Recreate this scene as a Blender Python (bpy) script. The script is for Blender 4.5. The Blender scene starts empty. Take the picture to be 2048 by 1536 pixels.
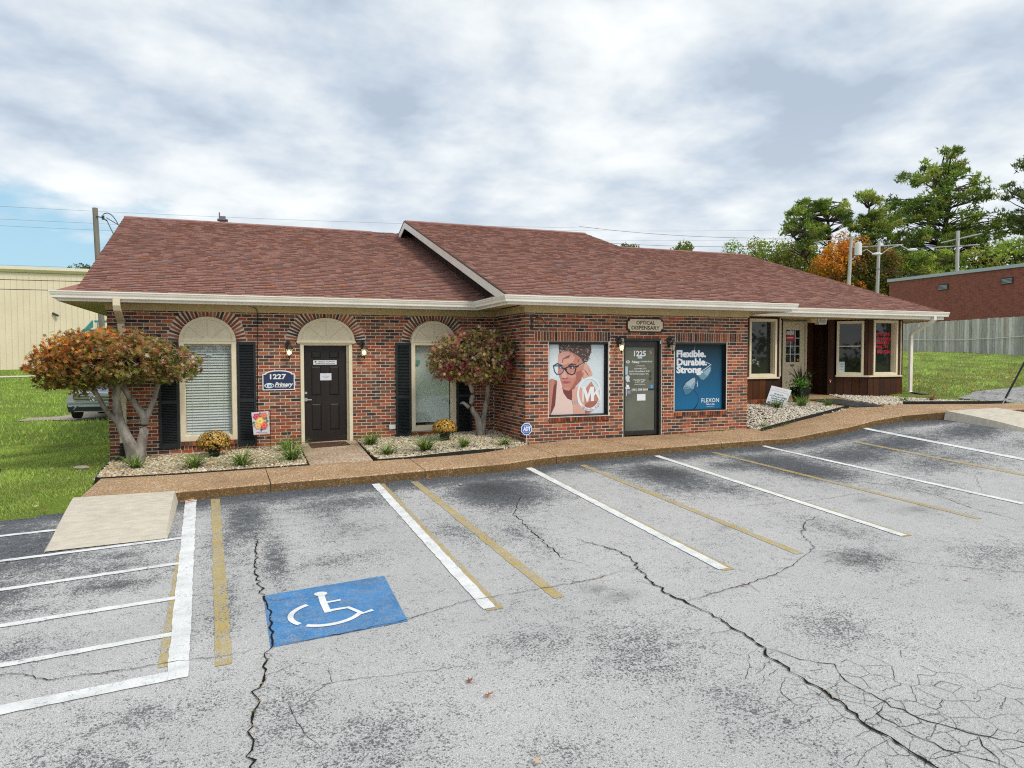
import bpy, math, random
import numpy as np
from mathutils import Vector, Matrix, noise as mnoise
R = math.radians
random.seed(7); rng = np.random.default_rng(7)
scene = bpy.context.scene
COL = scene.collection

# ---------------------------------------------------------------- camera
cam_d = bpy.data.cameras.new('camera'); cam = bpy.data.objects.new('camera', cam_d); COL.objects.link(cam)
yaw, pit, roll = R(21.15), R(2.224), R(-0.11)
fw = Vector((math.sin(yaw)*math.cos(pit), math.cos(yaw)*math.cos(pit), -math.sin(pit)))
rt = Vector((math.cos(yaw), -math.sin(yaw), 0)); up = rt.cross(fw)
rt, up = math.cos(roll)*rt+math.sin(roll)*up, -math.sin(roll)*rt+math.cos(roll)*up
cam.matrix_world = Matrix(((rt.x, up.x, -fw.x, 0), (rt.y, up.y, -fw.y, -14.96), (rt.z, up.z, -fw.z, 0), (0, 0, 0, 1)))
cam_d.sensor_width = 36; cam_d.lens = 1410.9/2048*36; cam_d.clip_end = 3000; cam_d.clip_start = .1
scene.camera = cam
scene.view_settings.view_transform = 'Standard'; scene.view_settings.look = 'None'
scene.view_settings.gamma = 1; scene.view_settings.exposure = 0.5; scene.view_settings.use_curve_mapping = False
scene.cycles.use_denoising = False; scene.cycles.filter_width = 1.15
scene.cycles.max_bounces = 6; scene.cycles.diffuse_bounces = 3; scene.cycles.transparent_max_bounces = 8

# ---------------------------------------------------------------- world
SUN_EL, SUN_AZ = R(48), R(150)     # azimuth clockwise from +Y
world = bpy.data.worlds.new('World'); scene.world = world; world.use_nodes = True
wn = world.node_tree; wn.nodes.clear()
class NB:
    def __init__(s, tree): s.t = tree; s.n = tree.nodes; s.l = tree.links
    def new(s, typ, **kw):
        n = s.n.new(typ)
        for k, v in kw.items():
            if k == 'inp':
                for a, b in v.items():
                    if hasattr(b, 'links') or hasattr(b, 'is_output'): s.l.new(b, n.inputs[a])
                    else: n.inputs[a].default_value = b
            else: setattr(n, k, v)
        return n
    def math(s, op, a, b=0.0, c=None, clamp=False):
        n = s.n.new('ShaderNodeMath'); n.operation = op; n.use_clamp = clamp
        for i, x in enumerate([a, b] + ([c] if c is not None else [])):
            if hasattr(x, 'is_output'): s.l.new(x, n.inputs[i])
            else: n.inputs[i].default_value = x
        return n.outputs[0]
    def mix(s, f, a, b, bt='MIX'):
        n = s.n.new('ShaderNodeMix'); n.data_type = 'RGBA'; n.blend_type = bt; n.clamp_factor = True
        for idx, x in ((0, f), (6, a), (7, b)):
            if hasattr(x, 'is_output'): s.l.new(x, n.inputs[idx])
            elif idx == 0: n.inputs[0].default_value = x
            else: n.inputs[idx].default_value = tuple(x)[:3] + (1,)
        return n.outputs[2]
    def ramp(s, f, stops):
        n = s.n.new('ShaderNodeValToRGB'); s.l.new(f, n.inputs[0])
        e = n.color_ramp.elements
        while len(e) < len(stops): e.new(.5)
        for i, (p, c) in enumerate(stops):
            e[i].position = p; e[i].color = (c, c, c, 1) if not hasattr(c, '__len__') else tuple(c)[:3] + (1,)
        return n.outputs[0]
    def noise(s, vec, scale, detail=4, rough=.55, dist=0.0, off=None):
        if off is not None:
            m = s.n.new('ShaderNodeVectorMath'); m.operation = 'ADD'; s.l.new(vec, m.inputs[0]); m.inputs[1].default_value = off; vec = m.outputs[0]
        n = s.n.new('ShaderNodeTexNoise'); s.l.new(vec, n.inputs['Vector']); n.inputs['Scale'].default_value = scale
        n.inputs['Detail'].default_value = detail; n.inputs['Roughness'].default_value = rough; n.inputs['Distortion'].default_value = dist
        return n.outputs[0]
nb = NB(wn)
sky = nb.new('ShaderNodeTexSky', sky_type='NISHITA', sun_disc=False, sun_elevation=SUN_EL, sun_rotation=SUN_AZ, air_density=1.0, dust_density=1.5, ozone_density=1.5)
tc = nb.new('ShaderNodeTexCoord'); vec = tc.outputs['Generated']
sep = nb.new('ShaderNodeSeparateXYZ', inp={0: vec})
zz = nb.math('MAXIMUM', sep.outputs[2], 0.0)
den = nb.math('ADD', zz, 0.22)
cmb = nb.new('ShaderNodeCombineXYZ', inp={0: nb.math('DIVIDE', sep.outputs[0], den), 1: nb.math('DIVIDE', sep.outputs[1], den), 2: 0.0})
cv = cmb.outputs[0]
n1 = nb.noise(cv, 1.9, 5, .48, .1, (3.1, 7.4, 0.0))
n2 = nb.noise(cv, 5.0, 6, .55, .1, (11.3, 2.2, 4.0))
n0 = nb.noise(cv, .7, 2, .5, .0, (4.3, 1.2, 2.0))
dens = nb.math('ADD', nb.math('ADD', nb.math('MULTIPLY', n1, .56), nb.math('MULTIPLY', n2, .34)), nb.math('MULTIPLY', n0, .10))
cloudcol = nb.new('ShaderNodeValToRGB', inp={0: dens}); e = cloudcol.color_ramp.elements
e.new(.5); e.new(.5); e.new(.5)
for i, (p, c) in enumerate([(.39, (.40, .47, .56)), (.45, (.50, .57, .65)), (.50, (.61, .66, .71)), (.55, (.71, .75, .77)), (.63, (.85, .87, .87))]):
    e[i].position = p; e[i].color = c + (1,)
# gentle whitening toward the horizon
hz = nb.math('SUBTRACT', 1.0, nb.math('MULTIPLY', zz, 3.2), clamp=True)
cc = nb.mix(nb.math('MULTIPLY', hz, .45), cloudcol.outputs[0], (.72, .76, .79))
# clear gap low in the north-west
dx = nb.math('SUBTRACT', sep.outputs[0], -.30); dz = nb.math('SUBTRACT', sep.outputs[2], .09)
gap = nb.math('ADD', nb.math('POWER', nb.math('DIVIDE', nb.math('ABSOLUTE', dx), .36), 2.0), nb.math('POWER', nb.math('DIVIDE', nb.math('ABSOLUTE', dz), .115), 2.0))
gap = nb.math('ADD', gap, nb.math('MULTIPLY', nb.math('SUBTRACT', n2, .5), 1.6))
gapf = nb.ramp(gap, [(.35, 1.0), (1.0, 0.0)])
gapf = nb.math('MULTIPLY', gapf, nb.math('GREATER_THAN', sep.outputs[1], 0.0))
blue = nb.mix(.62, nb.new('ShaderNodeVectorMath', operation='SCALE', inp={0: sky.outputs[0], 3: .1}).outputs[0], (.36, .62, .76))
cc = nb.mix(gapf, cc, blue)
cc10 = nb.new('ShaderNodeVectorMath', operation='SCALE', inp={0: cc, 3: 8.9}).outputs[0]
fin = nb.mix(.93, sky.outputs[0], cc10)
bg = nb.new('ShaderNodeBackground', inp={0: fin, 1: 0.1})
wo = nb.new('ShaderNodeOutputWorld', inp={0: bg.outputs[0]})

sun_d = bpy.data.lights.new('sun', 'SUN'); sun_d.energy = 1.5; sun_d.angle = R(14); sun_d.color = (1, .94, .85)
sun = bpy.data.objects.new('sun', sun_d); COL.objects.link(sun)
sd = Vector((math.sin(SUN_AZ)*math.cos(SUN_EL), math.cos(SUN_AZ)*math.cos(SUN_EL), math.sin(SUN_EL)))
sun.rotation_euler = sd.to_track_quat('Z', 'Y').to_euler()

# ---------------------------------------------------------------- terrain functions
BX = np.array([-300, -40, -20, -6, -.8, 2.8, 5.3, 7.3, 9.2, 10.9, 12.5, 13.8, 15.5, 18, 25, 40, 80, 300.])
BZ = np.array([-2.7, -2.6, -2.5, -2.24, -2.09, -2.01, -1.945, -1.92, -1.905, -1.86, -1.69, -1.49, -1.24, -1.15, -1.0, -.65, -.3, 0.])
_xs = np.arange(-300, 300, .1); _zs = np.convolve(np.pad(np.interp(_xs, BX, BZ), 6, 'edge'), np.ones(13)/13, 'valid')
LY = np.array([-3.4, -2, 0, 8, 17, 30, 51, 100, 300.]); LZ = np.array([0, .14, .2, .02, -.12, .4, 1.5, 2.2, 3.])
RY = np.array([-3.4, -2.3, 0, 4, 12, 20, 60, 300.]); RZ = np.array([0, .1, .16, .35, .85, 1.1, 1.8, 3.])
def G(x, y):
    x = np.asarray(x, float); y = np.asarray(y, float)
    b = np.interp(x, _xs, _zs)+.05*(np.clip(y, -40, -3.4)+3.4)
    t = np.clip(x/12., 0, 1); w = t*t*(3-2*t)
    return b+(1-w)*np.interp(y, LY, LZ)+w*np.interp(y, RY, RZ)
CT = np.array([(-40, -2.4), (-2.3, -1.97), (.4, -1.93), (2.84, -1.87), (5.3, -1.80), (7.3, -1.78), (9.2, -1.77), (10.9, -1.72), (12.5, -1.55), (13.8, -1.35), (14.5, -1.22), (15.6, -1.16), (17, -1.15), (20, -1.12), (40, -.95)])
def W(x, y):
    sl = np.interp(x, [-2.3, 1.5, 11, 13.5], [.01, .04, .045, .03])
    return np.interp(x, CT[:, 0], CT[:, 1])+sl*(np.minimum(y, 3)+3.4)*np.interp(x, [15, 16.5], [1, .35])
def WB3(x, y):
    t = np.clip((np.asarray(y, float)+2.0)/1.3, 0, 1); w = W(x, y); return w+np.maximum(-1.235-w, 0)*t*t*(3-2*t)

# ---------------------------------------------------------------- materials
MATS = {}
def mat(name, c1, c2=None, scale=8, rough=.7, bump=0., bscale=60, spec=.3, metal=0., detail=4, stretch=None, contrast=(.35, .65), use_col=False, colmul=.25, trans=0.):
    if name in MATS: return MATS[name]
    m = bpy.data.materials.new(name); m.use_nodes = True; t = m.node_tree; b = NB(t)
    bs = t.nodes['Principled BSDF']
    tcn = b.new('ShaderNodeTexCoord'); v = b.new('ShaderNodeNewGeometry').outputs['Position']
    if stretch:
        mp = b.new('ShaderNodeMapping', inp={0: v}); mp.inputs['Scale'].default_value = stretch; v = mp.outputs[0]
    nz = b.noise(v, scale, detail)
    if use_col:
        at = b.new('ShaderNodeAttribute', attribute_name='Col')
        f = b.math('ADD', 1-colmul, b.math('MULTIPLY', nz, 2*colmul))
        col = b.new('ShaderNodeVectorMath', operation='SCALE', inp={0: at.outputs[0], 3: f}).outputs[0]
    else:
        col = b.mix(b.ramp(nz, [(contrast[0], 0.), (contrast[1], 1.)]), c1, c2 or c1)
    t.links.new(col, bs.inputs['Base Color'])
    bs.inputs['Roughness'].default_value = rough; bs.inputs['Specular IOR Level'].default_value = spec; bs.inputs['Metallic'].default_value = metal
    if bump:
        bn = b.noise(v, bscale, 3); bp = b.new('ShaderNodeBump', inp={'Height': bn}); bp.inputs['Strength'].default_value = bump; bp.inputs['Distance'].default_value = .01
        t.links.new(bp.outputs[0], bs.inputs['Normal'])
    if trans:
        tr = b.new('ShaderNodeBsdfTranslucent', inp={0: col}); mx = b.new('ShaderNodeMixShader', inp={0: trans, 1: bs.outputs[0], 2: tr.outputs[0]})
        t.links.new(mx.outputs[0], t.nodes['Material Output'].inputs[0])
    MATS[name] = m; return m
def flat(name, c, rough=.6, spec=.3, metal=0.): return mat(name, c, tuple(x*.9 for x in c), 20, rough, 0, 60, spec, metal)

M_brick = mat('brick', (0, 0, 0), scale=38, rough=.85, bump=.5, bscale=140, use_col=True, colmul=.38, spec=.15)
M_mortar = mat('mortar', (.80, .75, .65), (.66, .60, .50), 9, .95, .6, 200, .1)
M_shingle = mat('shingle', (0, 0, 0), scale=90, rough=.95, bump=.6, bscale=250, use_col=True, colmul=.3, spec=.1)
M_cream = mat('cream_paint', (.82, .73, .54), (.75, .66, .47), 5, .5, .08, 40, .35)
M_gutter = mat('gutter_paint', (.88, .84, .75), (.80, .75, .65), 3, .4, .03, 30, .4)
M_frieze = mat('frieze_paint', (.62, .50, .27), (.54, .43, .22), 4, .6, .08, 40, .3)
M_black = mat('black_frame', (.018, .017, .016), (.03, .028, .026), 10, .35, .05, 60, .5)
M_shutter = mat('shutter_paint', (.012, .016, .018), (.02, .024, .026), 12, .5, .05, 60, .4)
M_door = mat('door_paint', (.012, .008, .007), (.020, .013, .011), 8, .45, .25, 120, .4, stretch=(1, 1, .15))
M_wood = mat('stained_wood', (0, 0, 0), scale=6, rough=.75, bump=.5, bscale=50, use_col=True, colmul=.45, stretch=(3, 3, .25), spec=.2)
M_darkwood = mat('gable_wood', (.05, .028, .018), (.022, .014, .01), 3, .85, .5, 30, .2, stretch=(4, 4, .4))
M_white = mat('white_vinyl', (.80, .81, .80), (.74, .75, .74), 6, .5)
M_steel = flat('satin_steel', (.62, .62, .62), .3, .5, .9)
M_conc = mat('concrete', (.70, .64, .53), (.52, .47, .38), 6, .9, .8, 70, .15, detail=8, stretch=(1, 2.2, 1), contrast=(.3, .75))
M_blackpl = mat('black_plastic', (.012, .013, .012), (.022, .023, .022), 20, .5)
M_soil = mat('soil', (.10, .065, .04), (.05, .035, .02), 6, .95, .6, 40, .1)
M_bark = mat('maple_bark', (.42, .38, .33), (.17, .15, .125), 9, .9, 1.0, 45, .15, stretch=(1, 1, .4))
M_pinebark = mat('pine_bark', (.10, .08, .065), (.05, .04, .035), 4, .95, .5, 12, .1)
M_leaf = mat('leaf', (0, 0, 0), scale=14, rough=.65, use_col=True, colmul=.2, spec=.2, trans=.25)
M_grass = mat('grass_blade', (0, 0, 0), scale=3, rough=.7, use_col=True, colmul=.25, spec=.15, trans=.25)
M_pebble = mat('pebble', (0, 0, 0), scale=40, rough=.7, use_col=True, colmul=.2, spec=.25)
M_col = mat('coloured_print', (0, 0, 0), scale=30, rough=.45, use_col=True, colmul=.04, spec=.3)
M_fence = mat('weathered_plank', (0, 0, 0), scale=5, rough=.95, bump=.5, bscale=40, use_col=True, colmul=.5, stretch=(4, 4, .35), spec=.1)
M_pole = mat('weathered_pole', (.30, .27, .23), (.19, .17, .15), 3, .95, .4, 20, .1, stretch=(3, 3, .3))
M_palepole = mat('pale_pole', (.60, .58, .54), (.44, .42, .39), 3, .95, .4, 20, .1, stretch=(3, 3, .3))
M_wire = flat('wire', (.05, .05, .05), .6)
M_coping = flat('coping_metal', (.42, .50, .52), .4, .5, .3)
M_txtw = flat('white_lettering', (.9, .9, .9), .5)
M_navy = flat('navy', (.02, .04, .12), .45)
M_txtk = flat('dark_lettering', (.03, .03, .06), .6)

def glass(name, tint, rough=.03, spec=.5):
    m = bpy.data.materials.new(name); m.use_nodes = True; b = NB(m.node_tree); bs = m.node_tree.nodes['Principled BSDF']
    v = b.new('ShaderNodeNewGeometry').outputs['Position']
    nz = b.noise(v, 1.6, 3)
    c = b.mix(nz, tuple(x*.5 for x in tint), tuple(min(1, x*1.5) for x in tint)); m.node_tree.links.new(c, bs.inputs['Base Color'])
    bs.inputs['Roughness'].default_value = rough; bs.inputs['Specular IOR Level'].default_value = spec
    return m
M_clear = bpy.data.materials.new('clear_pane'); M_clear.use_nodes = True
_b = NB(M_clear.node_tree); _tr = _b.new('ShaderNodeBsdfTransparent', inp={0: (.93, .95, .94, 1)}); _gl = _b.new('ShaderNodeBsdfGlossy', inp={0: (1, 1, 1, 1), 'Roughness': .02})
_lw = _b.new('ShaderNodeLayerWeight'); _fr = _b.math('ADD', _b.math('MULTIPLY', _b.math('POWER', _lw.outputs['Facing'], 4.0), .5), .045); _mx = _b.new('ShaderNodeMixShader', inp={0: _fr, 1: _tr.outputs[0], 2: _gl.outputs[0]})
M_clear.node_tree.links.new(_mx.outputs[0], M_clear.node_tree.nodes['Material Output'].inputs[0])

# asphalt: pale worn binder with dark speckle, dark patches from the 'Col' attribute
def asphalt_mat(name, painted=None, wear=.5):
    m = bpy.data.materials.new(name); m.use_nodes = True; t = m.node_tree; b = NB(t); bs = t.nodes['Principled BSDF']
    v = b.new('ShaderNodeNewGeometry').outputs['Position']
    fine = b.noise(v, 150, 4, .8); mid = b.noise(v, 9, 5, .65); big = b.noise(v, 1.3, 4, .6, .4); big2 = b.noise(v, .55, 3, .5, .3, (5, 9, 0))
    spk = b.noise(v, 52, 3, .8, 0, (7.7, 3.1, 0))
    at = b.new('ShaderNodeAttribute', attribute_name='Col'); sp = b.new('ShaderNodeSeparateColor', inp={0: at.outputs[0]})
    base = b.mix(b.ramp(fine, [(.38, 0.), (.62, 1.)]), (.22, .22, .22), (.78, .77, .745))
    base = b.mix(b.math('MULTIPLY', b.ramp(big2, [(.4, 0.), (.65, 1.)]), .28), base, (.33, .33, .335))
    # dark pits; more of them in the darker patches
    thr = b.math('ADD', b.math('MULTIPLY', big, .20), b.math('MULTIPLY', mid, .32))
    thr = b.math('ADD', thr, b.math('MULTIPLY', sp.outputs[0], .34))
    pit = b.math('ADD', thr, b.math('MULTIPLY', spk, .95))
    pf = b.ramp(pit, [(.80, 0.), (.90, 1.)]) 
    col = b.mix(b.math('MULTIPLY', pf, .88), base, (.055, .06, .07))
    seal = b.ramp(b.math('ADD', b.math('ADD', sp.outputs[0], b.math('MULTIPLY', b.math('SUBTRACT', mid, .5), 1.5)), b.math('MULTIPLY', b.math('SUBTRACT', spk, .5), 1.2)), [(.42, 0.), (.80, 1.)])
    col = b.mix(b.math('MULTIPLY', seal, .86), col, b.mix(b.ramp(spk, [(.46, 0.), (.68, 1.)]), (.03, .035, .045), (.30, .31, .32)))
    oil = b.math('MULTIPLY', sp.outputs[1], b.ramp(mid, [(.25, .5), (.6, 1.)]))
    col = b.mix(b.math('MULTIPLY', oil, .85), col, (.05, .048, .045))
    if painted:
        w = b.math('ADD', b.math('MULTIPLY', spk, .72), b.math('MULTIPLY', mid, .42))
        w = b.ramp(w, [(max(0, wear-.09), 0.), (wear+.09, 1.)])
        pc = b.mix(b.ramp(b.noise(v, 5, 4), [(.35, 0.), (.7, 1.)]), painted, tuple(x*.78 for x in painted))
        col = b.mix(w, pc, col)
    t.links.new(col, bs.inputs['Base Color']); bs.inputs['Roughness'].default_value = .9; bs.inputs['Specular IOR Level'].default_value = .2
    bp = b.new('ShaderNodeBump', inp={'Height': spk}); bp.inputs['Strength'].default_value = .9; bp.inputs['Distance'].default_value = .008
    t.links.new(bp.outputs[0], bs.inputs['Normal']); return m
M_asph = asphalt_mat('asphalt')
M_pwhite = asphalt_mat('white_road_paint', (.84, .85, .84), .69)
M_pyellow = asphalt_mat('yellow_road_paint', (.50, .35, .05), .575)
M_pblue = asphalt_mat('blue_road_paint', (.075, .25, .52), .655)
M_psym = asphalt_mat('symbol_road_paint', (.86, .87, .87), .82)

def agg_mat(name, c1, c2, c3, sc=70, dirt=0.):
    m = bpy.data.materials.new(name); m.use_nodes = True; t = m.node_tree; b = NB(t); bs = t.nodes['Principled BSDF']
    v = b.new('ShaderNodeNewGeometry').outputs['Position']
    vo = b.new('ShaderNodeTexVoronoi', inp={'Vector': v, 'Scale': sc}); s = b.new('ShaderNodeSeparateColor', inp={0: vo.outputs['Color']})
    col = b.mix(b.ramp(s.outputs[0], [(.3, 0.), (.8, 1.)]), c1, c2); col = b.mix(b.math('GREATER_THAN', s.outputs[1], .86), col, c3)
    col = b.mix(b.ramp(vo.outputs['Distance'], [(.3, 0.), (.75, .55)]), col, tuple(x*.35 for x in c1))
    big = b.noise(v, 1.1, 4, .6); col = b.mix(b.ramp(big, [(.42, 0.), (.72, .45)]), col, tuple(x*.42 for x in c1))
    if dirt:
        d2 = b.noise(v, 14, 4, .7); col = b.mix(b.ramp(d2, [(.4, dirt*.4), (.65, dirt)]), col, (.10, .06, .02))
    t.links.new(col, bs.inputs['Base Color']); bs.inputs['Roughness'].default_value = .85; bs.inputs['Specular IOR Level'].default_value = .2
    bp = b.new('ShaderNodeBump', inp={'Height': vo.outputs['Distance']}); bp.inputs['Strength'].default_value = .5; bp.inputs['Distance'].default_value = .008; bp.invert = True
    t.links.new(bp.outputs[0], bs.inputs['Normal']); return m
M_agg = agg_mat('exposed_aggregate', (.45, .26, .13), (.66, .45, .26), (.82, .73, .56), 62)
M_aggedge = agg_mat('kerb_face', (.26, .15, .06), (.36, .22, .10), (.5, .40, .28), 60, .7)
M_agg2 = agg_mat('pebbly_aggregate', (.52, .34, .21), (.72, .56, .42), (.84, .78, .68), 44)

def ground_mat():
    m = bpy.data.materials.new('lawn_ground'); m.use_nodes = True; t = m.node_tree; b = NB(t); bs = t.nodes['Principled BSDF']
    v = b.new('ShaderNodeNewGeometry').outputs['Position']
    a = b.noise(v, .35, 5, .6); c = b.noise(v, 5, 5, .7); d = b.noise(v, 40, 4, .8)
    col = b.mix(b.ramp(c, [(.3, 0.), (.7, 1.)]), (.14, .21, .03), (.24, .33, .055))
    col = b.mix(b.ramp(a, [(.52, 0.), (.72, .6)]), col, (.26, .22, .09))
    col = b.mix(b.ramp(d, [(.35, .55), (.6, 0.)]), col, (.05, .07, .012))
    t.links.new(col, bs.inputs['Base Color']); bs.inputs['Roughness'].default_value = .95; bs.inputs['Specular IOR Level'].default_value = .1
    bp = b.new('ShaderNodeBump', inp={'Height': d}); bp.inputs['Strength'].default_value = .6; bp.inputs['Distance'].default_value = .03
    t.links.new(bp.outputs[0], bs.inputs['Normal']); return m
M_ground = ground_mat()
def farbrick_mat():
    m = bpy.data.materials.new('far_brick'); m.use_nodes = True; t = m.node_tree; b = NB(t); bs = t.nodes['Principled BSDF']
    v = b.new('ShaderNodeNewGeometry').outputs['Position']; s = b.new('ShaderNodeSeparateXYZ', inp={0: v})
    cb = b.new('ShaderNodeCombineXYZ', inp={0: b.math('ADD', s.outputs[1], s.outputs[0]), 1: s.outputs[2], 2: 0.})
    br = b.new('ShaderNodeTexBrick', inp={'Vector': cb.outputs[0], 'Scale': 1.0, 'Color1': (.20, .045, .03, 1), 'Color2': (.34, .09, .055, 1), 'Mortar': (.30, .16, .12, 1), 'Mortar Size': .008, 'Brick Width': .2032, 'Row Height': .0677, 'Bias': -.1})
    nz = b.noise(v, 6, 5, .8); col = b.mix(b.ramp(nz, [(.55, 0.), (.72, .75)]), br.outputs[0], (.05, .03, .03))
    t.links.new(col, bs.inputs['Base Color']); bs.inputs['Roughness'].default_value = .9; return m
M_farbrick = farbrick_mat()

# ---------------------------------------------------------------- mesh helpers
class MB:
    def __init__(s): s.v = []; s.f = []; s.c = []
    def add(s, vs, fs, col=(1, 1, 1)):
        o = len(s.v); s.v += [tuple(p) for p in vs]; s.f += [tuple(i+o for i in f) for f in fs]; s.c += [tuple(col)]*len(vs)
    def box(s, x0, y0, z0, x1, y1, z1, col=(1, 1, 1)):
        s.add([(x0, y0, z0), (x1, y0, z0), (x1, y1, z0), (x0, y1, z0), (x0, y0, z1), (x1, y0, z1), (x1, y1, z1), (x0, y1, z1)],
              [(0, 3, 2, 1), (4, 5, 6, 7), (0, 1, 5, 4), (1, 2, 6, 5), (2, 3, 7, 6), (3, 0, 4, 7)], col)
    def hexa(s, p, col=(1, 1, 1)):
        s.add(p, [(0, 3, 2, 1), (4, 5, 6, 7), (0, 1, 5, 4), (1, 2, 6, 5), (2, 3, 7, 6), (3, 0, 4, 7)], col)
    def prism(s, poly, ext, col=(1, 1, 1)):
        n = len(poly); e = Vector(ext); a = [Vector(p) for p in poly]
        s.add(a+[p+e for p in a], [tuple(range(n))[::-1], tuple(range(n, 2*n))]+[(i, (i+1) % n, n+(i+1) % n, n+i) for i in range(n)], col)
    def poly(s, pts, col=(1, 1, 1)): s.add(pts, [tuple(range(len(pts)))], col)
    def tube(s, path, rad, n=8, col=(1, 1, 1), cap=True):
        path = [Vector(p) for p in path]; o = len(s.v); m = len(path)
        if not hasattr(rad, '__len__'): rad = [rad]*m
        ref = Vector((0, 0, 1))
        for i, p in enumerate(path):
            d = (path[min(i+1, m-1)]-path[max(i-1, 0)]).normalized()
            a = d.cross(ref)
            if a.length < .05: a = d.cross(Vector((1, 0, 0)))
            a.normalize(); b = d.cross(a)
            for k in range(n):
                t = 2*math.pi*k/n; q = p+(a*math.cos(t)+b*math.sin(t))*rad[i]; s.v.append(tuple(q)); s.c.append(tuple(col))
        for i in range(m-1):
            for k in range(n): s.f.append((o+i*n+k, o+i*n+(k+1) % n, o+(i+1)*n+(k+1) % n, o+(i+1)*n+k))
        if cap: s.f.append(tuple(o+k for k in range(n))[::-1]); s.f.append(tuple(o+(m-1)*n+k for k in range(n)))
    def lathe(s, prof, cx, cy, z0, n=16, col=(1, 1, 1)):
        o = len(s.v)
        for r, z in prof:
            for k in range(n): t = 2*math.pi*k/n; s.v.append((cx+r*math.cos(t), cy+r*math.sin(t), z0+z)); s.c.append(tuple(col))
        for i in range(len(prof)-1):
            for k in range(n): s.f.append((o+i*n+k, o+i*n+(k+1) % n, o+(i+1)*n+(k+1) % n, o+(i+1)*n+k))
        s.f.append(tuple(o+k for k in range(n))[::-1]); s.f.append(tuple(o+(len(prof)-1)*n+k for k in range(n)))
    def build(s, name, m, parent=None, smooth=False, bevel=0, **props):
        me = bpy.data.meshes.new(name); me.from_pydata(s.v, [], s.f); me.update()
        ca = me.color_attributes.new('Col', 'FLOAT_COLOR', 'POINT')
        ca.data.foreach_set('color', np.array([c+(1,) for c in s.c], dtype=np.float32).ravel())
        me.materials.append(m)
        if smooth: me.polygons.foreach_set('use_smooth', [True]*len(me.polygons))
        ob = bpy.data.objects.new(name, me); COL.objects.link(ob)
        if parent: ob.parent = parent
        if bevel:
            bm = ob.modifiers.new('b', 'BEVEL'); bm.width = bevel; bm.segments = 2; bm.limit_method = 'ANGLE'
        for k, v in props.items(): ob[k] = v
        return ob
def fast(name, V, F, C, m, parent=None, smooth=False, **props):
    """V (n,3), F (m,k), C (n,3) numpy arrays to one mesh"""
    me = bpy.data.meshes.new(name); n, k = F.shape
    me.vertices.add(len(V)); me.vertices.foreach_set('co', np.ascontiguousarray(V, dtype=np.float32).ravel())
    me.loops.add(n*k); me.loops.foreach_set('vertex_index', np.ascontiguousarray(F, dtype=np.int32).ravel())
    me.polygons.add(n); me.polygons.foreach_set('loop_start', np.arange(0, n*k, k, dtype=np.int32)); me.polygons.foreach_set('loop_total', np.full(n, k, dtype=np.int32))
    if smooth: me.polygons.foreach_set('use_smooth', np.ones(n, dtype=bool))
    me.update(calc_edges=True)
    ca = me.color_attributes.new('Col', 'FLOAT_COLOR', 'POINT')
    ca.data.foreach_set('color', np.concatenate([C, np.ones((len(C), 1))], 1).astype(np.float32).ravel())
    me.materials.append(m); ob = bpy.data.objects.new(name, me); COL.objects.link(ob)
    if parent: ob.parent = parent
    for kk, v in props.items(): ob[kk] = v
    return ob
def thing(name, label, cat, loc=(0, 0, 0), group=None):
    o = bpy.data.objects.new(name, None); COL.objects.link(o); o.location = loc; o.empty_display_size = .2
    o['label'] = label; o['category'] = cat
    if group: o['group'] = group
    return o
def empty_part(name, parent, **props):
    o = bpy.data.objects.new(name, None); COL.objects.link(o); o.parent = parent
    for k, v in props.items(): o[k] = v
    return o
def tag(o, label, cat, group=None):
    o['label'] = label; o['category'] = cat
    if group: o['group'] = group
    return o
# keep world coordinates while parenting to a moved Empty
def attach(o, root):
    o.parent = root; o.matrix_parent_inverse = Matrix.Translation(root.location).inverted(); return o
class Fr:
    """wall frame: u along the wall, z up, d outward"""
    def __init__(s, ox, oy, ux, uy):
        l = math.hypot(ux, uy); s.o = (ox, oy); s.u = (ux/l, uy/l); s.n = (uy/l, -ux/l)
    def p(s, u, z, d=0): return (s.o[0]+s.u[0]*u+s.n[0]*d, s.o[1]+s.u[1]*u+s.n[1]*d, z)
    def box(s, mb, u0, u1, z0, z1, d0, d1, col=(1, 1, 1)):
        P = s.p; mb.hexa([P(u0, z0, d1), P(u1, z0, d1), P(u1, z0, d0), P(u0, z0, d0), P(u0, z1, d1), P(u1, z1, d1), P(u1, z1, d0), P(u0, z1, d0)], col)
    def prism(s, mb, pts, d0, d1, col=(1, 1, 1)):
        n = Vector((s.n[0], s.n[1], 0)); mb.prism([s.p(u, z, d0) for u, z in pts], n*(d1-d0), col)
    def mat(s, u, z, d=0): return Matrix(((s.u[0], s.n[0], 0, 0), (s.u[1], s.n[1], 0, 0), (0, 0, 1, 0), (0, 0, 0, 1)))
FL = Fr(0, 0, 1, 0); FB = Fr(0, -1.856, 1, 0); FS = Fr(5.355, 0, 0, -1)
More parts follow.
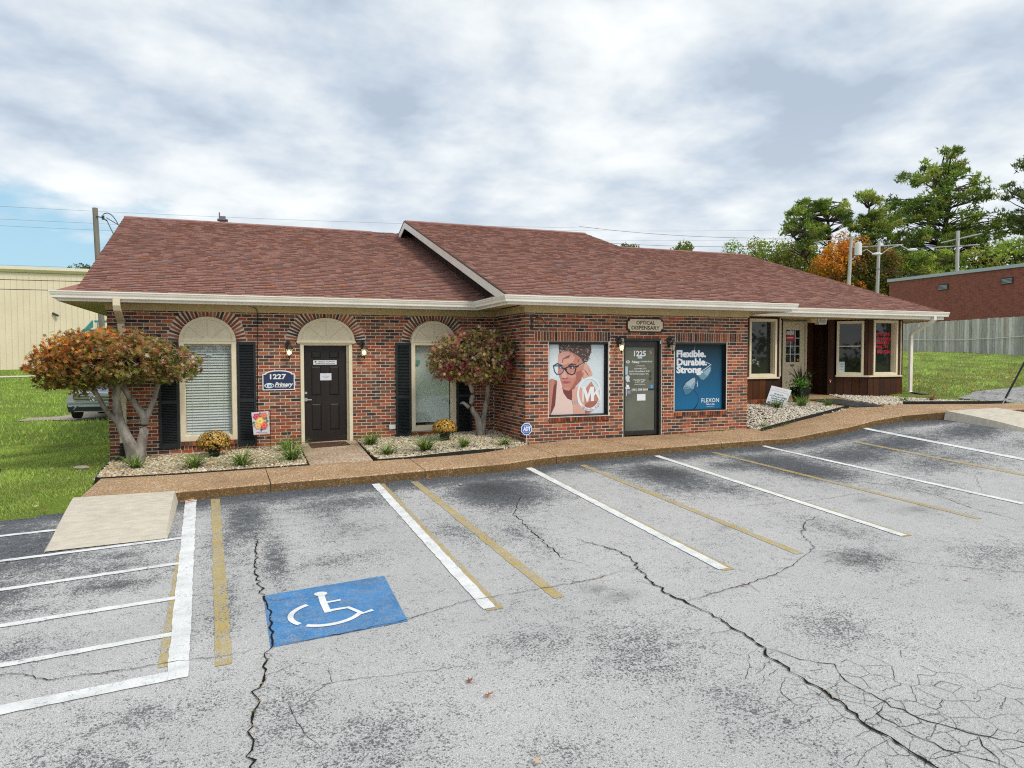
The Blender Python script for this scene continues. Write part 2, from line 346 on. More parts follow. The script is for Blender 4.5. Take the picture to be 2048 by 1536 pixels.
def text(name, body, fr, u0, u1, zc, h, d, m, parent=None, bold=0.0, shear=0.0, ext=.001, rot=None, align='C', **props):
    """lettering fitted to the span u0..u1 and cap height h, centred on zc"""
    cu = bpy.data.curves.new(name, 'FONT'); cu.body = body; cu.size = 1; cu.offset = bold; cu.shear = shear; cu.resolution_u = 2
    tmp = bpy.data.objects.new(name, cu); COL.objects.link(tmp)
    me = bpy.data.meshes.new_from_object(tmp); bpy.data.objects.remove(tmp)
    co = np.array([v.co[:] for v in me.vertices]); 
    if len(co) == 0: return None
    x0, x1 = co[:, 0].min(), co[:, 0].max(); y0, y1 = co[:, 1].min(), co[:, 1].max()
    sx = (u1-u0)/(x1-x0); sy = h/(.73)
    for v in me.vertices:
        a = u0+(v.co.x-x0)*sx; b = zc+(v.co.y-.365)*sy
        if rot: a, b = rot(a, b)
        v.co = fr.p(a, b, d)
    me.materials.clear(); me.materials.append(m)
    ca = me.color_attributes.new('Col', 'FLOAT_COLOR', 'POINT')
    ob = bpy.data.objects.new(name, me); COL.objects.link(ob)
    if parent: ob.parent = parent
    for k, v in props.items(): ob[k] = v
    return ob
def inpoly(x, y, poly):
    r = np.zeros(len(x), bool); n = len(poly)
    for i in range(n):
        x1, y1 = poly[i]; x2, y2 = poly[(i+1) % n]
        c = ((y1 > y) != (y2 > y)) & (x < (x2-x1)*(y-y1)/((y2-y1) or 1e-9)+x1); r ^= c
    return r
def dist(p): return math.dist(p, (0, -14.96, 0))

# ================================================================ GROUND
def grid(name, xs, ys, zf, m, colf=None, drop=None, **props):
    X, Y = np.meshgrid(xs, ys); Z = zf(X, Y); nx, ny = len(xs), len(ys)
    V = np.stack([X.ravel(), Y.ravel(), Z.ravel()], 1); i = np.arange(nx*ny).reshape(ny, nx)
    F = np.stack([i[:-1, :-1].ravel(), i[:-1, 1:].ravel(), i[1:, 1:].ravel(), i[1:, :-1].ravel()], 1)
    if drop is not None:
        cx = V[F].mean(1); F = F[~drop(cx[:, 0], cx[:, 1])]
    C = colf(V[:, 0], V[:, 1]) if colf else np.ones((len(V), 3))
    return fast(name, V, F, C, m, smooth=True, **props)
def sp(a, b, s): return np.arange(a, b, s)
gx = np.concatenate([np.linspace(-1500, -60, 16), sp(-55, -12, 2), sp(-12, 22, .4), sp(22, 60, 1.5), np.linspace(62, 1500, 18)])
gy = np.concatenate([np.linspace(-1500, -60, 12), sp(-55, -20, 3), sp(-20, 22, .4), sp(22, 62, 1.5), np.linspace(64, 1500, 18)])
ASPH = [(-40, -3.85), (-3.0, -3.812), (-2.25, -3.70), (-2.2, -3.3), (14.2, -3.2), (14.6, -3.7), (16.2, -4.35), (40, -4.4), (60, -4.4), (60, -40), (-40, -40)]
def terr(X, Y):
    z = G(X, Y)-.02; under = (X > -2.0) & (X < 16.5) & (Y > -3.2) & (Y < 14); z = np.where(under, z-.12, z)
    z = np.where((Y < -4.2), z-.05, z); return z
ground = grid('ground', gx, gy, terr, M_ground, kind='structure')
# asphalt with stain masks
stains = [(3.7, -4.9, .75, 1.0, 1.0), (6.6, -5.0, .7, 1.2, .8), (9.2, -4.7, .9, 1.0, .9), (12.2, -4.6, 1.2, .8, .8), (3.55, -4.75, .55, .85, .95), (3.45, -5.6, .5, .5, .45), (6.75, -4.75, .6, .9, .95), (7.0, -6.0, .5, .6, .5), (9.3, -5.2, .8, 1.2, .85), (8.4, -4.6, .7, .5, .6), (10.9, -4.7, 1.0, .8, .8), (11.8, -6.0, 1.2, .8, .5), (13.9, -4.9, 1.0, .7, .75), (14.5, -6.3, 1.2, .6, .6),
          (1.1, -5.0, .35, .7, .45), (.1, -5.3, .3, 1.2, .35), (1.2, -5.9, .5, .5, .3), (-1.6, -6.4, .8, .5, .35), (-2.4, -5.3, 1.0, 1.2, .75), (6.3, -9.2, .45, .4, .42), (3.0, -10.1, .5, .6, .32), (3.2, -11.2, .3, .5, .3), (-1.0, -10.4, .7, .6, .33), (.2, -10.2, .3, .5, .25), (7.9, -9.6, .8, .5, .3), (-.2, -6.0, .3, 1.8, .35), (.9, -7.1, .9, .3, .3), (.05, -4.9, .35, 1.3, .68), (.35, -6.7, .16, 1.0, .6), (-.9, -5.2, .3, .9, .4), (1.3, -4.6, .9, .45, .55), (-.15, -7.6, .1, 1.2, .4), (-1.3, -7.0, .5, .25, .5), (-1.9, -7.4, .5, .25, .45), (-1.3, -6.0, .35, .2, .6), (-2.3, -6.9, .6, .6, .6), (-2.0, -8.3, .6, .3, .4), (2.5, -6.5, .35, .9, .3), (3.2, -7.0, .3, .9, .35), (6.9, -8.2, .35, .8, .25), (10.0, -6.9, .5, .8, .3), (.75, -10.6, .5, .35, .28), (2.2, -9.7, .5, .3, .35), (4.6, -10.4, .4, .4, .3), (-.7, -9.7, .5, .2, .35), (1.75, -11.3, .4, .3, .25), (1.0, -4.25, 1.2, .3, .5), (5.9, -4.1, .9, .3, .45), (3.0, -4.2, .8, .25, .5)]
oils = [(3.6, -4.65, .32, .38, .8), (6.7, -4.7, .35, .4, .8), (5.7, -7.7, .12, .1, .7), (3.2, -8.9, .14, .1, .6), (3.35, -9.15, .18, .1, .6), (6.25, -9.15, .3, .22, .55), (9.0, -5.5, .3, .4, .6), (8.5, -7.3, .2, .12, .5), (8.75, -7.9, .3, .15, .45), (-1.2, -6.35, .2, .12, .5), (-1.1, -7.0, .2, .08, .6)]
def acol(x, y):
    cy = np.interp(x, [-3, 4.5, 5, 9, 11, 13.5, 14.2, 16], [-3.65, -3.6, -3.4, -3.15, -3.25, -3.2, -3.6, -4.4])
    d = cy-y; a = np.clip(1.2-d/.75, 0, 1)*.95
    for sx, sy, rx, ry, s in stains: a = np.maximum(a, s*np.exp(-((x-sx)/rx)**2-((y-sy)/ry)**2))
    a = np.maximum(a, np.where(x < -1.9, .62*np.clip((-1.7-x)/.8, 0, 1)*np.clip((y+8.2)/2.5, 0, 1), 0))
    o = np.zeros_like(x)
    for sx, sy, rx, ry, s in oils: o = np.maximum(o, s*np.exp(-((x-sx)/rx)**2-((y-sy)/ry)**2))
    return np.stack([a, o, np.zeros_like(x)], 1)
ax = np.concatenate([sp(-40, -8, 1.), sp(-8, 19, .1), sp(19, 61, 1.5)]); ay = np.concatenate([sp(-40, -13, 1.), sp(-13, -2.9, .1)])
def adrop(x, y): return ~inpoly(x, y, ASPH)
lot = grid('parking_lot', ax, ay, lambda X, Y: G(X, Y), M_asph, acol, adrop, kind='structure', label='worn pale grey asphalt parking lot with dark stains')
AZ = lambda x, y: float(G(x, y))
def drape(poly_or_strip, off): return [(x, y, AZ(x, y)+off) for x, y in poly_or_strip]
def stripe(name, a, b, w, m, off=.004, jit=.006, parent=lot):
    a = Vector((a[0], a[1])); b = Vector((b[0], b[1])); d = b-a; L = d.length; d.normalize(); n = Vector((-d.y, d.x)); k = max(2, int(L/.08))
    vs = []; rw = random.Random(hash((round(a.x, 2), round(a.y, 2))) & 1023)
    for i in range(k+1):
        p = a+d*L*i/k; w1 = w/2+rw.uniform(-jit, jit); w2 = w/2+rw.uniform(-jit, jit)
        for q in (p-n*w1, p+n*w2): vs.append((q.x, q.y, AZ(q.x, q.y)+off))
    V = np.array(vs); F = np.array([(2*i, 2*i+1, 2*i+3, 2*i+2) for i in range(k)])
    return fast(name, V, F, acol(V[:, 0], V[:, 1])*.3, m, parent)
for a, b, w in [((-.69, -3.66), (-.46, -9.29), .15), ((2.015, -3.68), (2.10, -8.95), .125), ((4.736, -3.52), (4.713, -8.93), .12), ((7.465, -3.36), (7.50, -8.76), .115), ((10.126, -3.24), (10.40, -8.28), .115), ((12.93, -3.24), (12.75, -6.83), .115),
                ((-6, -4.74), (-2.131, -4.603), .085), ((-6, -5.93), (-.66, -5.60), .085), ((-6, -7.06), (-.62, -6.57), .085), ((-6, -7.98), (-.56, -7.61), .085), ((-6, -8.9), (-.52, -8.455), .085), ((-6, -9.62), (-.40, -9.217), .14)]:
    stripe('white_stripe', a, b, w, M_pwhite, .008)
for a, b, w in [((-.60, -6.2), (-.53, -9.05), .17), ((-.355, -3.72), (-.144, -9.19), .12), ((2.629, -3.74), (2.799, -8.96), .12), ((5.729, -3.65), (5.815, -8.84), .11), ((8.75, -3.4), (9.12, -8.55), .11), ((11.9, -3.9), (11.92, -7.5), .10), ((2.07, -3.7), (2.14, -8.99), .16), ((4.74, -3.55), (4.75, -8.97), .15), ((7.47, -3.4), (7.55, -8.78), .14)]:
    stripe('yellow_stripe', a, b, w, M_pyellow, .004)
# blue square
bl = [(.185, -7.862), (1.362, -7.768), (1.347, -8.94), (.202, -9.02)]
vs = []; K = 12
for j in range(K+1):
    for i in range(K+1):
        s, t = i/K, j/K; x = (bl[0][0]*(1-s)+bl[1][0]*s)*(1-t)+(bl[3][0]*(1-s)+bl[2][0]*s)*t; y = (bl[0][1]*(1-s)+bl[1][1]*s)*(1-t)+(bl[3][1]*(1-s)+bl[2][1]*s)*t
        vs.append((x, y, AZ(x, y)+.004))
V = np.array(vs); F = np.array([(j*(K+1)+i, j*(K+1)+i+1, (j+1)*(K+1)+i+1, (j+1)*(K+1)+i) for j in range(K) for i in range(K)])
fast('blue_square', V, F, acol(V[:, 0], V[:, 1])*0, M_pblue, lot)
def ribbon(mb, pts, w, off, closed=False):
    P = [Vector(p) for p in pts]; n = len(P); L = []
    for i in range(n):
        d = (P[min(i+1, n-1)]-P[max(i-1, 0)]).normalized(); nn = Vector((-d.y, d.x)); ww = w[i] if hasattr(w, '__len__') else w
        for q in (P[i]-nn*ww/2, P[i]+nn*ww/2): L.append((q.x, q.y, AZ(q.x, q.y)+off))
    mb.add(L, [(2*i, 2*i+1, 2*i+3, 2*i+2) for i in range(n-1)], (0, 0, 0))
sy = MB()
def disc2(mb, c, r, off, n=16): mb.poly([(c[0]+r*math.cos(2*math.pi*k/n), c[1]+r*math.sin(2*math.pi*k/n), AZ(*c)+off) for k in range(n)], (0, 0, 0))
disc2(sy, (.70, -8.03), .062, .008)
ribbon(sy, [(.70, -8.05), (.70, -8.25), (.715, -8.50)], .062, .009)
ribbon(sy, [(.70, -8.27), (.86, -8.255)], .038, .010)
ribbon(sy, [(.69, -8.47), (.90, -8.46), (1.0, -8.64), (1.10, -8.60)], .045, .011)
arc = [(.70+.31*math.cos(t), -8.50+.27*math.sin(t)) for t in np.linspace(R(118), R(218), 12)]; ribbon(sy, arc, .05, .010)
arc = [(.70+.31*math.cos(t), -8.50+.27*math.sin(t)) for t in np.linspace(R(232), R(338), 12)]; ribbon(sy, arc, .05, .010)
sy.build('wheelchair_symbol', M_psym, lot)
# cracks
CR = [
[(3.735, -7.461), (3.968, -7.95), (3.981, -8.281), (3.87, -8.679), (3.816, -8.927), (3.796, -9.344), (3.833, -9.523), (3.893, -9.821), (3.886, -10.175), (3.877, -10.456), (3.801, -10.658), (3.828, -10.837), (3.795, -11.052), (3.827, -11.175), (3.812, -11.384), (3.75, -11.589), (3.784, -11.767), (3.774, -12.076), (3.8, -12.8)],
[(3.846, -9.504), (4.19, -9.427), (4.757, -9.343), (5.105, -9.262), (5.492, -9.097), (6.132, -8.737), (6.353, -8.295), (6.794, -7.89), (7.271, -7.687)],
[(3.92, -10.51), (4.007, -10.759), (4.197, -10.913), (4.079, -11.129), (4.11, -11.444), (4.144, -11.68), (4.321, -11.949), (4.504, -12.107), (4.8, -12.3)],
[(4.11, -11.444), (3.93, -11.53), (3.942, -11.779), (3.982, -11.974), (4.156, -12.199), (4.2, -12.6)],
[(4.321, -11.949), (4.233, -12.037), (4.199, -12.161), (4.125, -12.217)],
[(.183, -5.672), (.117, -7.206), (.188, -7.89), (.224, -8.368), (.22, -8.999), (.154, -9.182), (.135, -9.552), (.048, -9.69), (.081, -9.911), (.041, -10.095), (.023, -10.588), (.03, -11.2)],
[(-2.6, -8.6), (-1.706, -8.731), (-1.55, -8.771), (-1.353, -8.954), (-1.067, -8.977), (-.784, -9.002), (-.523, -8.998), (-.208, -9.038), (.103, -9.009)],
[(.218, -8.998), (.756, -8.989), (1.346, -8.906), (1.637, -8.812), (2.013, -8.71), (2.394, -8.707), (2.871, -8.691), (3.298, -8.67), (3.722, -8.586), (3.864, -8.707)],
[(3.896, -5.213), (3.654, -5.722), (3.435, -6.127), (3.352, -7.005), (3.31, -7.733), (3.277, -7.937), (3.428, -8.188)],
[(8.944, -6.918), (7.871, -7.054), (7.192, -6.993), (6.453, -6.955)],
[(9.347, -6.205), (9.736, -6.92), (9.72, -7.55), (9.54, -8.105), (9.541, -8.843)],
[(6.072, -8.79), (6.458, -9.188), (6.89, -9.621), (7.58, -10.114), (8.3, -10.6)],
[(4.079, -11.129), (3.836, -11.179)], [(4.11, -11.444), (3.969, -11.36), (3.931, -11.31), (3.827, -11.175)],
[(4.144, -11.68), (4.308, -11.695), (4.3, -11.755), (4.122, -11.804), (3.996, -11.869)], [(3.784, -11.767), (3.565, -11.806), (3.327, -11.897)],
[(3.942, -11.779), (4.013, -11.639), (3.93, -11.53), (3.75, -11.589)], [(3.795, -11.052), (3.71, -10.925), (3.552, -11.05), (3.508, -11.242), (3.347, -11.371)],
[(3.877, -10.456), (3.694, -10.545), (3.572, -10.709), (3.415, -10.844)], [(3.982, -11.974), (3.815, -12.012), (3.72, -12.054)],
[(4.321, -11.949), (4.049, -12.027), (3.982, -11.974)], [(3.827, -11.175), (3.65, -11.231), (3.61, -11.18), (3.414, -11.203)],
[(3.508, -11.242), (3.642, -11.329), (3.812, -11.384)], [(3.794, -10.655), (3.633, -10.775), (3.531, -10.814)],
[(11.688, -4.726), (11.432, -5.805), (11.381, -6.863), (10.513, -7.604)], [(1.7, -9.9), (.5, -9.75), (.3, -9.9)], [(.45, -10.6), (.32, -10.2), (.25, -9.9), (.3, -9.7)], [(.35, -9.95), (.6, -9.75), (.6, -9.5)]]
CW = [.019, .009, .008, .007, .007, .017, .008, .0075, .012, .005, .008, .005] + [.0038]*20
ck = MB()
def wiggle(pts, amp, step=.045, seed=0):
    rr = random.Random(seed); out = []
    for a, b in zip(pts[:-1], pts[1:]):
        L = math.dist(a, b); k = max(1, int(L/step)); d = ((b[0]-a[0])/L, (b[1]-a[1])/L)
        for i in range(k):
            j = 0 if i == 0 else rr.gauss(0, amp); out.append((a[0]+(b[0]-a[0])*i/k-d[1]*j, a[1]+(b[1]-a[1])*i/k+d[0]*j))
    out.append(pts[-1]); return out
rr = random.Random(5)
for i, c in enumerate(CR):
    p = wiggle(c, .013 if i in (0, 5, 8) else .010, .05, i); n = len(p)
    w = [CW[i]*rr.uniform(.35, 1.35)*min(1, .25+6*min(k, n-1-k)/n) for k in range(n)]
    ribbon(ck, p, w, .0098 if i in (0, 5, 6, 7, 1) else .0045)
    if i in (0, 5, 1, 2):
        for k in range(3, n-3, 7):
            if rr.random() < .5:
                a0 = rr.uniform(0, 6.28); q = [p[k]]
                for _ in range(rr.randint(2, 5)): a0 += rr.uniform(-.7, .7); q.append((q[-1][0]+.05*math.cos(a0), q[-1][1]+.05*math.sin(a0)))
                ribbon(ck, q, .004, .0098)
# alligator cracking in the near right corner: cells between scattered centres
import mathutils
_rg = np.random.default_rng(12); _pt = []
while len(_pt) < 150:
    p = (_rg.uniform(3.15, 5.3), _rg.uniform(-12.6, -10.5))
    if all(math.dist(p, q) > .115 for q in _pt): _pt.append(p)
_v, _e, _f, *_ = mathutils.geometry.delaunay_2d_cdt([Vector(p) for p in _pt], [], [], 0, 1e-5)
_cc = {}
for fi, f in enumerate(_f):
    A_, B_, C_ = (_v[i] for i in f); d_ = 2*(A_.x*(B_.y-C_.y)+B_.x*(C_.y-A_.y)+C_.x*(A_.y-B_.y))
    if abs(d_) < 1e-6: continue
    ux = (A_.length_squared*(B_.y-C_.y)+B_.length_squared*(C_.y-A_.y)+C_.length_squared*(A_.y-B_.y))/d_; uy = (A_.length_squared*(C_.x-B_.x)+B_.length_squared*(A_.x-C_.x)+C_.length_squared*(B_.x-A_.x))/d_; _cc[fi] = (ux, uy)
_ed = {}
for fi, f in enumerate(_f):
    for k in range(3): _ed.setdefault(tuple(sorted((f[k], f[(k+1) % 3]))), []).append(fi)
for e_, fs_ in _ed.items():
    if len(fs_) == 2 and fs_[0] in _cc and fs_[1] in _cc:
        a_, b_ = _cc[fs_[0]], _cc[fs_[1]]; mx_, my_ = (a_[0]+b_[0])/2, (a_[1]+b_[1])/2; q_in = math.hypot((mx_-4.15)/.80, (my_+11.75)/1.0); q_in += max(0, (-11.0-my_)*-1)*.8
        if 0.01 < math.dist(a_, b_) < .5 and q_in < 1.25 and rr.random() < (1.0 if q_in < .7 else .45): ribbon(ck, wiggle([a_, b_], .006, .03, fs_[0]), rr.uniform(.0015, .004), .004)
ck.build('crack', flat('crack_dark', (.02, .018, .016), .95, .05), lot, kind='stuff')
cm = MB()   # weeds and grit lodged in the cracks
for i in (0, 5):
    p = wiggle(CR[i], .013, .05, i)
    for k in range(len(p)):
        if rr.random() < .28:
            x, y = p[k]; s = rr.uniform(.004, .011); c = rr.choice([(.10, .15, .02), (.35, .2, .08), (.3, .26, .2)])
            cm.add([(x-s, y-s, AZ(x, y)+.013), (x+s, y-s*.5, AZ(x, y)+.013), (x, y+s, AZ(x, y)+.022)], [(0, 1, 2)], c)
cm.build('crack_weeds', M_col, lot, kind='stuff')
# old asphalt patch in the grass on the right
def patch(name, poly, off, m, **pr):
    cx = sum(p[0] for p in poly)/len(poly); cy = sum(p[1] for p in poly)/len(poly); mb = MB(); n = len(poly); ring = []
    for k in range(n):
        for j in range(4):
            t = j/4; x = poly[k][0]*(1-t)+poly[(k+1) % n][0]*t; y = poly[k][1]*(1-t)+poly[(k+1) % n][1]*t; x += rr.uniform(-.07, .07); y += rr.uniform(-.07, .07); ring.append((x, y))
    L = [(cx, cy, AZ(cx, cy)+off)]
    for s in (.35, .7, 1.):
        for x, y in ring: xx, yy = cx+(x-cx)*s, cy+(y-cy)*s; L.append((xx, yy, AZ(xx, yy)+off))
    N = len(ring); fs = [(0, 1+k, 1+(k+1) % N) for k in range(N)]
    for s in range(2): fs += [(1+s*N+k, 1+(s+1)*N+k, 1+(s+1)*N+(k+1) % N, 1+s*N+(k+1) % N) for k in range(N)]
    mb.add(L, fs, (.3, 0, 0)); return mb.build(name, m, smooth=True, **pr)
PATCH = [(17.0, -2.35), (19.2, -1.3), (22, -.8), (26, -.9), (25, -3.2), (20, -4.3), (17.7, -3.5)]
patch('path', PATCH, .012, M_asph, kind='structure', label='broken strip of old grey asphalt in the lawn beyond the walk')
patch('driveway', [(-7.9, 16.4), (-6.3, 15.6), (-5.6, 14.7), (-4.4, 14.9), (-3.6, 19), (-5.8, 20), (-6.6, 17.6), (-7.6, 17.6)], .012, agg_mat('gravel_drive', (.42, .34, .26), (.56, .48, .40), (.62, .56, .5), 30), kind='structure', label='short gravel drive beneath the parked car')

# ---------------------------------------------------------------- sidewalk slabs
OUT = [(-2.115, -3.573), (-.885, -3.669), (.416, -3.563), (1.625, -3.586), (2.846, -3.583), (3.801, -3.619), (4.341, -3.60), (4.791, -3.47), (5.33, -3.39), (6.272, -3.302), (7.26, -3.271), (8.219, -3.212), (9.14, -3.143), (10.1, -3.20), (10.75, -3.287), (11.642, -3.237), (12.481, -3.246), (13.236, -3.224), (13.88, -3.372), (14.19, -3.633), (14.542, -3.901), (15.235, -4.4), (16.5, -4.58), (22, -4.6)]
INN = [(-2.10, -2.03), (-.932, -2.239), (.39, -2.299), (1.118, -2.36), (2.83, -2.50), (3.8, -2.55), (4.3, -2.50), (4.78, -2.32), (5.31, -2.08), (6.3, -1.87), (7.0, -1.87), (8.1, -1.87), (9.03, -1.87), (10.1, -1.87), (10.65, -1.87), (11.6, -2.15), (12.4, -1.90), (13.2, -1.84), (13.92, -1.80), (14.5, -2.3), (14.8, -2.42), (15.5, -2.92), (16.6, -3.35), (22, -4.1)]
SL = [0, 2, 4, 8, 10, 12, 14, 18, 23]
def lerp2(A, B, t): return (A[0]+(B[0]-A[0])*t, A[1]+(B[1]-A[1])*t)
walk = None
sidewalk = empty_part('sidewalk', None, kind='structure', label='exposed aggregate sidewalk of long slabs following the building')
del sidewalk['label']
for a, b in zip(SL[:-1], SL[1:]):
    top = MB(); N = 4; o = []; inn = []
    for i in range(a, b):
        for j in range(4):
            o.append(lerp2(OUT[i], OUT[i+1], j/4)); inn.append(lerp2(INN[i], INN[i+1], j/4))
    o.append(OUT[b]); inn.append(INN[b])
    g = .012
    if a > 0: o[0] = lerp2(o[0], o[1], .06); inn[0] = lerp2(inn[0], inn[1], .06)
    n = len(o); V = []
    for p, q in zip(o, inn):
        V.append((p[0], p[1], float(G(*p))-.08))
        V.append((p[0], p[1], float(W(*p))-.018)); pe = lerp2(p, q, .02); V.append((pe[0], pe[1], float(W(*p))))
        for t in (.33, .66, 1.): m_ = lerp2(p, q, t); V.append((m_[0], m_[1], float(W(*m_))))
        V.append((q[0], q[1], float(W(*q))-.12))
    K = 7; me = bpy.data.meshes.new('sidewalk_slab'); fs = []
    for i in range(n-1):
        for k in range(K-1): fs.append((i*K+k, i*K+k+1, (i+1)*K+k+1, (i+1)*K+k)[::-1])
    fs.append(tuple(range(K))[::-1]); fs.append(tuple((n-1)*K+k for k in range(K)))
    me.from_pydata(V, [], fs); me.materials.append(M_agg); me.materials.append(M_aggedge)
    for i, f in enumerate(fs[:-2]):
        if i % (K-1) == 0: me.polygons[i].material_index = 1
    ob = bpy.data.objects.new('sidewalk_slab', me); COL.objects.link(ob); ob.parent = sidewalk; me.update()
jt = MB()
for i in SL[1:-1]:
    a, b = OUT[i], INN[i]; c = lerp2(OUT[i], OUT[i+1], .02); d = lerp2(INN[i], INN[i+1], .02)
    jt.poly([(a[0], a[1], float(W(*a))-.02), (c[0], c[1], float(W(*c))-.02), (d[0], d[1], float(W(*d))-.02), (b[0], b[1], float(W(*b))-.02)], (1, 1, 1))
    jt.poly([(a[0]-.01, a[1]+.012, AZ(*a)-.05), (c[0]+.01, c[1]+.012, AZ(*a)-.05), (c[0]+.01, c[1]+.012, float(W(*c))-.02), (a[0]-.01, a[1]+.012, float(W(*a))-.02)])
jt.build('expansion_joint', flat('joint_board', (.11, .09, .07), .95), sidewalk)
def surf(name, poly, off, m, nsub=6, skirt=.15, zf=W, parent=None, **pr):
    """a filled polygon draped on the walk surface, with a skirt below"""
    mb = MB(); n = len(poly); L = []
    for k in range(n):
        for j in range(nsub): L.append(lerp2(poly[k], poly[(k+1) % n], j/nsub))
    N = len(L); import mathutils
    tri = mathutils.geometry.delaunay_2d_cdt([Vector(p) for p in L]+[Vector((x, y)) for x in np.arange(min(p[0] for p in poly), max(p[0] for p in poly), .3) for y in np.arange(min(p[1] for p in poly), max(p[1] for p in poly), .3) if inpoly(np.array([x]), np.array([y]), poly)[0]], [], [list(range(N))], 1, 1e-4)
    mb.add([(p[0], p[1], float(zf(p[0], p[1]))+off) for p in tri[0]], [tuple(f) for f in tri[2]])
    mb.add([(x, y, float(zf(x, y))+off) for x, y in L]+[(x, y, float(zf(x, y))+off-skirt) for x, y in L], [(i, (i+1) % N, N+(i+1) % N, N+i)[::-1] for i in range(N)])
    return mb.build(name, m, parent, **pr)
surf('walkway', [(1.12, -2.345), (2.20, -2.42), (2.26, .12), (1.13, .12)], .002, M_agg2, kind='structure')
surf('entry_walkway', [(13.93, -1.80), (14.5, -2.29), (14.79, -2.41), (14.50, -2.2), (14.74, -.9), (15.22, .1), (15.22, .68), (13.63, .68), (13.63, .16), (13.75, -.2), (14.0, -.8)], .0, M_agg, kind='structure')
# concrete ramps
def ramp(name, tl, tr, bl_, br, ztl, ztr):
    mb = MB(); K = 8; V = []
    for j in range(K+1):
        t = j/K
        for i in range(K+1):
            s = i/K; x, y = lerp2(lerp2(tl, tr, s), lerp2(bl_, br, s), t); z = (ztl*(1-s)+ztr*s)*(1-t)+t*(AZ(x, y)+.012); V.append((x, y, z))
    top = [(j*(K+1)+i, (j+1)*(K+1)+i, (j+1)*(K+1)+i+1, j*(K+1)+i+1) for j in range(K) for i in range(K)]
    mb.add(V, top)
    for col in (0, K):
        L = [V[j*(K+1)+col] for j in range(K+1)]; fl = .05 if col else -.05
        mb.add(L+[(x+fl, y, AZ(x+fl, y)-.03) for x, y, z in L], [(j, j+1, K+2+j, K+1+j) for j in range(K)])
    L = V[:K+1]; mb.add(L+[(x, y, AZ(x, y)-.03) for x, y, z in L], [(j, j+1, K+2+j, K+1+j) for j in range(K)])
    return mb.build(name, M_conc, smooth=False, kind='structure')
ramp('kerb_ramp', (-2.20, -3.56), (-.90, -3.675), (-2.10, -5.56), (-.87, -5.56), -1.965, -1.945)
ramp('kerb_ramp', (14.55, -3.905), (15.40, -4.45), (14.45, -6.1), (15.7, -6.0), -1.215, -1.135)

# ---------------------------------------------------------------- gravel beds
PHI = (1+5**.5)/2
ICO = np.array([(-1, PHI, 0), (1, PHI, 0), (-1, -PHI, 0), (1, -PHI, 0), (0, -1, PHI), (0, 1, PHI), (0, -1, -PHI), (0, 1, -PHI), (PHI, 0, -1), (PHI, 0, 1), (-PHI, 0, -1), (-PHI, 0, 1)])/math.hypot(1, PHI)
ICF = np.array([(0, 11, 5), (0, 5, 1), (0, 1, 7), (0, 7, 10), (0, 10, 11), (1, 5, 9), (5, 11, 4), (11, 10, 2), (10, 7, 6), (7, 1, 8), (3, 9, 4), (3, 4, 2), (3, 2, 6), (3, 6, 8), (3, 8, 9), (4, 9, 5), (2, 4, 11), (6, 2, 10), (8, 6, 7), (9, 8, 1)])
PCOL = np.array([(.66, .56, .38), (.76, .69, .52), (.54, .42, .26), (.66, .48, .28), (.46, .39, .28), (.82, .77, .64), (.58, .36, .20), (.38, .34, .27), (.72, .60, .40)])
def pebbles(name, poly, dens_, rmin, rmax, white=0., zoff=-.005, zf=W, **pr):
    x0, x1 = min(p[0] for p in poly), max(p[0] for p in poly); y0, y1 = min(p[1] for p in poly), max(p[1] for p in poly)
    n = int((x1-x0)*(y1-y0)*dens_); x = rng.uniform(x0, x1, n); y = rng.uniform(y0, y1, n); k = inpoly(x, y, poly); x, y = x[k], y[k]; n = len(x)
    r = rng.uniform(rmin, rmax, n); S = np.stack([r*rng.uniform(.8, 1.4, n), r*rng.uniform(.7, 1.1, n), r*rng.uniform(.45, .75, n)], 1)
    a = rng.uniform(0, 6.28, n); ca, sa = np.cos(a), np.sin(a); P = ICO[None]*S[:, None, :]*rng.uniform(.88, 1.12, (n, 12, 1)); tl = rng.normal(0, .35, n)
    X = P[:, :, 0]*ca[:, None]-P[:, :, 1]*sa[:, None]; Y = P[:, :, 0]*sa[:, None]+P[:, :, 1]*ca[:, None]; Zl = P[:, :, 2]+X*np.tan(tl)[:, None]*.5
    z = zf(x, y)+zoff+rng.uniform(-.008, .022, n); V = np.stack([X+x[:, None], Y+y[:, None], Zl+z[:, None]], 2).reshape(-1, 3)
    F = (ICF[None]+np.arange(n)[:, None, None]*12).reshape(-1, 3); c = PCOL[rng.integers(0, len(PCOL), n)]*rng.uniform(.8, 1.1, (n, 1)); c = c*(1-white)+np.array([.74, .72, .66])*white
    return fast(name, V, F, np.repeat(c, 12, 0), M_pebble, smooth=True, kind='stuff', **pr)
BED1 = [(-2.20, -2.0), (-.932, -2.22), (.39, -2.28), (1.09, -2.34), (1.10, .02), (-2.24, .02)]
BED2 = [(2.29, -2.40), (2.83, -2.48), (3.8, -2.53), (4.3, -2.48), (4.78, -2.30), (5.30, -2.05), (5.33, .02), (2.29, .02)]
BED3 = [(10.88, -1.85), (10.95, -2.28), (12.4, -1.90), (13.9, -1.84), (13.98, -.8), (13.72, -.2), (13.58, .14), (12.9, -.54), (10.88, -.54)]
BED4 = [(14.52, -2.15), (14.8, -2.38), (15.5, -2.88), (16.6, -3.32), (17.3, -3.2), (17.6, -1.6), (17.4, -.57), (15.95, -.57), (15.24, .1), (14.78, -.9)]
for bd in (BED1, BED2, BED3, BED4): surf('bed_soil', bd, -.02, M_soil, kind='structure', zf=WB3 if bd is BED3 else W)
L4 = ['pale river gravel in the bed under the blind-covered window', 'pale river gravel in the bed by the inside corner', 'white gravel in the wedge-shaped bed with the leaning sign', 'white gravel along the brown wood bay window']
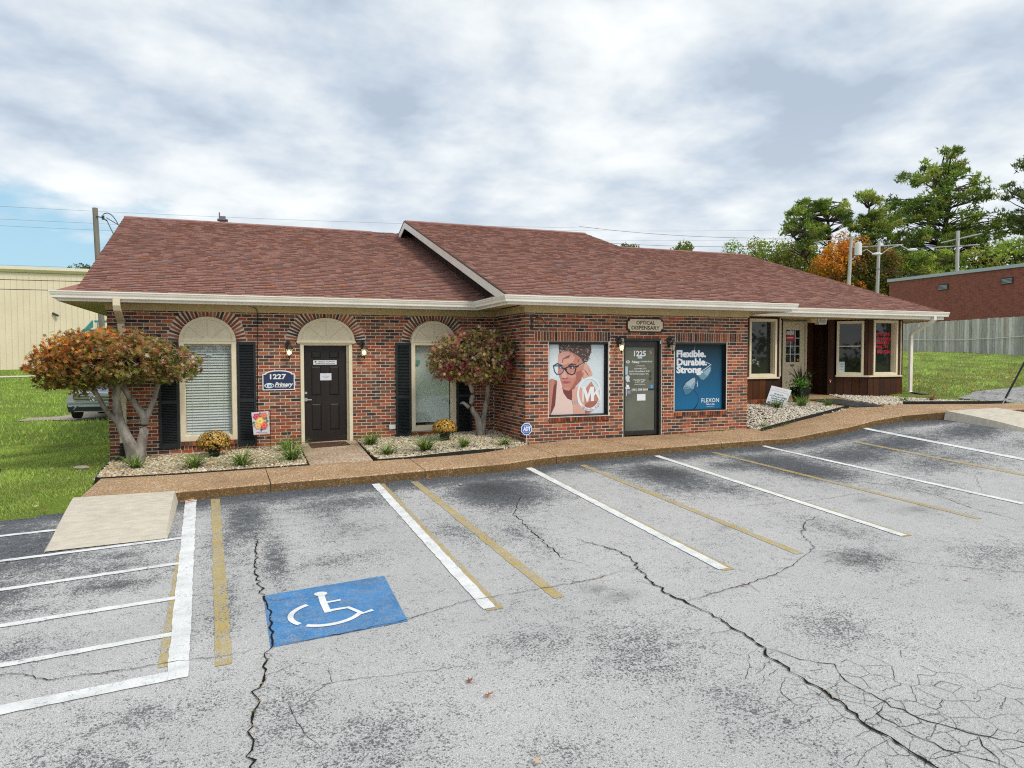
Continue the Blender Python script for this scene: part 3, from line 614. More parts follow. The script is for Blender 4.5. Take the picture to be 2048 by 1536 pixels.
for lb, bd, wh, dn, r0, r1 in ((L4[0], BED1, 0., 1150, .016, .032), (L4[1], BED2, .15, 1050, .017, .033), (L4[2], BED3, .5, 800, .02, .036), (L4[3], BED4, .4, 700, .02, .036)):
    pebbles('gravel', bd, dn, r0, r1, wh, zf=WB3 if bd is BED3 else W, label=lb, category='gravel')
def edging(path, h, label):
    mb = MB(); V = []; P = [Vector((*p, 0)) for p in path]
    n = len(P)
    for i, p in enumerate(P):
        d = (P[min(i+1, n-1)]-P[max(i-1, 0)]).normalized(); nn = Vector((-d.y, d.x, 0))*.009; z = float(W(p.x, p.y)); hh = h[i] if hasattr(h, '__len__') else h
        for q, zz in ((p-nn, z-.05), (p-nn, z+hh), (p+nn, z+hh), (p+nn, z-.05)): V.append((q.x, q.y, zz))
    mb.add(V, [(4*i+k, 4*i+(k+1) % 4, 4*i+4+(k+1) % 4, 4*i+4+k) for i in range(n-1) for k in range(4)]+[(0, 1, 2, 3), (4*n-4, 4*n-3, 4*n-2, 4*n-1)])
    return tag(mb.build('landscape_edging', M_blackpl), label, 'edging', 'black landscape edging')
edging([(-2.27, .1), (-2.25, -1.0), (-2.18, -2.02), (-.932, -2.232), (.39, -2.292), (1.10, -2.352), (1.11, -.9)], .022, 'thin black plastic edging round the bed under the blind-covered window')
edging([(2.28, -2.2), (2.29, -2.41), (2.83, -2.492), (3.2, -2.52), (3.8, -2.543), (4.3, -2.492), (4.7, -2.35)], [.02, .02, .03, .05, .07, .06, .02], 'black plastic edging bulging up beside the walk near the inside corner')
edging([(10.86, -2.33), (11.1, -2.26), (12.4, -1.93), (13.95, -1.82)], .07, 'tall black plastic edging along the wedge bed with the leaning sign')
edging([(14.95, -2.50), (15.5, -2.90), (16.6, -3.335), (17.2, -3.45)], .07, 'black plastic edging beside the gravel under the brown bay window')

# ================================================================ OFFICE BUILDING
bld = thing('office_building', 'long low red brick office with brown shingle roof, arched windows and brown wood bays', 'building')
BRC = [((.36, .095, .045), 5), ((.27, .075, .04), 5), ((.42, .14, .062), 4), ((.18, .07, .042), 5), ((.12, .062, .045), 4), ((.065, .045, .042), 3), ((.19, .10, .065), 4), ((.42, .20, .12), 1)]
BRL = [c for c, w in BRC for _ in range(w)]
bricks = []     # (dist, frame, corners4(u,z), depth0, depth1, colour, wall)
def brick_box(fr, u0, u1, z0, z1, wall, d1=.0, d0=-.03, pal=None, shift=0.):
    c = random.choice(pal or BRL); k = random.uniform(.85, 1.15); c = tuple(x*k for x in c)
    bricks.append((dist(fr.p((u0+u1)/2, (z0+z1)/2)), fr, [(u0, z0), (u1, z0), (u1, z1), (u0, z1)], d0+shift, d1+random.uniform(-.002, .002)+shift, c, wall))
CO = .0677; BW = .2032; J = .0135
def field(fr, U0, U1, Z0, Z1, wall, rects=(), ells=(), pal=None, phase=0., lightlow=None):
    k0 = math.floor((Z0-.312)/CO); k1 = math.ceil((Z1-.312)/CO)
    for k in range(k0, k1):
        z0 = .312+k*CO+J/2; z1 = z0+CO-J; zm = (z0+z1)/2
        if zm < Z0 or zm > Z1: continue
        blocks = []
        for a, b, c, d in rects:
            if c < zm < d: blocks.append((a, b))
        for cx, rx, zb, rz in ells:
            if zb <= zm < zb+rz:
                h = rx*math.sqrt(max(0, 1-((zm-zb)/rz)**2)); blocks.append((cx-h, cx+h))
        off = phase+(BW/2 if k % 2 else 0); i0 = math.floor((U0-off)/BW)
        u = off+i0*BW
        while u < U1:
            a, b = max(u+J/2, U0), min(u+BW-J/2, U1); segs = [(a, b)]
            for ba, bb in blocks:
                ns = []
                for s0, s1 in segs:
                    if bb <= s0 or ba >= s1: ns.append((s0, s1)); continue
                    if ba > s0: ns.append((s0, ba-J*.6))
                    if bb < s1: ns.append((bb+J*.6, s1))
                segs = ns
            for s0, s1 in segs:
                if s1-s0 > .02: brick_box(fr, s0, s1, z0, z1, wall, pal=pal)
            u += BW
def voussoir(fr, cx, zb, rx, rz, Rx, Rz, n, wall):
    for i in range(n):
        t0 = math.pi*(i+.09)/n; t1 = math.pi*(i+.91)/n; P = [(cx+rx*math.cos(t), zb+rz*math.sin(t)) for t in (t0, t1)]; Q = [(cx+Rx*math.cos(t), zb+Rz*math.sin(t)) for t in (t0+.02, t1-.02)]
        if min(p[1] for p in Q+P) > .93: continue
        c = random.choice(BRL); bricks.append((dist(fr.p(cx, zb+.5)), fr, [P[0], Q[0], Q[1], P[1]][::-1], -.03, .004, c, wall))
def soldiers(fr, U0, U1, z0, z1, wall, w=.0677, d1=.0, d0=-.03):
    n = round((U1-U0)/w); s = (U1-U0)/n
    for i in range(n): brick_box(fr, U0+i*s+J/2, U0+(i+1)*s-J/2, z0, z1, wall, d1=d1, d0=d0)
EL = [(-.56, .70, .305, .72), (1.686, .80, .29, .73), (3.952, .70, .30, .72)]
REC_L = [(-1.075, -.045, -1.80, .31), (1.165, 2.207, -2.0, .30), (3.455, 4.46, -1.80, .30)]
wl = MB(); FL.box(wl, -2.272, 5.36, -2.5, .99, -.20, -.010)
wl2 = MB()
# mortar faces with openings left out for the glazing: built from strips
def wallstrips(fr, U0, U1, Z0, Z1, rects, d0, d1):
    mb = MB(); us = sorted(set([U0, U1]+[r for q in rects for r in q[:2]])); zs = sorted(set([Z0, Z1]+[r for q in rects for r in q[2:]]))
    for a, b in zip(us[:-1], us[1:]):
        run = None
        for c, d in zip(zs[:-1], zs[1:]):
            hole = any(q[0] <= (a+b)/2 <= q[1] and q[2] <= (c+d)/2 <= q[3] for q in rects)
            if hole:
                if run: fr.box(mb, a, b, run[0], run[1], d0, d1); run = None
            else: run = (run[0], d) if run else (c, d)
        if run: fr.box(mb, a, b, run[0], run[1], d0, d1)
    return mb
HOLE_L = [(-1.0, -.12, -1.60, .27), (1.235, 2.135, -2.5, .255), (3.53, 4.39, -1.58, .26)]
HOLE_B = [(5.875, 7.245, -1.235, .31), (7.61, 8.55, -2.5, .385), (8.89, 10.262, -1.215, .31)]
W_L = wallstrips(FL, -2.272, 5.36, -2.5, .99, HOLE_L, -.20, -.005).build('brick_wall', M_mortar, bld)
W_S = MB(); FS.box(W_S, .01, 1.845, -2.5, .985, -.19, -.005); W_S = W_S.build('brick_wall', M_mortar, bld)
W_B = wallstrips(FB, 5.3605, 10.842, -2.5, .99, HOLE_B, -.20, -.005).build('brick_wall', M_mortar, bld)
field(FL, -2.28, 5.352, -2.1, .97, 0, rects=REC_L, ells=EL, phase=-2.28)
for cx, n, rx, Rx in ((-.56, 27, .512, .70), (1.686, 30, .585, .80), (3.952, 27, .512, .70)):
    voussoir(FL, cx, .305, rx, rx*.93 if rx < .55 else rx*.85, Rx, .72, n, 0)
for a, b in ((-1.075, -.045), (3.455, 4.46)):
    soldiers(FL, a, b, -1.712, -1.630, 0, d1=.045, d0=-.02); soldiers(FL, a, b, -1.797, -1.722, 0)
field(FS, .0, 1.852, -2.1, .97, 1, phase=1.852-.2032*9)
field(FB, 5.355, 10.852, -2.1, .97, 2, phase=5.355, rects=[(5.555, 7.29, .312, .515), (8.895, 10.66, .312, .515), (5.86, 7.26, -1.345, .312), (7.605, 8.556, -2.0, .386), (8.872, 10.278, -1.32, .312)])
soldiers(FB, 5.56, 7.285, .318, .510, 2, w=.063); soldiers(FB, 8.90, 10.655, .318, .510, 2, w=.063)
soldiers(FB, 5.865, 7.26, -1.335, -1.25, 2, d1=.03); soldiers(FB, 8.875, 10.275, -1.31, -1.225, 2, d1=.03)
WALLS = [W_L, W_S, W_B]
bricks.sort(key=lambda b: b[0])
def brick_mesh(mb, b):
    _, fr, q, d0, d1, c, _w = b
    vs = [fr.p(u, z, d0) for u, z in q]+[fr.p(u, z, d1) for u, z in q]
    mb.add(vs, [(0, 1, 2, 3), (4, 7, 6, 5), (0, 4, 5, 1), (1, 5, 6, 2), (2, 6, 7, 3), (3, 7, 4, 0)], c)
share = {}
for b in bricks[:300]:
    _, fr, q, d0, d1, c, w = b; u0, z0 = q[0]
    loc = [(round(u-u0, 3), round(z-z0, 3)) for u, z in q]; ci = tuple(round(x, 1 if False else 2) for x in c); key = (tuple(loc), ci, round(d1, 3), id(fr))
    if key not in share:
        mb = MB(); f2 = Fr(0, 0, fr.u[0], fr.u[1]); brick_mesh(mb, (0, f2, loc, d0, d1, c, w)); ob = mb.build('brick', M_brick, WALLS[w]); share[key] = ob.data
    else:
        ob = bpy.data.objects.new('brick', share[key]); COL.objects.link(ob); ob.parent = WALLS[w]
    p = fr.p(u0, z0, 0); ob.location = p
for w in range(3):
    mb = MB()
    for b in bricks[300:]:
        if b[6] == w: brick_mesh(mb, b)
    mb.build('brick', M_brick, WALLS[w], kind='stuff')

# ---- remaining walls (rear and sides)
bw = MB()
bw.box(-2.27, .21, -2.4, -2.07, 15.5, .99); bw.box(-2.27, 15.3, -2.4, 17.4, 15.5, .99)
bw.box(10.642, -1.84, -2.4, 10.848, -.56, 1.0)
bw.box(10.642, -.54, -2.4, 10.86, .5, 1.0)
bw.box(17.2, .2, -2.4, 17.4, 15.3, 1.0)
bw.build('rear_wall', mat('plain_brick', (.26, .08, .045), (.14, .06, .04), 12, .9, .4, 60, .1), bld)
# interior floor/dark room so that glass looks into something
ir = MB(); ir.box(-2.0, .25, -1.85, 17.1, 8, -1.8); ir.box(-2.0, 7.9, -1.8, 17.1, 8, 1.0); ir.box(-2.0, .25, .99, 17.1, 8, 1.02)
ir.build('interior', mat('dim_interior', (.16, .15, .14), (.10, .095, .09), 1.2, .9), bld)

# ---- frieze, soffit, fascia
fz = MB()
FL.box(fz, -2.30, 5.335, .882, 1.0, -.01, .022); FS.box(fz, .022, 1.878, .882, 1.0, -.01, .022); FB.box(fz, 5.3335, 10.862, .882, 1.0, -.008, .0225)
fz.box(-2.302, .0, .882, -2.27, 15, 1.0)
fz.box(10.8625, -1.856, .882, 10.884, -.58, 1.0)
fz.build('frieze_board', M_frieze, bld)
sf = MB()
sf.box(-2.93, -.585, 1.0, 5.355, .02, 1.012); sf.box(4.765, -2.44, 1.0, 11.55, -.586, 1.012); sf.box(-2.93, .021, 1.0, -2.27, 15, 1.012)
sf.build('soffit', M_frieze, bld)
sf2 = MB(); sf2.box(10.87, -1.13, .995, 18.02, .8, 1.0095); sf2.box(17.4, .801, .995, 18.02, 15, 1.0095); sf2.build('soffit', M_frieze, bld)
fa = MB()
fa.box(-2.932, -.600, .99, 4.752, -.586, 1.165); fa.box(4.752, -2.456, .99, 4.766, -.586, 1.165); fa.box(4.766, -2.456, .99, 11.55, -2.442, 1.165); fa.box(11.55, -2.456, .99, 11.563, -.7, 1.165); fa.box(-2.945, -.600, .99, -2.932, 15, 1.165)
fa.box(10.9, -1.145, .985, 18.03, -1.131, 1.19); fa.box(18.03, -1.145, .985, 18.044, 15, 1.19)
fa.build('fascia', M_gutter, bld)
PROF = [(.10, -.125), (.045, -.130), (.035, -.118), (.032, -.085), (.016, -.055), (.010, -.035), (.010, -.026), (.0, -.022), (.0, 0.), (.012, 0.), (.012, -.02), (.03, -.05), (.045, -.11), (.10, -.115)]
def gutter(path, zt, inward):
    """sweep; inward=+1 puts the trough on the left of the path direction"""
    P = [Vector((*p, 0)) for p in path]; n = len(P); V = []; K = len(PROF)
    for i in range(n):
        d0 = (P[i]-P[i-1]).normalized() if i else (P[1]-P[0]).normalized(); d1 = (P[i+1]-P[i]).normalized() if i < n-1 else d0
        n0 = Vector((-d0.y, d0.x, 0)); n1 = Vector((-d1.y, d1.x, 0)); mt = (n0+n1); mt = mt/(mt.dot(n0))
        for o, z in PROF: q = P[i]+mt*o*inward; V.append((q.x, q.y, zt+z))
    mb = MB(); mb.add(V, [(i*K+k, i*K+(k+1) % K, (i+1)*K+(k+1) % K, (i+1)*K+k) for i in range(n-1) for k in range(K)])
    for i in (0, n-1):
        q = [V[i*K+k] for k in range(1, 9)]+[(V[i*K+0][0], V[i*K+0][1], zt)]; mb.poly(q+[V[i*K+0]])
    return mb
gutter([(-3.045, 15), (-3.045, -.70), (4.652, -.70), (4.652, -2.556), (11.66, -2.556)], 1.165, 1).build('gutter', M_gutter, bld)
gutter([(10.95, -1.25), (18.14, -1.25)], 1.19, 1).build('gutter', M_gutter, bld)

# ---- roof
RC = [((.42, .22, .18), 10), ((.40, .205, .168), 10), ((.44, .235, .19), 10), ((.44, .21, .15), 1), ((.39, .235, .21), 2), ((.36, .185, .155), 2)]
RCL = [c for c, w in RC for _ in range(w)]
shing = []
def roof_plane(x0a, x0b, x1a, x1b, y0, z0, y1, z1, which, skip=None):
    """front slope: eave (y0,z0) to ridge (y1,z1), x edges shear linearly"""
    L = math.hypot(y1-y0, z1-z0); sy_, sz_ = (y1-y0)/L, (z1-z0)/L; ny, nz_ = -sz_, sy_; ex = .143; k = 0; s = 0
    while s < L-.02:
        t = s/L; xa = x0a+(x0b-x0a)*t; xb = x1a+(x1b-x1a)*t; x = xa; s1 = min(s+ex*1.03, L)
        while x < xb:
            w = random.choice((.10, .13, .16, .19, .23)); x2 = min(x+w, xb); th = random.choice((.006, .010, .016, .020))
            pat = mnoise.noise(Vector((x*.9, s*2.2, which*7)))
            c = random.choice(RCL)
            if pat > .22 and random.random() < .28: c = random.choice([(.48, .22, .12), (.46, .21, .14), (.36, .25, .235)])
            g = random.uniform(.955, 1.045)*(1+.06*mnoise.noise(Vector((x*.3, s*.3, 3)))); c = tuple(q*g for q in c)
            yb, zb = y0+sy_*s, z0+sz_*s; yt, zt = y0+sy_*s1, z0+sz_*s1
            xg = x+.002; x2g = x2-.002
            low = (yb+ny*(th+.006), zb+nz_*(th+.006)); hi = (yt+ny*.003, zt+nz_*.003)
            if not skip or not skip((x+x2)/2, (yb+yt)/2):
                shing.append((dist(((x+x2)/2, yb, zb)), [(xg, *low), (x2g, *low), (x2g, *hi), (xg, *hi), (xg, yb, zb), (x2g, yb, zb)], c, which))
            x = x2
        s += ex
YR, ZR = 7.70, 3.955
YB_, ZB_ = 6.35, 4.11
SP = (4.11-1.165)/(6.35+2.456)
roofs = []
def deck(pts, name='roof'):
    mb = MB()
    for q, e in pts: mb.prism(q, e)
    o = mb.build(name, mat('roof_deck', (.16, .09, .08), (.12, .07, .065), 30, .95, .4, 120, .1), bld); roofs.append(o); return o
def slab(x0a, x0b, x1a, x1b, y0, z0, y1, z1, th=.03): return ([(x0a, y0, z0), (x1a, y0, z0), (x1b, y1, z1), (x0b, y1, z1)], (0, 0, -th))
RX0a, RX0b = -2.66, -2.95
r1 = deck([slab(RX0a, RX0b, 5.1, 5.1, -.60, 1.165, YR, ZR), slab(RX0b, RX0a, 18.2, 18.2, YR, ZR, 15.9, 1.2)])
r2 = deck([slab(4.77, 4.77, 10.95, 10.86, -2.456, 1.165, YB_, ZB_), slab(4.77, 4.77, 10.86, 10.86, YB_, ZB_, 8.9, ZB_-SP*(8.9-YB_))])
r3 = deck([slab(10.8, 10.8, 18.04, 18.50, -1.145, 1.19, YR-.1, 3.95)])
roof_plane(RX0a, RX0b, 5.1, 5.1, -.60, 1.165, YR, ZR, 0, skip=lambda x, y: x > 5.08)
roof_plane(4.77, 4.77, 10.95, 10.86, -2.456, 1.165, YB_, ZB_, 1)
roof_plane(10.9, 10.9, 18.06, 18.50, -1.145, 1.19, YR-.1, 3.95, 2, skip=lambda x, y: x < 10.9 and y > -1)
# pent returns at the ends of the eaves
def ret(pts, which):
    mb = MB(); mb.poly(pts, (1, 1, 1)); return mb
rt_ = MB(); 
for tri in ([(-2.98, -.61, 1.167), (-2.655, -.605, 1.170), (-2.675, -.15, 1.335)], [(-2.98, -.61, 1.167), (-2.675, -.15, 1.335), (-2.62, 15, 1.34), (-2.98, 15, 1.167)],
            [(4.76, -2.456, 1.166), (4.99, -2.456, 1.19), (5.06, -.75, 1.30), (4.76, -.60, 1.17)], [(10.86, -2.456, 1.20), (11.56, -2.456, 1.166), (11.56, -.9, 1.166), (10.86, -.9, 1.45)]):
    rt_.poly(tri, (.34, .17, .135))
rt_.build('roof_return', M_shingle, bld, kind='stuff')
shing.sort(key=lambda s: s[0])
SF = [(0, 1, 2, 3), (4, 5, 1, 0), (4, 0, 3), (5, 2, 1)]
def shade_sh(mb, c):      # course shadow painted into shingle colour: dark upper edge (partly printed band), dark butt
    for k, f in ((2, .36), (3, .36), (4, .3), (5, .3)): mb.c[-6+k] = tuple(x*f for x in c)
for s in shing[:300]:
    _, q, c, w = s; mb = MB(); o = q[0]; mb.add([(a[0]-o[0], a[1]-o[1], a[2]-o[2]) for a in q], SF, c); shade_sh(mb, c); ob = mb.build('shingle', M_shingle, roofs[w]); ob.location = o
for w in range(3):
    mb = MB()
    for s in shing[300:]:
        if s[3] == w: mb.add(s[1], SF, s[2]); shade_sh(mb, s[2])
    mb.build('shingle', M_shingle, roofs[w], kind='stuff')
rc = MB(); rcp = [c for c in RCL]
def ridge(x0, x1, y, z, o=None):
    x = x0
    while x < x1:
        c = random.choice(RCL); c = tuple(q*.8 for q in c); rc.prism([(x, y-.14, z-.035), (x, y, z+.022), (x, y+.14, z-.035), (x, y+.14, z-.05), (x, y, z+.006), (x, y-.14, z-.05)], (min(.2, x1-x), 0, 0), c); x += .205
ridge(RX0b, 4.0, YR, ZR+.012); ridge(4.77, 10.86, YB_, ZB_+.012); ridge(10.9, 18.48, YR-.05, ZR+.012)
rc.build('ridge_cap', M_shingle, roofs[0], kind='stuff')
# gable over the step in the roof: barge board, boards, dark soffit
bgd = MB(); t = (ZB_-1.165)/(YB_+2.456)
def gp_(y, off): return (4.765, y, 1.165+t*(y+2.456)+off) if y <= YB_ else (4.765, y, ZB_-t*(y-YB_)+off)
bgd.prism([gp_(-2.456, -.02), gp_(YB_, -.02), gp_(7.35, -.02), gp_(7.35, -.20), gp_(YB_, -.21), gp_(-2.05, -.20)], (-.022, 0, 0))
bgd.build('barge_board', M_gutter, roofs[1])
drp = MB(); drp.prism([gp_(-2.456, .012), gp_(YB_, .012), gp_(7.4, .012), gp_(7.4, -.02), gp_(YB_, -.018), gp_(-2.456, -.018)], (-.03, 0, 0)); drp.build('drip_edge', flat('drip_dark', (.10, .06, .05), .8), roofs[1])
gs = MB(); gs.prism([(4.79, -2.3, 1.165+t*.15-.034), (4.79, YB_, ZB_-.034), (4.79, 7.3, ZB_-t*.95-.034), (4.79, 7.3, ZB_-t*.95-.05), (4.79, YB_, ZB_-.05), (4.79, -2.3, 1.165+t*.15-.05)], (.31, 0, 0)); gs.build('rake_soffit', M_darkwood, roofs[1])
y = -2.2
while y < 7.2:
    y2 = min(y+.285, 7.25); zt = lambda q: (1.165+t*(q+2.456) if q < YB_ else ZB_-t*(q-YB_))-.05
    zl = lambda q: max(1.0, 1.165+(ZR-1.165)/(YR+.6)*(q+.6))-.02
    mb = MB(); d = random.uniform(-.004, .006); mb.prism([(5.08, y+.006, zl(y)), (5.08, y2-.006, zl(y2)), (5.08, y2-.006, zt(y2)), (5.08, y+.006, zt(y))], (.02+d, 0, 0)); mb.build('gable_board', M_darkwood, roofs[1]); y += .3
gk = MB(); gk.prism([(5.105, -2.3, 1.0), (5.105, 7.4, 3.8), (5.105, YB_, ZB_-.06), (5.105, -2.3, 1.18)], (.02, 0, 0)); gk.build('gable_backing', flat('gable_shadow', (.012, .009, .008), .9), roofs[1])
g2 = MB(); g2.prism([(-2.3, -.3, 1.1), (-2.3, 15.4, 1.1), (-2.3, YR, ZR-.05)], (.1, 0, 0)); g2.prism([(17.9, -.8, 1.05), (17.9, 15.4, 1.05), (17.9, YR, ZR-.05)], (.1, 0, 0)); g2.prism([(10.6, -2.2, 1.15), (10.6, YB_, ZB_-.06), (10.6, 8, 3.2), (10.6, 8, 1.2)], (.1, 0, 0))
g2.build('gable_wall', M_darkwood, bld)
# roof vent
rv = MB(); rv.box(-.47, 7.75, 3.9, -.30, 7.95, 4.17); rv.tube([(-.47, 7.8, 4.1), (-.47, 7.8, 4.28)], .02, 6); rv.box(-.53, 7.7, 4.05, -.24, 8.0, 4.08)
rv.build('roof_vent', flat('galvanised', (.20, .18, .20), .5, .4, .5), bld)

# ---- windows
def casing(fr, u0, u1, z0, z1, w, wt, wb, d0, d1, m, name='frame', parent=None):
    mb = MB(); fr.box(mb, u0, u0+w, z0, z1, d0, d1); fr.box(mb, u1-w, u1, z0, z1, d0, d1); fr.box(mb, u0+w, u1-w, z1-wt, z1, d0, d1); fr.box(mb, u0+w, u1-w, z0, z0+wb, d0, d1)
    return mb.build(name, m, parent, bevel=.003)
def fan(fr, cx, zb, rx, rz, parent):
    n = 28; mb = MB(); P = [(cx+rx*math.cos(math.pi*i/n), zb+rz*math.sin(math.pi*i/n)) for i in range(n+1)]
    fr.prism(mb, P, -.02, .010)
    a = MB()
    for i in range(n):
        t0, t1 = math.pi*i/n, math.pi*(i+1)/n; e = .06
        q = [(cx+rx*math.cos(t0), zb+rz*math.sin(t0)), (cx+rx*math.cos(t1), zb+rz*math.sin(t1)), (cx+(rx-e)*math.cos(t1), zb+.001+(rz-e)*math.sin(t1)), (cx+(rx-e)*math.cos(t0), zb+.001+(rz-e)*math.sin(t0))]
        fr.prism(a, q, -.005, .032)
    fr.box(a, cx-rx+.06, cx+rx-.06, zb, zb+.035, -.004, .0315)
    o = mb.build('fanlight', M_cream, parent); a.build('arch_trim', M_cream, o)
    for ang in (40, 90, 140):
        m2 = MB(); c, s = math.cos(R(ang)), math.sin(R(ang)); r0, r1 = .075, (rx-.065 if ang != 90 else rz-.06)
        r1 = 1/math.sqrt((c/(rx-.06))**2+(s/(rz-.06))**2)
        for sg in (-1, 1):
            ox, oz = -s*.006*sg, c*.006*sg
            pass
        q = [(cx+c*r0-s*.008, zb+s*r0+c*.008), (cx+c*r0+s*.008, zb+s*r0-c*.008), (cx+c*r1+s*.008, zb+s*r1-c*.008), (cx+c*r1-s*.008, zb+s*r1+c*.008)]
        fr.prism(m2, q, -.004, .018); m2.build('spoke', mat('shadow_cream', (.74, .65, .47), (.70, .61, .44), 8, .6), o)
    hb = MB(); fr.prism(hb, [(cx+.08*math.cos(math.pi*i/10), zb+.034+.075*math.sin(math.pi*i/10)) for i in range(11)], .0, .022); hb.build('hub', M_cream, o)
    return o
def window_brick(u0, u1, z0, z1, blind):
    w = empty_part('window', bld)
    casing(FL, u0, u1, z0, z1, .085, .05, .10, -.06, .028, M_cream, 'frame', w)
    ib = MB()
    for a, b, c, d in ((u0+.085, u0+.10, z0+.10, z1-.05), (u1-.10, u1-.085, z0+.10, z1-.05), (u0+.10, u1-.10, z1-.065, z1-.05), (u0+.10, u1-.10, z0+.10, z0+.115)): FL.box(ib, a, b, c, d, -.11, -.06)
    ib.build('sash', M_cream if blind else M_cream, w)
    pn = MB(); FL.box(pn, u0+.10, u1-.10, z0+.115, z1-.065, -.085, -.081); pn.build('pane', M_clear, w)
    a, b, c, d = u0+.103, u1-.103, z0+.118, z1-.068
    if blind:
        z = d-.03; hd = MB(); FL.box(hd, a, b, d-.028, d, -.135, -.10); hd.build('blind_headrail', M_white, w)
        while z > c+.03:
            sl = MB(); h = .044+random.uniform(-.002, .003); dz = random.uniform(-.002, .002)
            P = FL.p; sl.hexa([P(a, z-h+dz, -.108), P(b, z-h+dz, -.108), P(b, z-h+dz-.002, -.112), P(a, z-h+dz-.002, -.112), P(a, z, -.142), P(b, z, -.142), P(b, z-.003, -.146), P(a, z-.003, -.146)]); sl.build('blind_slat', M_white, w); z -= .0535
        br = MB(); FL.box(br, a, b, c, c+.022, -.14, -.10); br.build('blind_bottom_rail', M_white, w)
        cd = MB()
        for uu in (a+.11, (a+b)/2, b-.14, b-.11): FL.box(cd, uu, uu+.004, c, d, -.107, -.104)
        cd.build('blind_cord', M_white, w)
        st = MB(); FL.box(st, a+.37, a+.48, d-.20, d-.165, -.080, -.079); st.build('window_sticker', flat('pale_sticker', (.45, .58, .62), .5), w)
        bk = MB(); FL.box(bk, a-.05, b+.05, c-.05, d+.05, -.19, -.17); bk.build('dark_backing', flat('behind_blind', (.035, .04, .045), .9), w)
    else:
        sh = MB(); FL.box(sh, a, b-.015, c+.075, d, -.125, -.122); sh.build('roller_shade', mat('shade_cloth', (.60, .66, .63), (.70, .75, .71), 1.1, .8), w)
        hm = MB(); FL.box(hm, a, b-.015, c+.055, c+.078, -.13, -.117); hm.build('shade_hem', M_white, w)
        bk = MB(); FL.box(bk, a-.05, b+.05, c-.05, d+.05, -.19, -.17); bk.build('dark_backing', flat('behind_blind', (.035, .04, .045), .9), w)
        st = MB(); FL.box(st, a+.005, a+.11, -.12, -.075, -.080, -.079); FL.box(st, a+.005, a+.11, -.165, -.122, -.080, -.079); st.build('window_sticker', flat('teal_sticker', (.10, .30, .28), .5), w)
    return w
w1 = window_brick(-1.07, -.049, -1.628, .308, True); fan(FL, -.56, .312, .512, .475, bld)
w3 = window_brick(3.46, 4.455, -1.605, .300, False); fan(FL, 3.957, .304, .50, .465, bld)
fan(FL, 1.686, .325, .575, .475, bld)
def shutter(u0, u1, z0, z1):
    s = MB(); w = .045; zm = z0+(z1-z0)*.435
    for a, b, c, d in ((u0, u0+w, z0, z1), (u1-w, u1, z0, z1), (u0+w, u1-w, z1-.06, z1), (u0+w, u1-w, z0, z0+.10), (u0+w, u1-w, zm-.03, zm+.03)): FL.box(s, a, b, c, d, .002, .040)
    FL.box(s, u0+w, u1-w, z0+.1, z1-.06, .002, .008)
    o = s.build('shutter', M_shutter, bld, bevel=.003); lv = MB()
    for c, d in ((z0+.10, zm-.03), (zm+.03, z1-.06)):
        z = c+.004; P = FL.p
        while z < d-.02:
            lv.hexa([P(u0+w, z, .034), P(u1-w, z, .034), P(u1-w, z-.003, .010), P(u0+w, z-.003, .010), P(u0+w, z+.006, .034), P(u1-w, z+.006, .034), P(u1-w, z+.026, .010), P(u0+w, z+.026, .010)]); z += .0315
    lv.build('louvre', M_shutter, o, kind='stuff')
for u0, u1 in ((-1.435, -1.085), (-.035, .312), (3.117, 3.447), (4.475, 4.826)): shutter(u0, u1, -1.756, .300)

# ---- door 1227
d1 = empty_part('door', bld)
casing(FL, 1.168, 2.203, -1.83, .290, .066, .045, .0, -.06, .030, M_cream, 'door_casing', d1)
ch = MB(); FL.box(ch, 1.094, 2.274, .290, .328, -.01, .075); FL.box(ch, 1.11, 2.258, .268, .290, .03, .05); ch.build('crosshead', M_cream, d1, bevel=.004)
jb = MB(); FL.box(jb, 1.2345, 1.2395, -1.83, .245, -.14, -.06); FL.box(jb, 2.10, 2.1365, -1.83, .245, -.14, -.06); FL.box(jb, 1.2395, 2.10, .233, .245, -.14, -.06); jb.build('door_jamb', M_cream, d1)
sl = MB(); U0, U1, Z0_, Z1_ = 1.241, 2.099, -1.785, .232
us = [U0, 1.385, 1.585, 1.750, 1.950, U1]; zs_ = [Z0_, -1.52, -.965, -.80, -.19, -.03, .11, Z1_]
for i in range(5):
    for j in range(7):
        hole = i in (1, 3) and j in (1, 3, 5)
        FL.box(sl, us[i], us[i+1], zs_[j], zs_[j+1], -.14, -.112 if hole else -.10)
slab_o = sl.build('door_slab', M_door, d1)
for i in (1, 3):
    for j in (1, 3, 5):
        a, b, c, d = us[i], us[i+1], zs_[j], zs_[j+1]; e = .028; pm = MB(); P = FL.p
        o4 = [P(a+.006, c+.006, -.111), P(b-.006, c+.006, -.111), P(b-.006, d-.006, -.111), P(a+.006, d-.006, -.111)]; i4 = [P(a+e, c+e, -.099), P(b-e, c+e, -.099), P(b-e, d-e, -.099), P(a+e, d-e, -.099)]
        pm.add(o4+i4, [(4, 5, 6, 7)]+[(k, (k+1) % 4, 4+(k+1) % 4, 4+k) for k in range(4)]); pm.build('door_panel', M_door, d1)
th = MB(); FL.box(th, 1.22, 2.15, -1.83, -1.787, -.10, .045); th.build('threshold', mat('sill_metal', (.62, .63, .62), (.5, .5, .5), 10, .5), d1)
def cyl(fr, mb, u, z, d0, d1_, r, n=14): fr.prism(mb, [(u+r*math.cos(2*math.pi*k/n), z+r*math.sin(2*math.pi*k/n)) for k in range(n)], d0, d1_)
hd = MB(); cyl(FL, hd, 1.276, -.739, -.10, -.085, .026); hd.build('deadbolt', M_steel, d1)
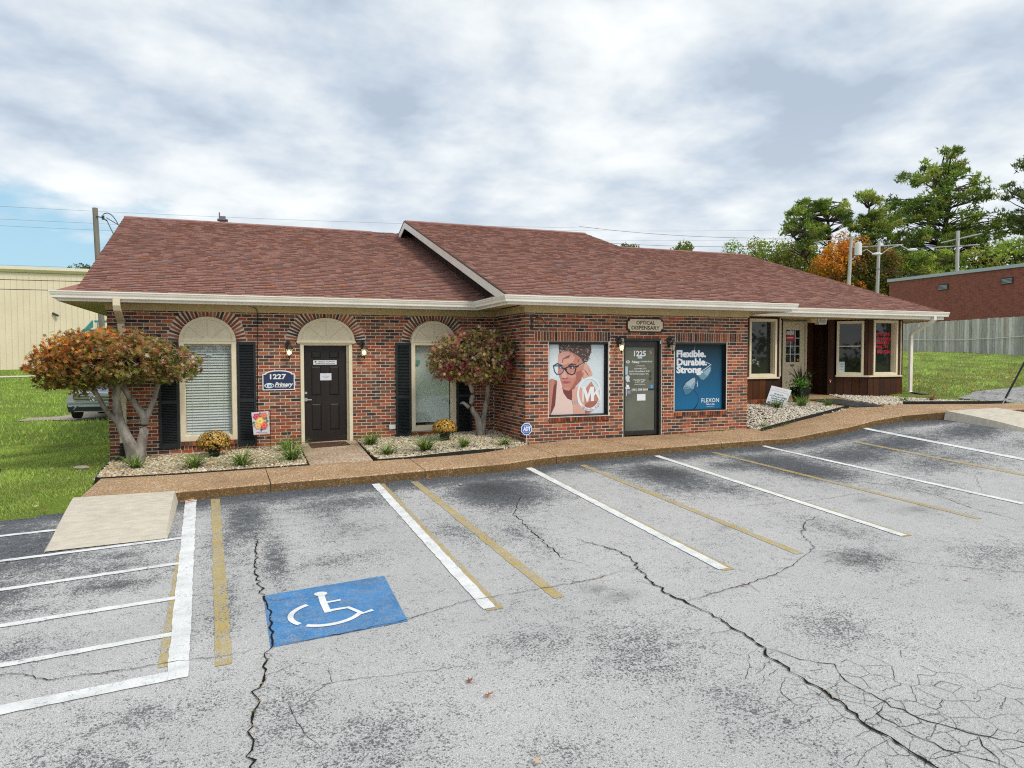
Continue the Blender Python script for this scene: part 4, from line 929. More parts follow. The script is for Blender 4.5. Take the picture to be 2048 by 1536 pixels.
hd = MB(); cyl(FL, hd, 1.276, -.878, -.10, -.088, .036); cyl(FL, hd, 1.276, -.878, -.09, -.05, .014); FL.box(hd, 1.27, 1.385, -.889, -.867, -.06, -.045); hd.build('handle', M_steel, d1)
pl = MB(); FL.box(pl, 1.43, 1.902, -.158, -.068, -.098, -.094); o = pl.build('door_plate', flat('plate_white', (.78, .80, .82), .5), d1)
text('plate_lettering', 'Primary', FL, 1.53, 1.67, -.097, .028, -.092, M_navy, d1, bold=.02, shear=.3); text('plate_lettering', 'EYECARE GROUP', FL, 1.69, 1.87, -.095, .018, -.092, M_navy, d1, bold=.01, shear=.3); text('plate_lettering', 'EXAM WAITING ROOM', FL, 1.48, 1.86, -.134, .022, -.092, M_txtk, d1, bold=.01)
cyl(FL, pl := MB(), 1.475, -.098, -.094, -.0925, .02); pl.build('plate_logo', flat('logo_teal', (.05, .22, .26), .5), d1)
pp = MB(); FL.box(pp, 1.565, 1.792, -.484, -.338, -.098, -.096); pp.build('paper_notice', flat('paper', (.72, .74, .80), .7), d1)
nt = MB(); FL.box(nt, 1.60, 1.755, -.402, -.397, -.096, -.0952); FL.box(nt, 1.635, 1.72, -.432, -.427, -.096, -.0952); cyl(FL, nt, 1.665, -.328, -.098, -.09, .012); nt.build('notice_print', M_txtk, d1)
# ---- door 1225 (aluminium storefront)
d2 = empty_part('door', bld)
casing(FB, 7.612, 8.549, -1.735, .382, .045, .05, .02, -.12, -.015, M_black, 'door_frame', d2)
st = MB(); 
for a, b, c, d in ((7.66, 7.695, -1.70, .325), (8.435, 8.50, -1.70, .325), (7.695, 8.435, .20, .325), (7.695, 8.435, -1.70, -1.60)): FB.box(st, a, b, c, d, -.115, -.075)
st.build('door_stile', M_black, d2, bevel=.003)
pn = MB(); FB.box(pn, 7.693, 8.437, -1.602, .202, -.10, -.094); pn.build('pane', glass('door_glass', (.13, .14, .11), .12), d2)
hd = MB(); hd.tube([FB.p(7.70, -.575, -.04), FB.p(7.70, -.845, -.04)], .010, 8); hd.tube([FB.p(7.70, -.59, -.08), FB.p(7.70, -.59, -.04)], .008, 6); hd.tube([FB.p(7.70, -.83, -.08), FB.p(7.70, -.83, -.04)], .008, 6); hd.build('handle', flat('pull_white', (.75, .77, .78), .3), d2)
T = lambda s, u0, u1, z, h, b=.01, sh=0., m=M_txtw: text('door_lettering', s, FB, u0, u1, z, h, -.092, m, d2, bold=b, shear=sh)
T('1225', 7.915, 8.21, .065, .115, .03)
T('Primary', 7.86, 8.06, -.118, .052, .03, .3); T('EYECARE GROUP', 8.08, 8.37, -.112, .030, .012, .3)
T('OPTOMETRISTS', 7.955, 8.185, -.205, .020, .005); T('Carrie Hall, O.D.', 7.92, 8.23, -.262, .032); T('Jessica Hines-Beard, O.D.', 7.80, 8.31, -.318, .032); T('Shirell Chaweuppe, O.D.', 7.81, 8.30, -.374, .032)
T('Monday-Friday', 7.91, 8.205, -.505, .032); T('8 AM - 5PM', 7.955, 8.165, -.553, .030); T('Closed Weekends', 7.93, 8.195, -.602, .022)
T('(931) 388-3604', 7.865, 8.265, -.715, .048, .015)
sk = MB()
FB.box(sk, 7.705, 7.765, -.39, -.215, -.093, -.0915, (.42, .58, .64)); FB.box(sk, 8.005, 8.12, -.048, .0, -.093, -.0915, (.45, .58, .72)); FB.box(sk, 7.995, 8.205, -.955, -.815, -.093, -.0905, (.80, .82, .85))
FB.prism(sk, [(7.715, -.42), (7.77, -.40), (7.815, -.44), (7.80, -.50), (7.82, -.54), (7.74, -.545), (7.705, -.47)], -.093, -.0915, (.62, .66, .72)); FB.box(sk, 7.705, 7.815, -.70, -.655, -.093, -.0915, (.72, .70, .70)); cyl(FB, sk, 7.765, -.635, -.093, -.0917, .028); FB.box(sk, 7.755, 7.835, -.80, -.73, -.093, -.0913, (.25, .28, .45))
FB.prism(sk, [(8.36+.036*math.cos(k*math.pi/6), -.655+.042*math.sin(k*math.pi/6)) for k in range(12)], -.093, -.0915, (.10, .33, .72))
FB.prism(sk, [(8.29, .115), (8.37, .13), (8.34, .10), (8.37, .07), (8.33, .04), (8.31, .085)], -.093, -.0915, (.45, .24, .12))
FB.prism(sk, [(7.765+.05*math.cos(k*math.pi/8), -.118+.032*math.sin(k*math.pi/8)) for k in range(16)], -.093, -.0915, (.60, .64, .62)); FB.prism(sk, [(7.765+.018*math.cos(k*math.pi/6), -.118+.018*math.sin(k*math.pi/6)) for k in range(12)], -.0915, -.0908, (.12, .25, .22))
sk.build('door_decal', M_col, d2)
pw = MB()
for zc in (-.375, -.475):
    cyl(FB, pw, 8.325, zc-.02, -.093, -.0916, .024, 10)
    for du, dz in ((-.036, .006), (-.015, .028), (.015, .028), (.036, .006)): cyl(FB, pw, 8.325+du, zc+dz, -.093, -.0916, .011, 8)
FB.box(pw, 8.27, 8.42, -.735, -.70, -.093, -.0916); pw.build('paw_decal', M_black, d2)
sn = MB(); FB.box(sn, 8.515, 8.53, .27, .345, -.03, -.008); sn.build('door_sensor', M_white, d2)
# ---- two poster windows
def bay_window(u0, u1, z0, z1):
    w = empty_part('window', bld); casing(FB, u0, u1, z0, z1, .022, .045, .03, -.14, -.012, M_black, 'frame', w)
    s = MB(); FB.box(s, u0+.022, u0+.035, z0+.03, z1-.045, -.14, -.075); FB.box(s, u1-.045, u1-.022, z0+.03, z1-.045, -.14, -.075); FB.box(s, u0+.035, u1-.045, z1-.065, z1-.045, -.14, -.075); FB.box(s, u0+.035, u1-.045, z0+.03, z0+.045, -.14, -.075); s.build('sash', M_black, w)
    bk = MB(); FB.box(bk, u0+.02, u1-.02, z0+.02, z1-.02, -.20, -.14); bk.build('dark_backing', MATS['behind_blind'], w)
    return w
bay_window(5.865, 7.256, -1.245, .312); bay_window(8.882, 10.273, -1.225, .312)
pnm = MB(); 

# ---- brown wood bays on the right
WB = [(.085, .030, .012), (.065, .026, .013), (.10, .034, .012), (.05, .022, .013), (.075, .032, .018), (.045, .02, .014)]
SOF = 1.0
facets = [((10.86, -.55), (12.9, -.55)), ((12.9, -.55), (13.6, .15)), ((13.6, .15), (13.6, .7)), ((13.6, .7), (15.25, .7)), ((15.25, .7), (15.25, .13)), ((15.25, .13), (15.95, -.55)), ((15.95, -.55), (17.22, -.55)), ((17.22, -.55), (17.42, -.3)), ((17.42, -.3), (17.42, 1.2))]
FF = [Fr(a[0], a[1], b[0]-a[0], b[1]-a[1]) for a, b in facets]; FLn = [math.dist(a, b) for a, b in facets]
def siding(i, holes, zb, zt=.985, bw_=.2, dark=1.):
    fr, L = FF[i], FLn[i]; core = wallstrips(fr, 0, L, zb-.3, zt, holes, -.12, -.006).build('siding_wall', flat('siding_gap', (.012, .008, .006), .9), bld)
    u = .0; n = max(1, round(L/bw_)); w = L/n
    for k in range(n):
        a, b = k*w+.004, (k+1)*w-.004; segs = [(zb, zt)]
        for h in holes:
            # split boards at window edges
            if h[0] < b and h[1] > a:
                if h[0] > a+.03: hb = [(a, h[0])]
                ns = []
                for s0, s1 in segs:
                    if h[2] > s0: ns.append((s0, min(s1, h[2])))
                    if h[3] < s1: ns.append((max(s0, h[3]), s1))
                segs = ns
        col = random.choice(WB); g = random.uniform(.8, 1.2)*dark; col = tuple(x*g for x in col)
        for s0, s1 in segs:
            if s1-s0 < .03: continue
            mb = MB(); fr.box(mb, a, b, s0, s1, -.006, .012+random.uniform(-.002, .003), col); mb.build('siding_board', M_wood, core)
        # slivers beside a window
        for h in holes:
            for a2, b2 in ((a, min(b, h[0])), (max(a, h[1]), b)):
                if h[0] < b and h[1] > a and b2-a2 > .015: mb = MB(); fr.box(mb, a2, b2, h[2], h[3], -.006, .011, col); mb.build('siding_board', M_wood, core)
    return core
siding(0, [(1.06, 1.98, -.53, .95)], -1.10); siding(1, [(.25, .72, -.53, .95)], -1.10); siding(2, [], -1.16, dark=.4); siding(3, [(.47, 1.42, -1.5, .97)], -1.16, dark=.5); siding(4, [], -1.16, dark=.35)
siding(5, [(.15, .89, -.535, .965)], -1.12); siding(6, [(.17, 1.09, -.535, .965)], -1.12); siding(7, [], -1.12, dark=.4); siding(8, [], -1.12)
# brick ledges under the wood
for i, (zt) in ((0, -1.10), (1, -1.10), (5, -1.115), (6, -1.115)):
    n = int(FLn[i]/.075); lm = MB(); FF[i].box(lm, 0, FLn[i], zt-.35, zt-.001, -.12, .028); lo = lm.build('brick_ledge', M_mortar, bld)
    for k in range(n):
        mb = MB(); c = random.choice(BRL); a = k*FLn[i]/n; FF[i].box(mb, a+.005, a+FLn[i]/n-.005, zt-.10, zt+.004, -.02, .040, c); mb.build('brick', M_brick, lo)
M_dkglass = glass('dark_glass', (.016, .02, .018), .02, .6)
def wood_window(i, u0, u1, z0, z1, mid=False, deep=.09, wd=.06):
    fr = FF[i]; w = empty_part('window', bld); casing(fr, u0, u1, z0, z1, wd, .06, .07, -.02, .030, M_cream, 'frame', w)
    a, b, c, d = u0+wd, u1-wd, z0+.07, z1-.06; s = MB()
    for p in ((a-.01, a+.012, c, d), (b-.012, b+.01, c, d), (a, b, d-.012, d+.01), (a, b, c-.01, c+.012)): fr.box(s, *p, -deep-.02, -.02)
    if mid: fr.box(s, a, b, (c+d)/2+.04, (c+d)/2+.062, -deep, -deep+.03)
    s.build('sash', M_cream, w); pn = MB(); fr.box(pn, a, b, c, d, -deep-.01, -deep); pn.build('pane', M_dkglass, w); return w
wa = wood_window(0, 1.10, 1.965, -.53, .945, False, .13); wood_window(1, .30, .68, -.53, .945)
wb_ = wood_window(5, .20, .875, -.53, .955, True, .07, .055); wc_ = wood_window(6, .185, 1.075, -.53, .975, False, .14, .06)
for i_, a_, b_ in ((5, .18, .995), (6, 0., 1.22), (0, .95, 2.04)): sb = MB(); FF[i_].box(sb, a_, b_, -.575, -.533, .0, .06); sb.build('window_sill', M_cream, bld, bevel=.004)
wt = MB(); FF[6].box(wt, 1.175, 1.195, -.53, .96, .011, .04); FF[1].box(wt, .03, .06, -.53, .96, .011, .045); wt.build('corner_trim', M_cream, bld)
ps = MB(); FF[1].box(ps, .80, .99, -1.10, .985, .012, .05, (.04, .02, .012)); FF[5].box(ps, -.02, .12, -1.12, .985, .012, .04, (.06, .028, .016)); ps.build('corner_post', M_wood, bld)
for k, s in enumerate('1223'): text('house_number', s, FF[1], .87, .92, .62-k*.135, .085, .052, mat('number_grey', (.20, .17, .15), (.15, .13, .11), 20, .6), bld, bold=.01)
# objects seen in the panes
pc = MB(); FF[5].box(pc, .27, .41, -.445, -.16, -.069, -.067, (.62, .72, .78)); 
for k, (a, b) in enumerate(((.30, .37), (.29, .39), (.29, .385), (.325, .345), (.295, .38))): FF[5].box(pc, a, b, -.20-k*.045, -.19-k*.045, -.067, -.066, (.10, .14, .2))
pc.build('window_notice', M_col, bld)
FR6 = FF[6]; M_red = flat('red_lettering', (.75, .03, .05), .5); M_red2 = M_red
for s, z, h, a, b in (('HOME LIFE', .605, .075, .275, .95), ('AUTO BONDS', .475, .085, .25, .99), ('WORKERS', .365, .075, .30, .93), ('HEALTH', .255, .075, .37, .88), ('931 840 7200', .115, .085, .245, .985)):
    text('window_lettering', s, FR6, a, b, z, h, -.136, M_red, bld, bold=.035)
# front door of the right-hand office
d3 = empty_part('door', bld); F3 = FF[3]
casing(F3, .47, 1.415, -1.16, .955, .055, .06, .0, -.05, .02, M_cream, 'door_casing', d3)
ds = MB(); A, B = .527, 1.358
for a, b, c, d in ((A, .70, -1.14, .893), (1.20, B, -1.14, .893), (.70, 1.20, .73, .893), (.70, 1.20, -1.14, -.17)): F3.box(ds, a, b, c, d, -.07, -.03)
ds.build('door_slab', M_cream, d3, bevel=.003)
gl = MB(); F3.box(gl, .70, 1.20, -.17, .73, -.06, -.055); gl.build('pane', M_dkglass, d3)
for k in range(1, 4):
    mb = MB(); F3.box(mb, .70, 1.20, -.17+.225*k-.01, -.17+.225*k+.01, -.055, -.035); mb.build('muntin', M_white, d3)
for k in range(1, 3):
    mb = MB(); F3.box(mb, .70+.167*k-.01, .70+.167*k+.01, -.17, .73, -.055, -.0345); mb.build('muntin', M_white, d3)
dc = MB(); F3.box(dc, .72, .99, .60, .70, -.034, -.033, (.7, .72, .74)); F3.box(dc, .72, 1.02, .42, .585, -.034, -.033, (.55, .03, .05)); F3.box(dc, .74, .96, .50, .53, -.033, -.0325, (.8, .75, .75)); F3.prism(dc, [(1.15+.035*math.cos(k*.6), -.11+.035*math.sin(k*.6)) for k in range(10)], -.054, -.052, (.75, .32, .05)); F3.box(dc, .86, 1.0, -.29, -.235, -.0295, -.026, (.16, .11, .08))
dc.build('door_decal', M_col, d3)
th = MB(); F3.box(th, .45, 1.43, -1.2, -1.145, -.05, .05); th.build('threshold', M_conc, d3)
rf = MB(); rf.box(13.6, .695, .955, 15.25, .72, 1.0); rf.build('door_header', M_frieze, bld)
# downspouts
def dpipe(path, w, dp, name, m, parent):
    mb = MB(); V = []; P = [Vector(p) for p in path]; n = len(P)
    for i in range(n):
        d = (P[min(i+1, n-1)]-P[max(i-1, 0)]).normalized(); a = Vector((1, 0, 0)); a = (a-d*a.dot(d)).normalized(); b = d.cross(a)
        for s, q in ((-1, -1), (1, -1), (1, 1), (-1, 1)): c = P[i]+a*s*w/2+b*q*dp/2; V.append(tuple(c))
    mb.add(V, [(4*i+k, 4*i+(k+1) % 4, 4*i+4+(k+1) % 4, 4*i+4+k) for i in range(n-1) for k in range(4)]+[(0, 1, 2, 3), (4*n-4, 4*n-3, 4*n-2, 4*n-1)])
    return mb.build(name, m, parent, bevel=.004)
dl = dpipe([(-2.02, -.63, 1.06), (-2.02, -.63, .93), (-2.02, -.60, .87), (-2.03, -.10, .68), (-2.035, -.05, .62), (-2.04, -.05, -1.63)], .115, .08, 'downspout', M_cream, bld)
bt = MB(); pts = [(-2.04, -.06, -1.60), (-2.045, -.07, -1.75), (-2.06, -.12, -1.86), (-2.12, -.24, -1.93)]
P = [Vector(p) for p in pts]; path = []; rads = []
for i in range(3):
    for k in range(6): path.append(P[i].lerp(P[i+1], k/6)); rads.append(.066 if (i*6+k) % 2 else .056)
bt.tube(path, rads, 12); bt.build('drain_boot', M_blackpl, dl, smooth=False)
dr = dpipe([(17.62, -1.19, 1.07), (17.62, -1.19, .98), (17.60, -1.14, .93), (17.47, -.66, .63), (17.46, -.62, .56), (17.46, -.62, -.98), (17.44, -.66, -1.04), (17.42, -.85, -1.08)], .10, .075, 'downspout', M_gutter, bld)
sb = MB(); sb.prism([(17.3, -1.15, -1.075), (17.55, -1.15, -1.075), (17.5, -.7, -1.03), (17.38, -.7, -1.03)], (0, 0, .03)); sb.build('splash_block', M_blackpl, dr)
# cable and small wall fittings
cb = MB(); cb.tube([FL.p(.20, .998, .12), FL.p(.28, .985, .10), FL.p(.34, .95, .05), FL.p(.362, .88, .026), FL.p(.362, .8, .012), FL.p(.335, -1.15, .012)], .007, 6); cb.build('wall_cable', M_blackpl, bld)
bx = MB(); FL.box(bx, 2.965, 3.10, -1.545, -1.452, 0.004, .05); bx.build('outlet_box', M_white, bld, bevel=.01)
hb = MB(); hb.tube([FF[5].p(.05, -.70, .04), FF[5].p(.05, -.70, .10), FF[5].p(.05, -.73, .12)], .016, 8); cyl(FF[5], hb, .05, -.675, .07, .085, .03, 10); hb.build('hose_bib', flat('copper', (.45, .20, .12), .4, .5, .6), bld)

# ================================================================ THINGS ON AND BY THE BUILDING
def on_wall(o, *a): return tag(o, *a)
def lantern(u, z, fr, label):
    t = thing('wall_lantern', label, 'lantern', fr.p(u, z, 0), 'black carriage lanterns beside the doors'); P = fr.p
    def A(mb, n, m, **k): return attach(mb.build(n, m, None, **k), t)
    b = MB(); cyl(fr, b, u-.02, z+.31, .0, .025, .058, 16); fr.box(b, u-.045, u+.005, z+.16, z+.30, .0, .02); b.tube([P(u-.02, z+.31, .02), P(u-.01, z+.335, .06), P(u, z+.32, .10), P(u, z+.275, .12)], .012, 8); A(b, 'bracket', M_black)
    c = (P(u, 0, .13)[0], P(u, 0, .13)[1])
    h = MB(); h.lathe([(.075, .20), (.078, .212), (.062, .235), (.04, .262), (.022, .272), (.012, .29)], c[0], c[1], z, 6); A(h, 'lantern_roof', M_black)
    g = MB(); g.lathe([(.040, .075), (.066, .198)], c[0], c[1], z, 6); A(g, 'lantern_glass', M_lglass)
    f = MB()
    for k in range(6):
        a = 2*math.pi*k/6; f.tube([(c[0]+.042*math.cos(a), c[1]+.042*math.sin(a), z+.07), (c[0]+.069*math.cos(a), c[1]+.069*math.sin(a), z+.202)], .0042, 5)
    f.lathe([(.010, .005), (.016, .03), (.010, .05), (.045, .066), (.043, .078)], c[0], c[1], z, 10); A(f, 'lantern_cage', M_black)
    bl_ = MB(); bl_.lathe([(.008, .09), (.022, .12), (.020, .16), (.008, .18)], c[0], c[1], z, 8); A(bl_, 'bulb', M_bulb)
M_lglass = bpy.data.materials.new('lantern_glass'); M_lglass.use_nodes = True
_n = M_lglass.node_tree.nodes['Principled BSDF']; _n.inputs['Base Color'].default_value = (.80, .76, .55, 1); _n.inputs['Roughness'].default_value = .25; _n.inputs['Transmission Weight'].default_value = .6
M_bulb = bpy.data.materials.new('lit_bulb'); M_bulb.use_nodes = True
_n = M_bulb.node_tree.nodes['Principled BSDF']; _n.inputs['Emission Color'].default_value = (1, .85, .55, 1); M_bulb.cycles.emission_sampling = 'NONE'; _n.inputs['Emission Strength'].default_value = 6; _n.inputs['Base Color'].default_value = (1, .9, .7, 1)
M_bulb_off = flat('unlit_bulb', (.75, .74, .68), .4)
lantern(.945, -.045, FL, 'black wall lantern left of the dark six-panel door'); lantern(2.440, -.045, FL, 'black wall lantern right of the dark six-panel door'); lantern(7.485, .045, FB, 'black wall lantern with glowing glass left of the glass door')
M_bulb = M_bulb_off
lantern(8.745, .045, FB, 'unlit black wall lantern right of the glass door')
# address sign 1227
t = thing('address_sign', 'navy and white arched sign reading 1227 between shutter and door', 'sign', FL.p(.74, -.46, 0))
def arch_outline(u0, u1, z0, zs, zt, e=0.):
    pts = [(u0+e, z0+e), (u1-e, z0+e), (u1-e, zs-e)]; pts.append((u1-e-.05+e*.3, zs-e+.004))
    cx = (u0+u1)/2; hw = (u1-u0)/2-e-.05
    for k in range(1, 14): a = math.pi*k/14; pts.append((cx+hw*math.cos(a), zs+.004-e+(zt-zs)*math.sin(a)**1.0))
    pts += [(u0+e+.05-e*.3, zs-e+.004), (u0+e, zs-e)]; return pts
bb = MB(); FL.prism(bb, arch_outline(.432, 1.052, -.665, -.335, -.270), .004, .020); attach(bb.build('sign_board', flat('sign_white', (.85, .86, .88), .4)), t)
bb = MB(); FL.prism(bb, arch_outline(.432, 1.052, -.665, -.335, -.270, .020), .019, .0225); attach(bb.build('sign_face', flat('sign_navy', (.03, .045, .11), .4)), t)
attach(text('sign_lettering', '1227', FL, .575, .885, -.390, .10, .0235, M_txtw, bold=.03), t); attach(text('sign_lettering', 'Primary', FL, .665, 1.02, -.548, .085, .0235, M_txtw, bold=.035, shear=.3), t); attach(text('sign_lettering', 'EYECARE GROUP', FL, .665, .905, -.603, .022, .0235, M_txtw, bold=.012, shear=.2), t)
ey = MB()
def lens(fr, mb, cx, cz, rx, rz, d0, d1, col, n=20, p=1.0): fr.prism(mb, [(cx+rx*math.cos(2*math.pi*k/n), cz+rz*math.sin(2*math.pi*k/n)*abs(math.sin(2*math.pi*k/n))**p) for k in range(n)], d0, d1, col)
lens(FL, ey, .56, -.572, .095, .052, .020, .0235, (.85, .87, .9), p=.3); lens(FL, ey, .563, -.574, .078, .038, .021, .0245, (.03, .045, .11), p=.3); lens(FL, ey, .56, -.574, .045, .045, .022, .0255, (.80, .88, .92), p=0); lens(FL, ey, .565, -.578, .030, .030, .023, .0265, (.25, .55, .70), p=0); lens(FL, ey, .570, -.580, .013, .013, .024, .0275, (.02, .03, .09), p=0)
attach(ey.build('eye_logo', M_col), t)
# optical dispensary plaque
t = thing('plaque_sign', 'cream plaque reading OPTICAL DISPENSARY above the glass door', 'sign', FB.p(8.12, .66, 0))
def notch(u0, u1, z0, z1, r, e=0):
    o = []; u0 += e; u1 -= e; z0 += e; z1 -= e
    for cx, cz, a0 in ((u1, z0, 180), (u1, z1, 270), (u0, z1, 0), (u0, z0, 90)):
        for k in range(6): a = R(a0-90*k/5 if False else a0-18*k); o.append((cx+r*math.cos(a), cz+r*math.sin(a)))
    return o
bb = MB(); FB.prism(bb, notch(7.668, 8.580, .511, .818, .05)[::-1], .004, .024); attach(bb.build('plaque_rim', flat('rim_brown', (.07, .025, .015), .6)), t)
bb = MB(); FB.prism(bb, notch(7.695, 8.553, .538, .791, .055)[::-1], .02, .030); attach(bb.build('plaque_board', M_cream), t)
mb_ = flat('lettering_brown', (.09, .035, .02), .6)
attach(text('sign_lettering', 'OPTICAL', FB, 7.895, 8.36, .720, .082, .032, mb_, bold=.022), t); attach(text('sign_lettering', 'DISPENSARY', FB, 7.78, 8.475, .612, .082, .032, mb_, bold=.022), t)
# floodlight under the soffit
t = thing('floodlight', 'white twin floodlight fixture under the soffit over the entry', 'floodlight', (14.3, -.35, .99))
b = MB(); b.prism([(14.28, -.46, .99), (14.60, -.46, .99), (14.56, -.46, .84), (14.32, -.46, .84)], (0, .16, 0)); attach(b.build('lamp_housing', M_gutter, bevel=.006), t)
b = MB(); b.prism([(14.31, -.464, .965), (14.56, -.464, .965), (14.53, -.464, .86), (14.34, -.464, .86)], (0, .003, 0)); attach(b.build('lamp_lens', flat('frosted_lens', (.45, .43, .36), .2)), t)
b = MB(); b.prism([(14.02, -.44, .99), (14.26, -.44, .99), (14.24, -.44, .88), (14.08, -.44, .88)], (0, .14, 0)); attach(b.build('ballast_box', M_frieze), t)
# hanging bracket
t = thing('hanging_bracket', 'small black scroll bracket on the brick left of the portrait poster', 'bracket', FB.p(5.49, .7, 0))
b = MB(); FB.box(b, 5.475, 5.505, .55, .83, .0, .012); FB.box(b, 5.46, 5.52, .57, .60, .0, .016); FB.box(b, 5.46, 5.52, .79, .82, .0, .016); attach(b.build('wall_plate', M_black), t)
b = MB(); b.tube([FB.p(5.49, .70, .02), FB.p(5.55, .78, .10), FB.p(5.62, .77, .20), FB.p(5.66, .68, .26), FB.p(5.70, .60, .30), FB.p(5.74, .61, .34), FB.p(5.73, .66, .35)], .008, 6); b.tube([FB.p(5.49, .62, .02), FB.p(5.56, .60, .10), FB.p(5.6, .66, .16)], .007, 6); attach(b.build('scroll', M_black), t)

# ---- posters (flat prints)
PX0, PX1, PZ0, PZ1 = 5.900, 7.200, -1.200, .252
def pm(mb, pts, k, col, fr=None, box_=(160, 1258, 75, 1432), area=(PX0, PX1, PZ0, PZ1)):
    """polygon in reference units, k = print layer"""
    a, b, c, d = box_; q = [(area[0]+(x-a)/(b-a)*(area[1]-area[0]), area[3]-(y-c)/(d-c)*(area[3]-area[2])) for x, y in pts]
    q = [(min(max(u, area[0]), area[1]), min(max(z, area[2]), area[3])) for u, z in q]
    FB.prism(mb, q, -.112+k*.0006, -.1115+k*.0006+.0004, col)
po = MB(); FB.box(po, PX0, PX1, PZ0, PZ1, -.118, -.112, (.66, .75, .80))
S1, S2, S3, S4 = (.56, .25, .19), (.40, .15, .12), (.70, .40, .33), (.20, .06, .06)
pm(po, [(160, 75), (560, 75), (300, 700), (160, 760)], .3, (.74, .80, .83))
pm(po, [(160, 780), (230, 740), (330, 770), (420, 900), (620, 1180), (640, 1432), (160, 1432)], 1, S2)
pm(po, [(160, 790), (215, 745), (290, 770), (270, 900), (240, 1100), (215, 1432), (160, 1432)], 1.5, S1)
pm(po, [(270, 880), (335, 800), (320, 1000), (300, 1250), (230, 1432), (205, 1432), (240, 1150)], 2, S4)
pm(po, [(335, 800), (380, 760), (440, 880), (470, 1020), (540, 1130), (640, 1170), (640, 1432), (215, 1432), (300, 1250)], 2.5, (.78, .60, .54))
pm(po, [(375, 760), (430, 860), (440, 930), (400, 860)], 2.8, (.88, .78, .74))
pm(po, [(430, 900), (460, 1020), (530, 1120), (620, 1170), (640, 960), (700, 900), (560, 950)], 3, S4)
pm(po, [(625, 960), (760, 870), (860, 980), (900, 1432), (650, 1432), (630, 1200)], 3.2, S3)
pm(po, [(860, 980), (1000, 800), (1060, 900), (1190, 1180), (1150, 1300), (960, 1432), (880, 1432)], 3.3, S1)
pm(po, [(880, 1250), (1000, 1180), (1180, 1200), (1100, 1290), (960, 1400), (880, 1432)], 3.4, S2)
pm(po, [(360, 260), (430, 200), (600, 180), (780, 260), (860, 420), (860, 640), (800, 780), (690, 900), (560, 975), (460, 950), (420, 860), (400, 760), (355, 620), (350, 440)], 4, S1)
pm(po, [(360, 270), (440, 215), (600, 230), (680, 330), (640, 420), (500, 460), (420, 480), (355, 440)], 4.3, S3)
pm(po, [(700, 620), (830, 560), (800, 780), (690, 900), (580, 970), (640, 860), (700, 760)], 4.3, S2)
pm(po, [(440, 560), (470, 560), (540, 690), (500, 730), (440, 720), (420, 680)], 4.5, S3)
pm(po, [(430, 722), (500, 740), (535, 715), (540, 735), (500, 752), (440, 742)], 4.8, S4)
pm(po, [(560, 640), (680, 620), (700, 700), (620, 740), (550, 700)], 4.4, (.66, .34, .28))
pm(po, [(430, 790), (490, 775), (530, 785), (600, 795), (605, 810), (540, 860), (490, 870), (450, 840)], 5, (.48, .14, .15)); pm(po, [(430, 800), (500, 812), (605, 806), (500, 822)], 5.3, (.22, .05, .06)); pm(po, [(455, 840), (540, 838), (580, 825), (540, 862), (490, 872)], 5.3, (.62, .26, .25))
pm(po, [(470, 925), (560, 900), (560, 972), (500, 960)], 4.9, (.60, .30, .24))
# brows, eyes
pm(po, [(365, 470), (395, 455), (440, 480), (460, 505), (430, 495), (380, 490)], 5, (.05, .03, .03)); pm(po, [(540, 480), (620, 445), (700, 460), (712, 475), (640, 470), (560, 495)], 5, (.05, .03, .03))
pm(po, [(365, 520), (400, 505), (435, 525), (410, 545), (375, 540)], 5, (.12, .08, .10)); pm(po, [(570, 530), (610, 505), (670, 515), (690, 535), (640, 555), (590, 550)], 5, (.10, .07, .09))
pm(po, [(388, 515), (408, 515), (408, 536), (388, 536)], 5.2, (.55, .62, .70)); pm(po, [(618, 515), (645, 515), (645, 545), (618, 545)], 5.2, (.50, .58, .66))
# hair
hr = random.Random(3)
pm(po, [(365, 80), (990, 80), (1005, 170), (985, 260), (930, 400), (850, 440), (780, 330), (700, 270), (560, 200), (450, 190), (385, 260), (370, 180)], 5.4, (.11, .075, .065))
for k in range(70):
    x = hr.uniform(380, 980); y = hr.uniform(80, 240 if x < 720 else 400); a0 = hr.uniform(0, 6.28); r = hr.uniform(18, 45); q = [(x+r*math.cos(a0+t), y+r*.7*math.sin(a0+t)) for t in (0, .5, 1., 1.5, 2.0)]; q += [(x+(r-9)*math.cos(a0+t), y+(r-9)*.7*math.sin(a0+t)) for t in (2.0, 1.5, 1., .5, 0)]
    pm(po, q, 5.7+k*.01, hr.choice([(.45, .38, .34), (.30, .22, .20), (.62, .56, .50), (.05, .03, .03), (.20, .14, .12)]))
pm(po, [(530, 300), (600, 270), (560, 340), (460, 360), (440, 440), (430, 420), (440, 350)], 5.5, (.32, .11, .10))
# hand
for _k, q in enumerate(([(850, 470), (910, 430), (1000, 600), (1025, 690), (960, 700), (870, 560)], [(930, 490), (960, 500), (1030, 660), (1000, 690)], [(810, 580), (850, 570), (920, 640), (915, 720), (860, 760), (820, 680)], [(840, 520), (900, 540), (980, 690), (900, 720)])): pm(po, q, 5.9+.25*_k, S3)
for q in ([(850, 560), (905, 600), (960, 690), (930, 680)], [(920, 500), (985, 620), (975, 625)], [(830, 590), (850, 640), (840, 720), (820, 680)]): pm(po, q, 7.2, S2)
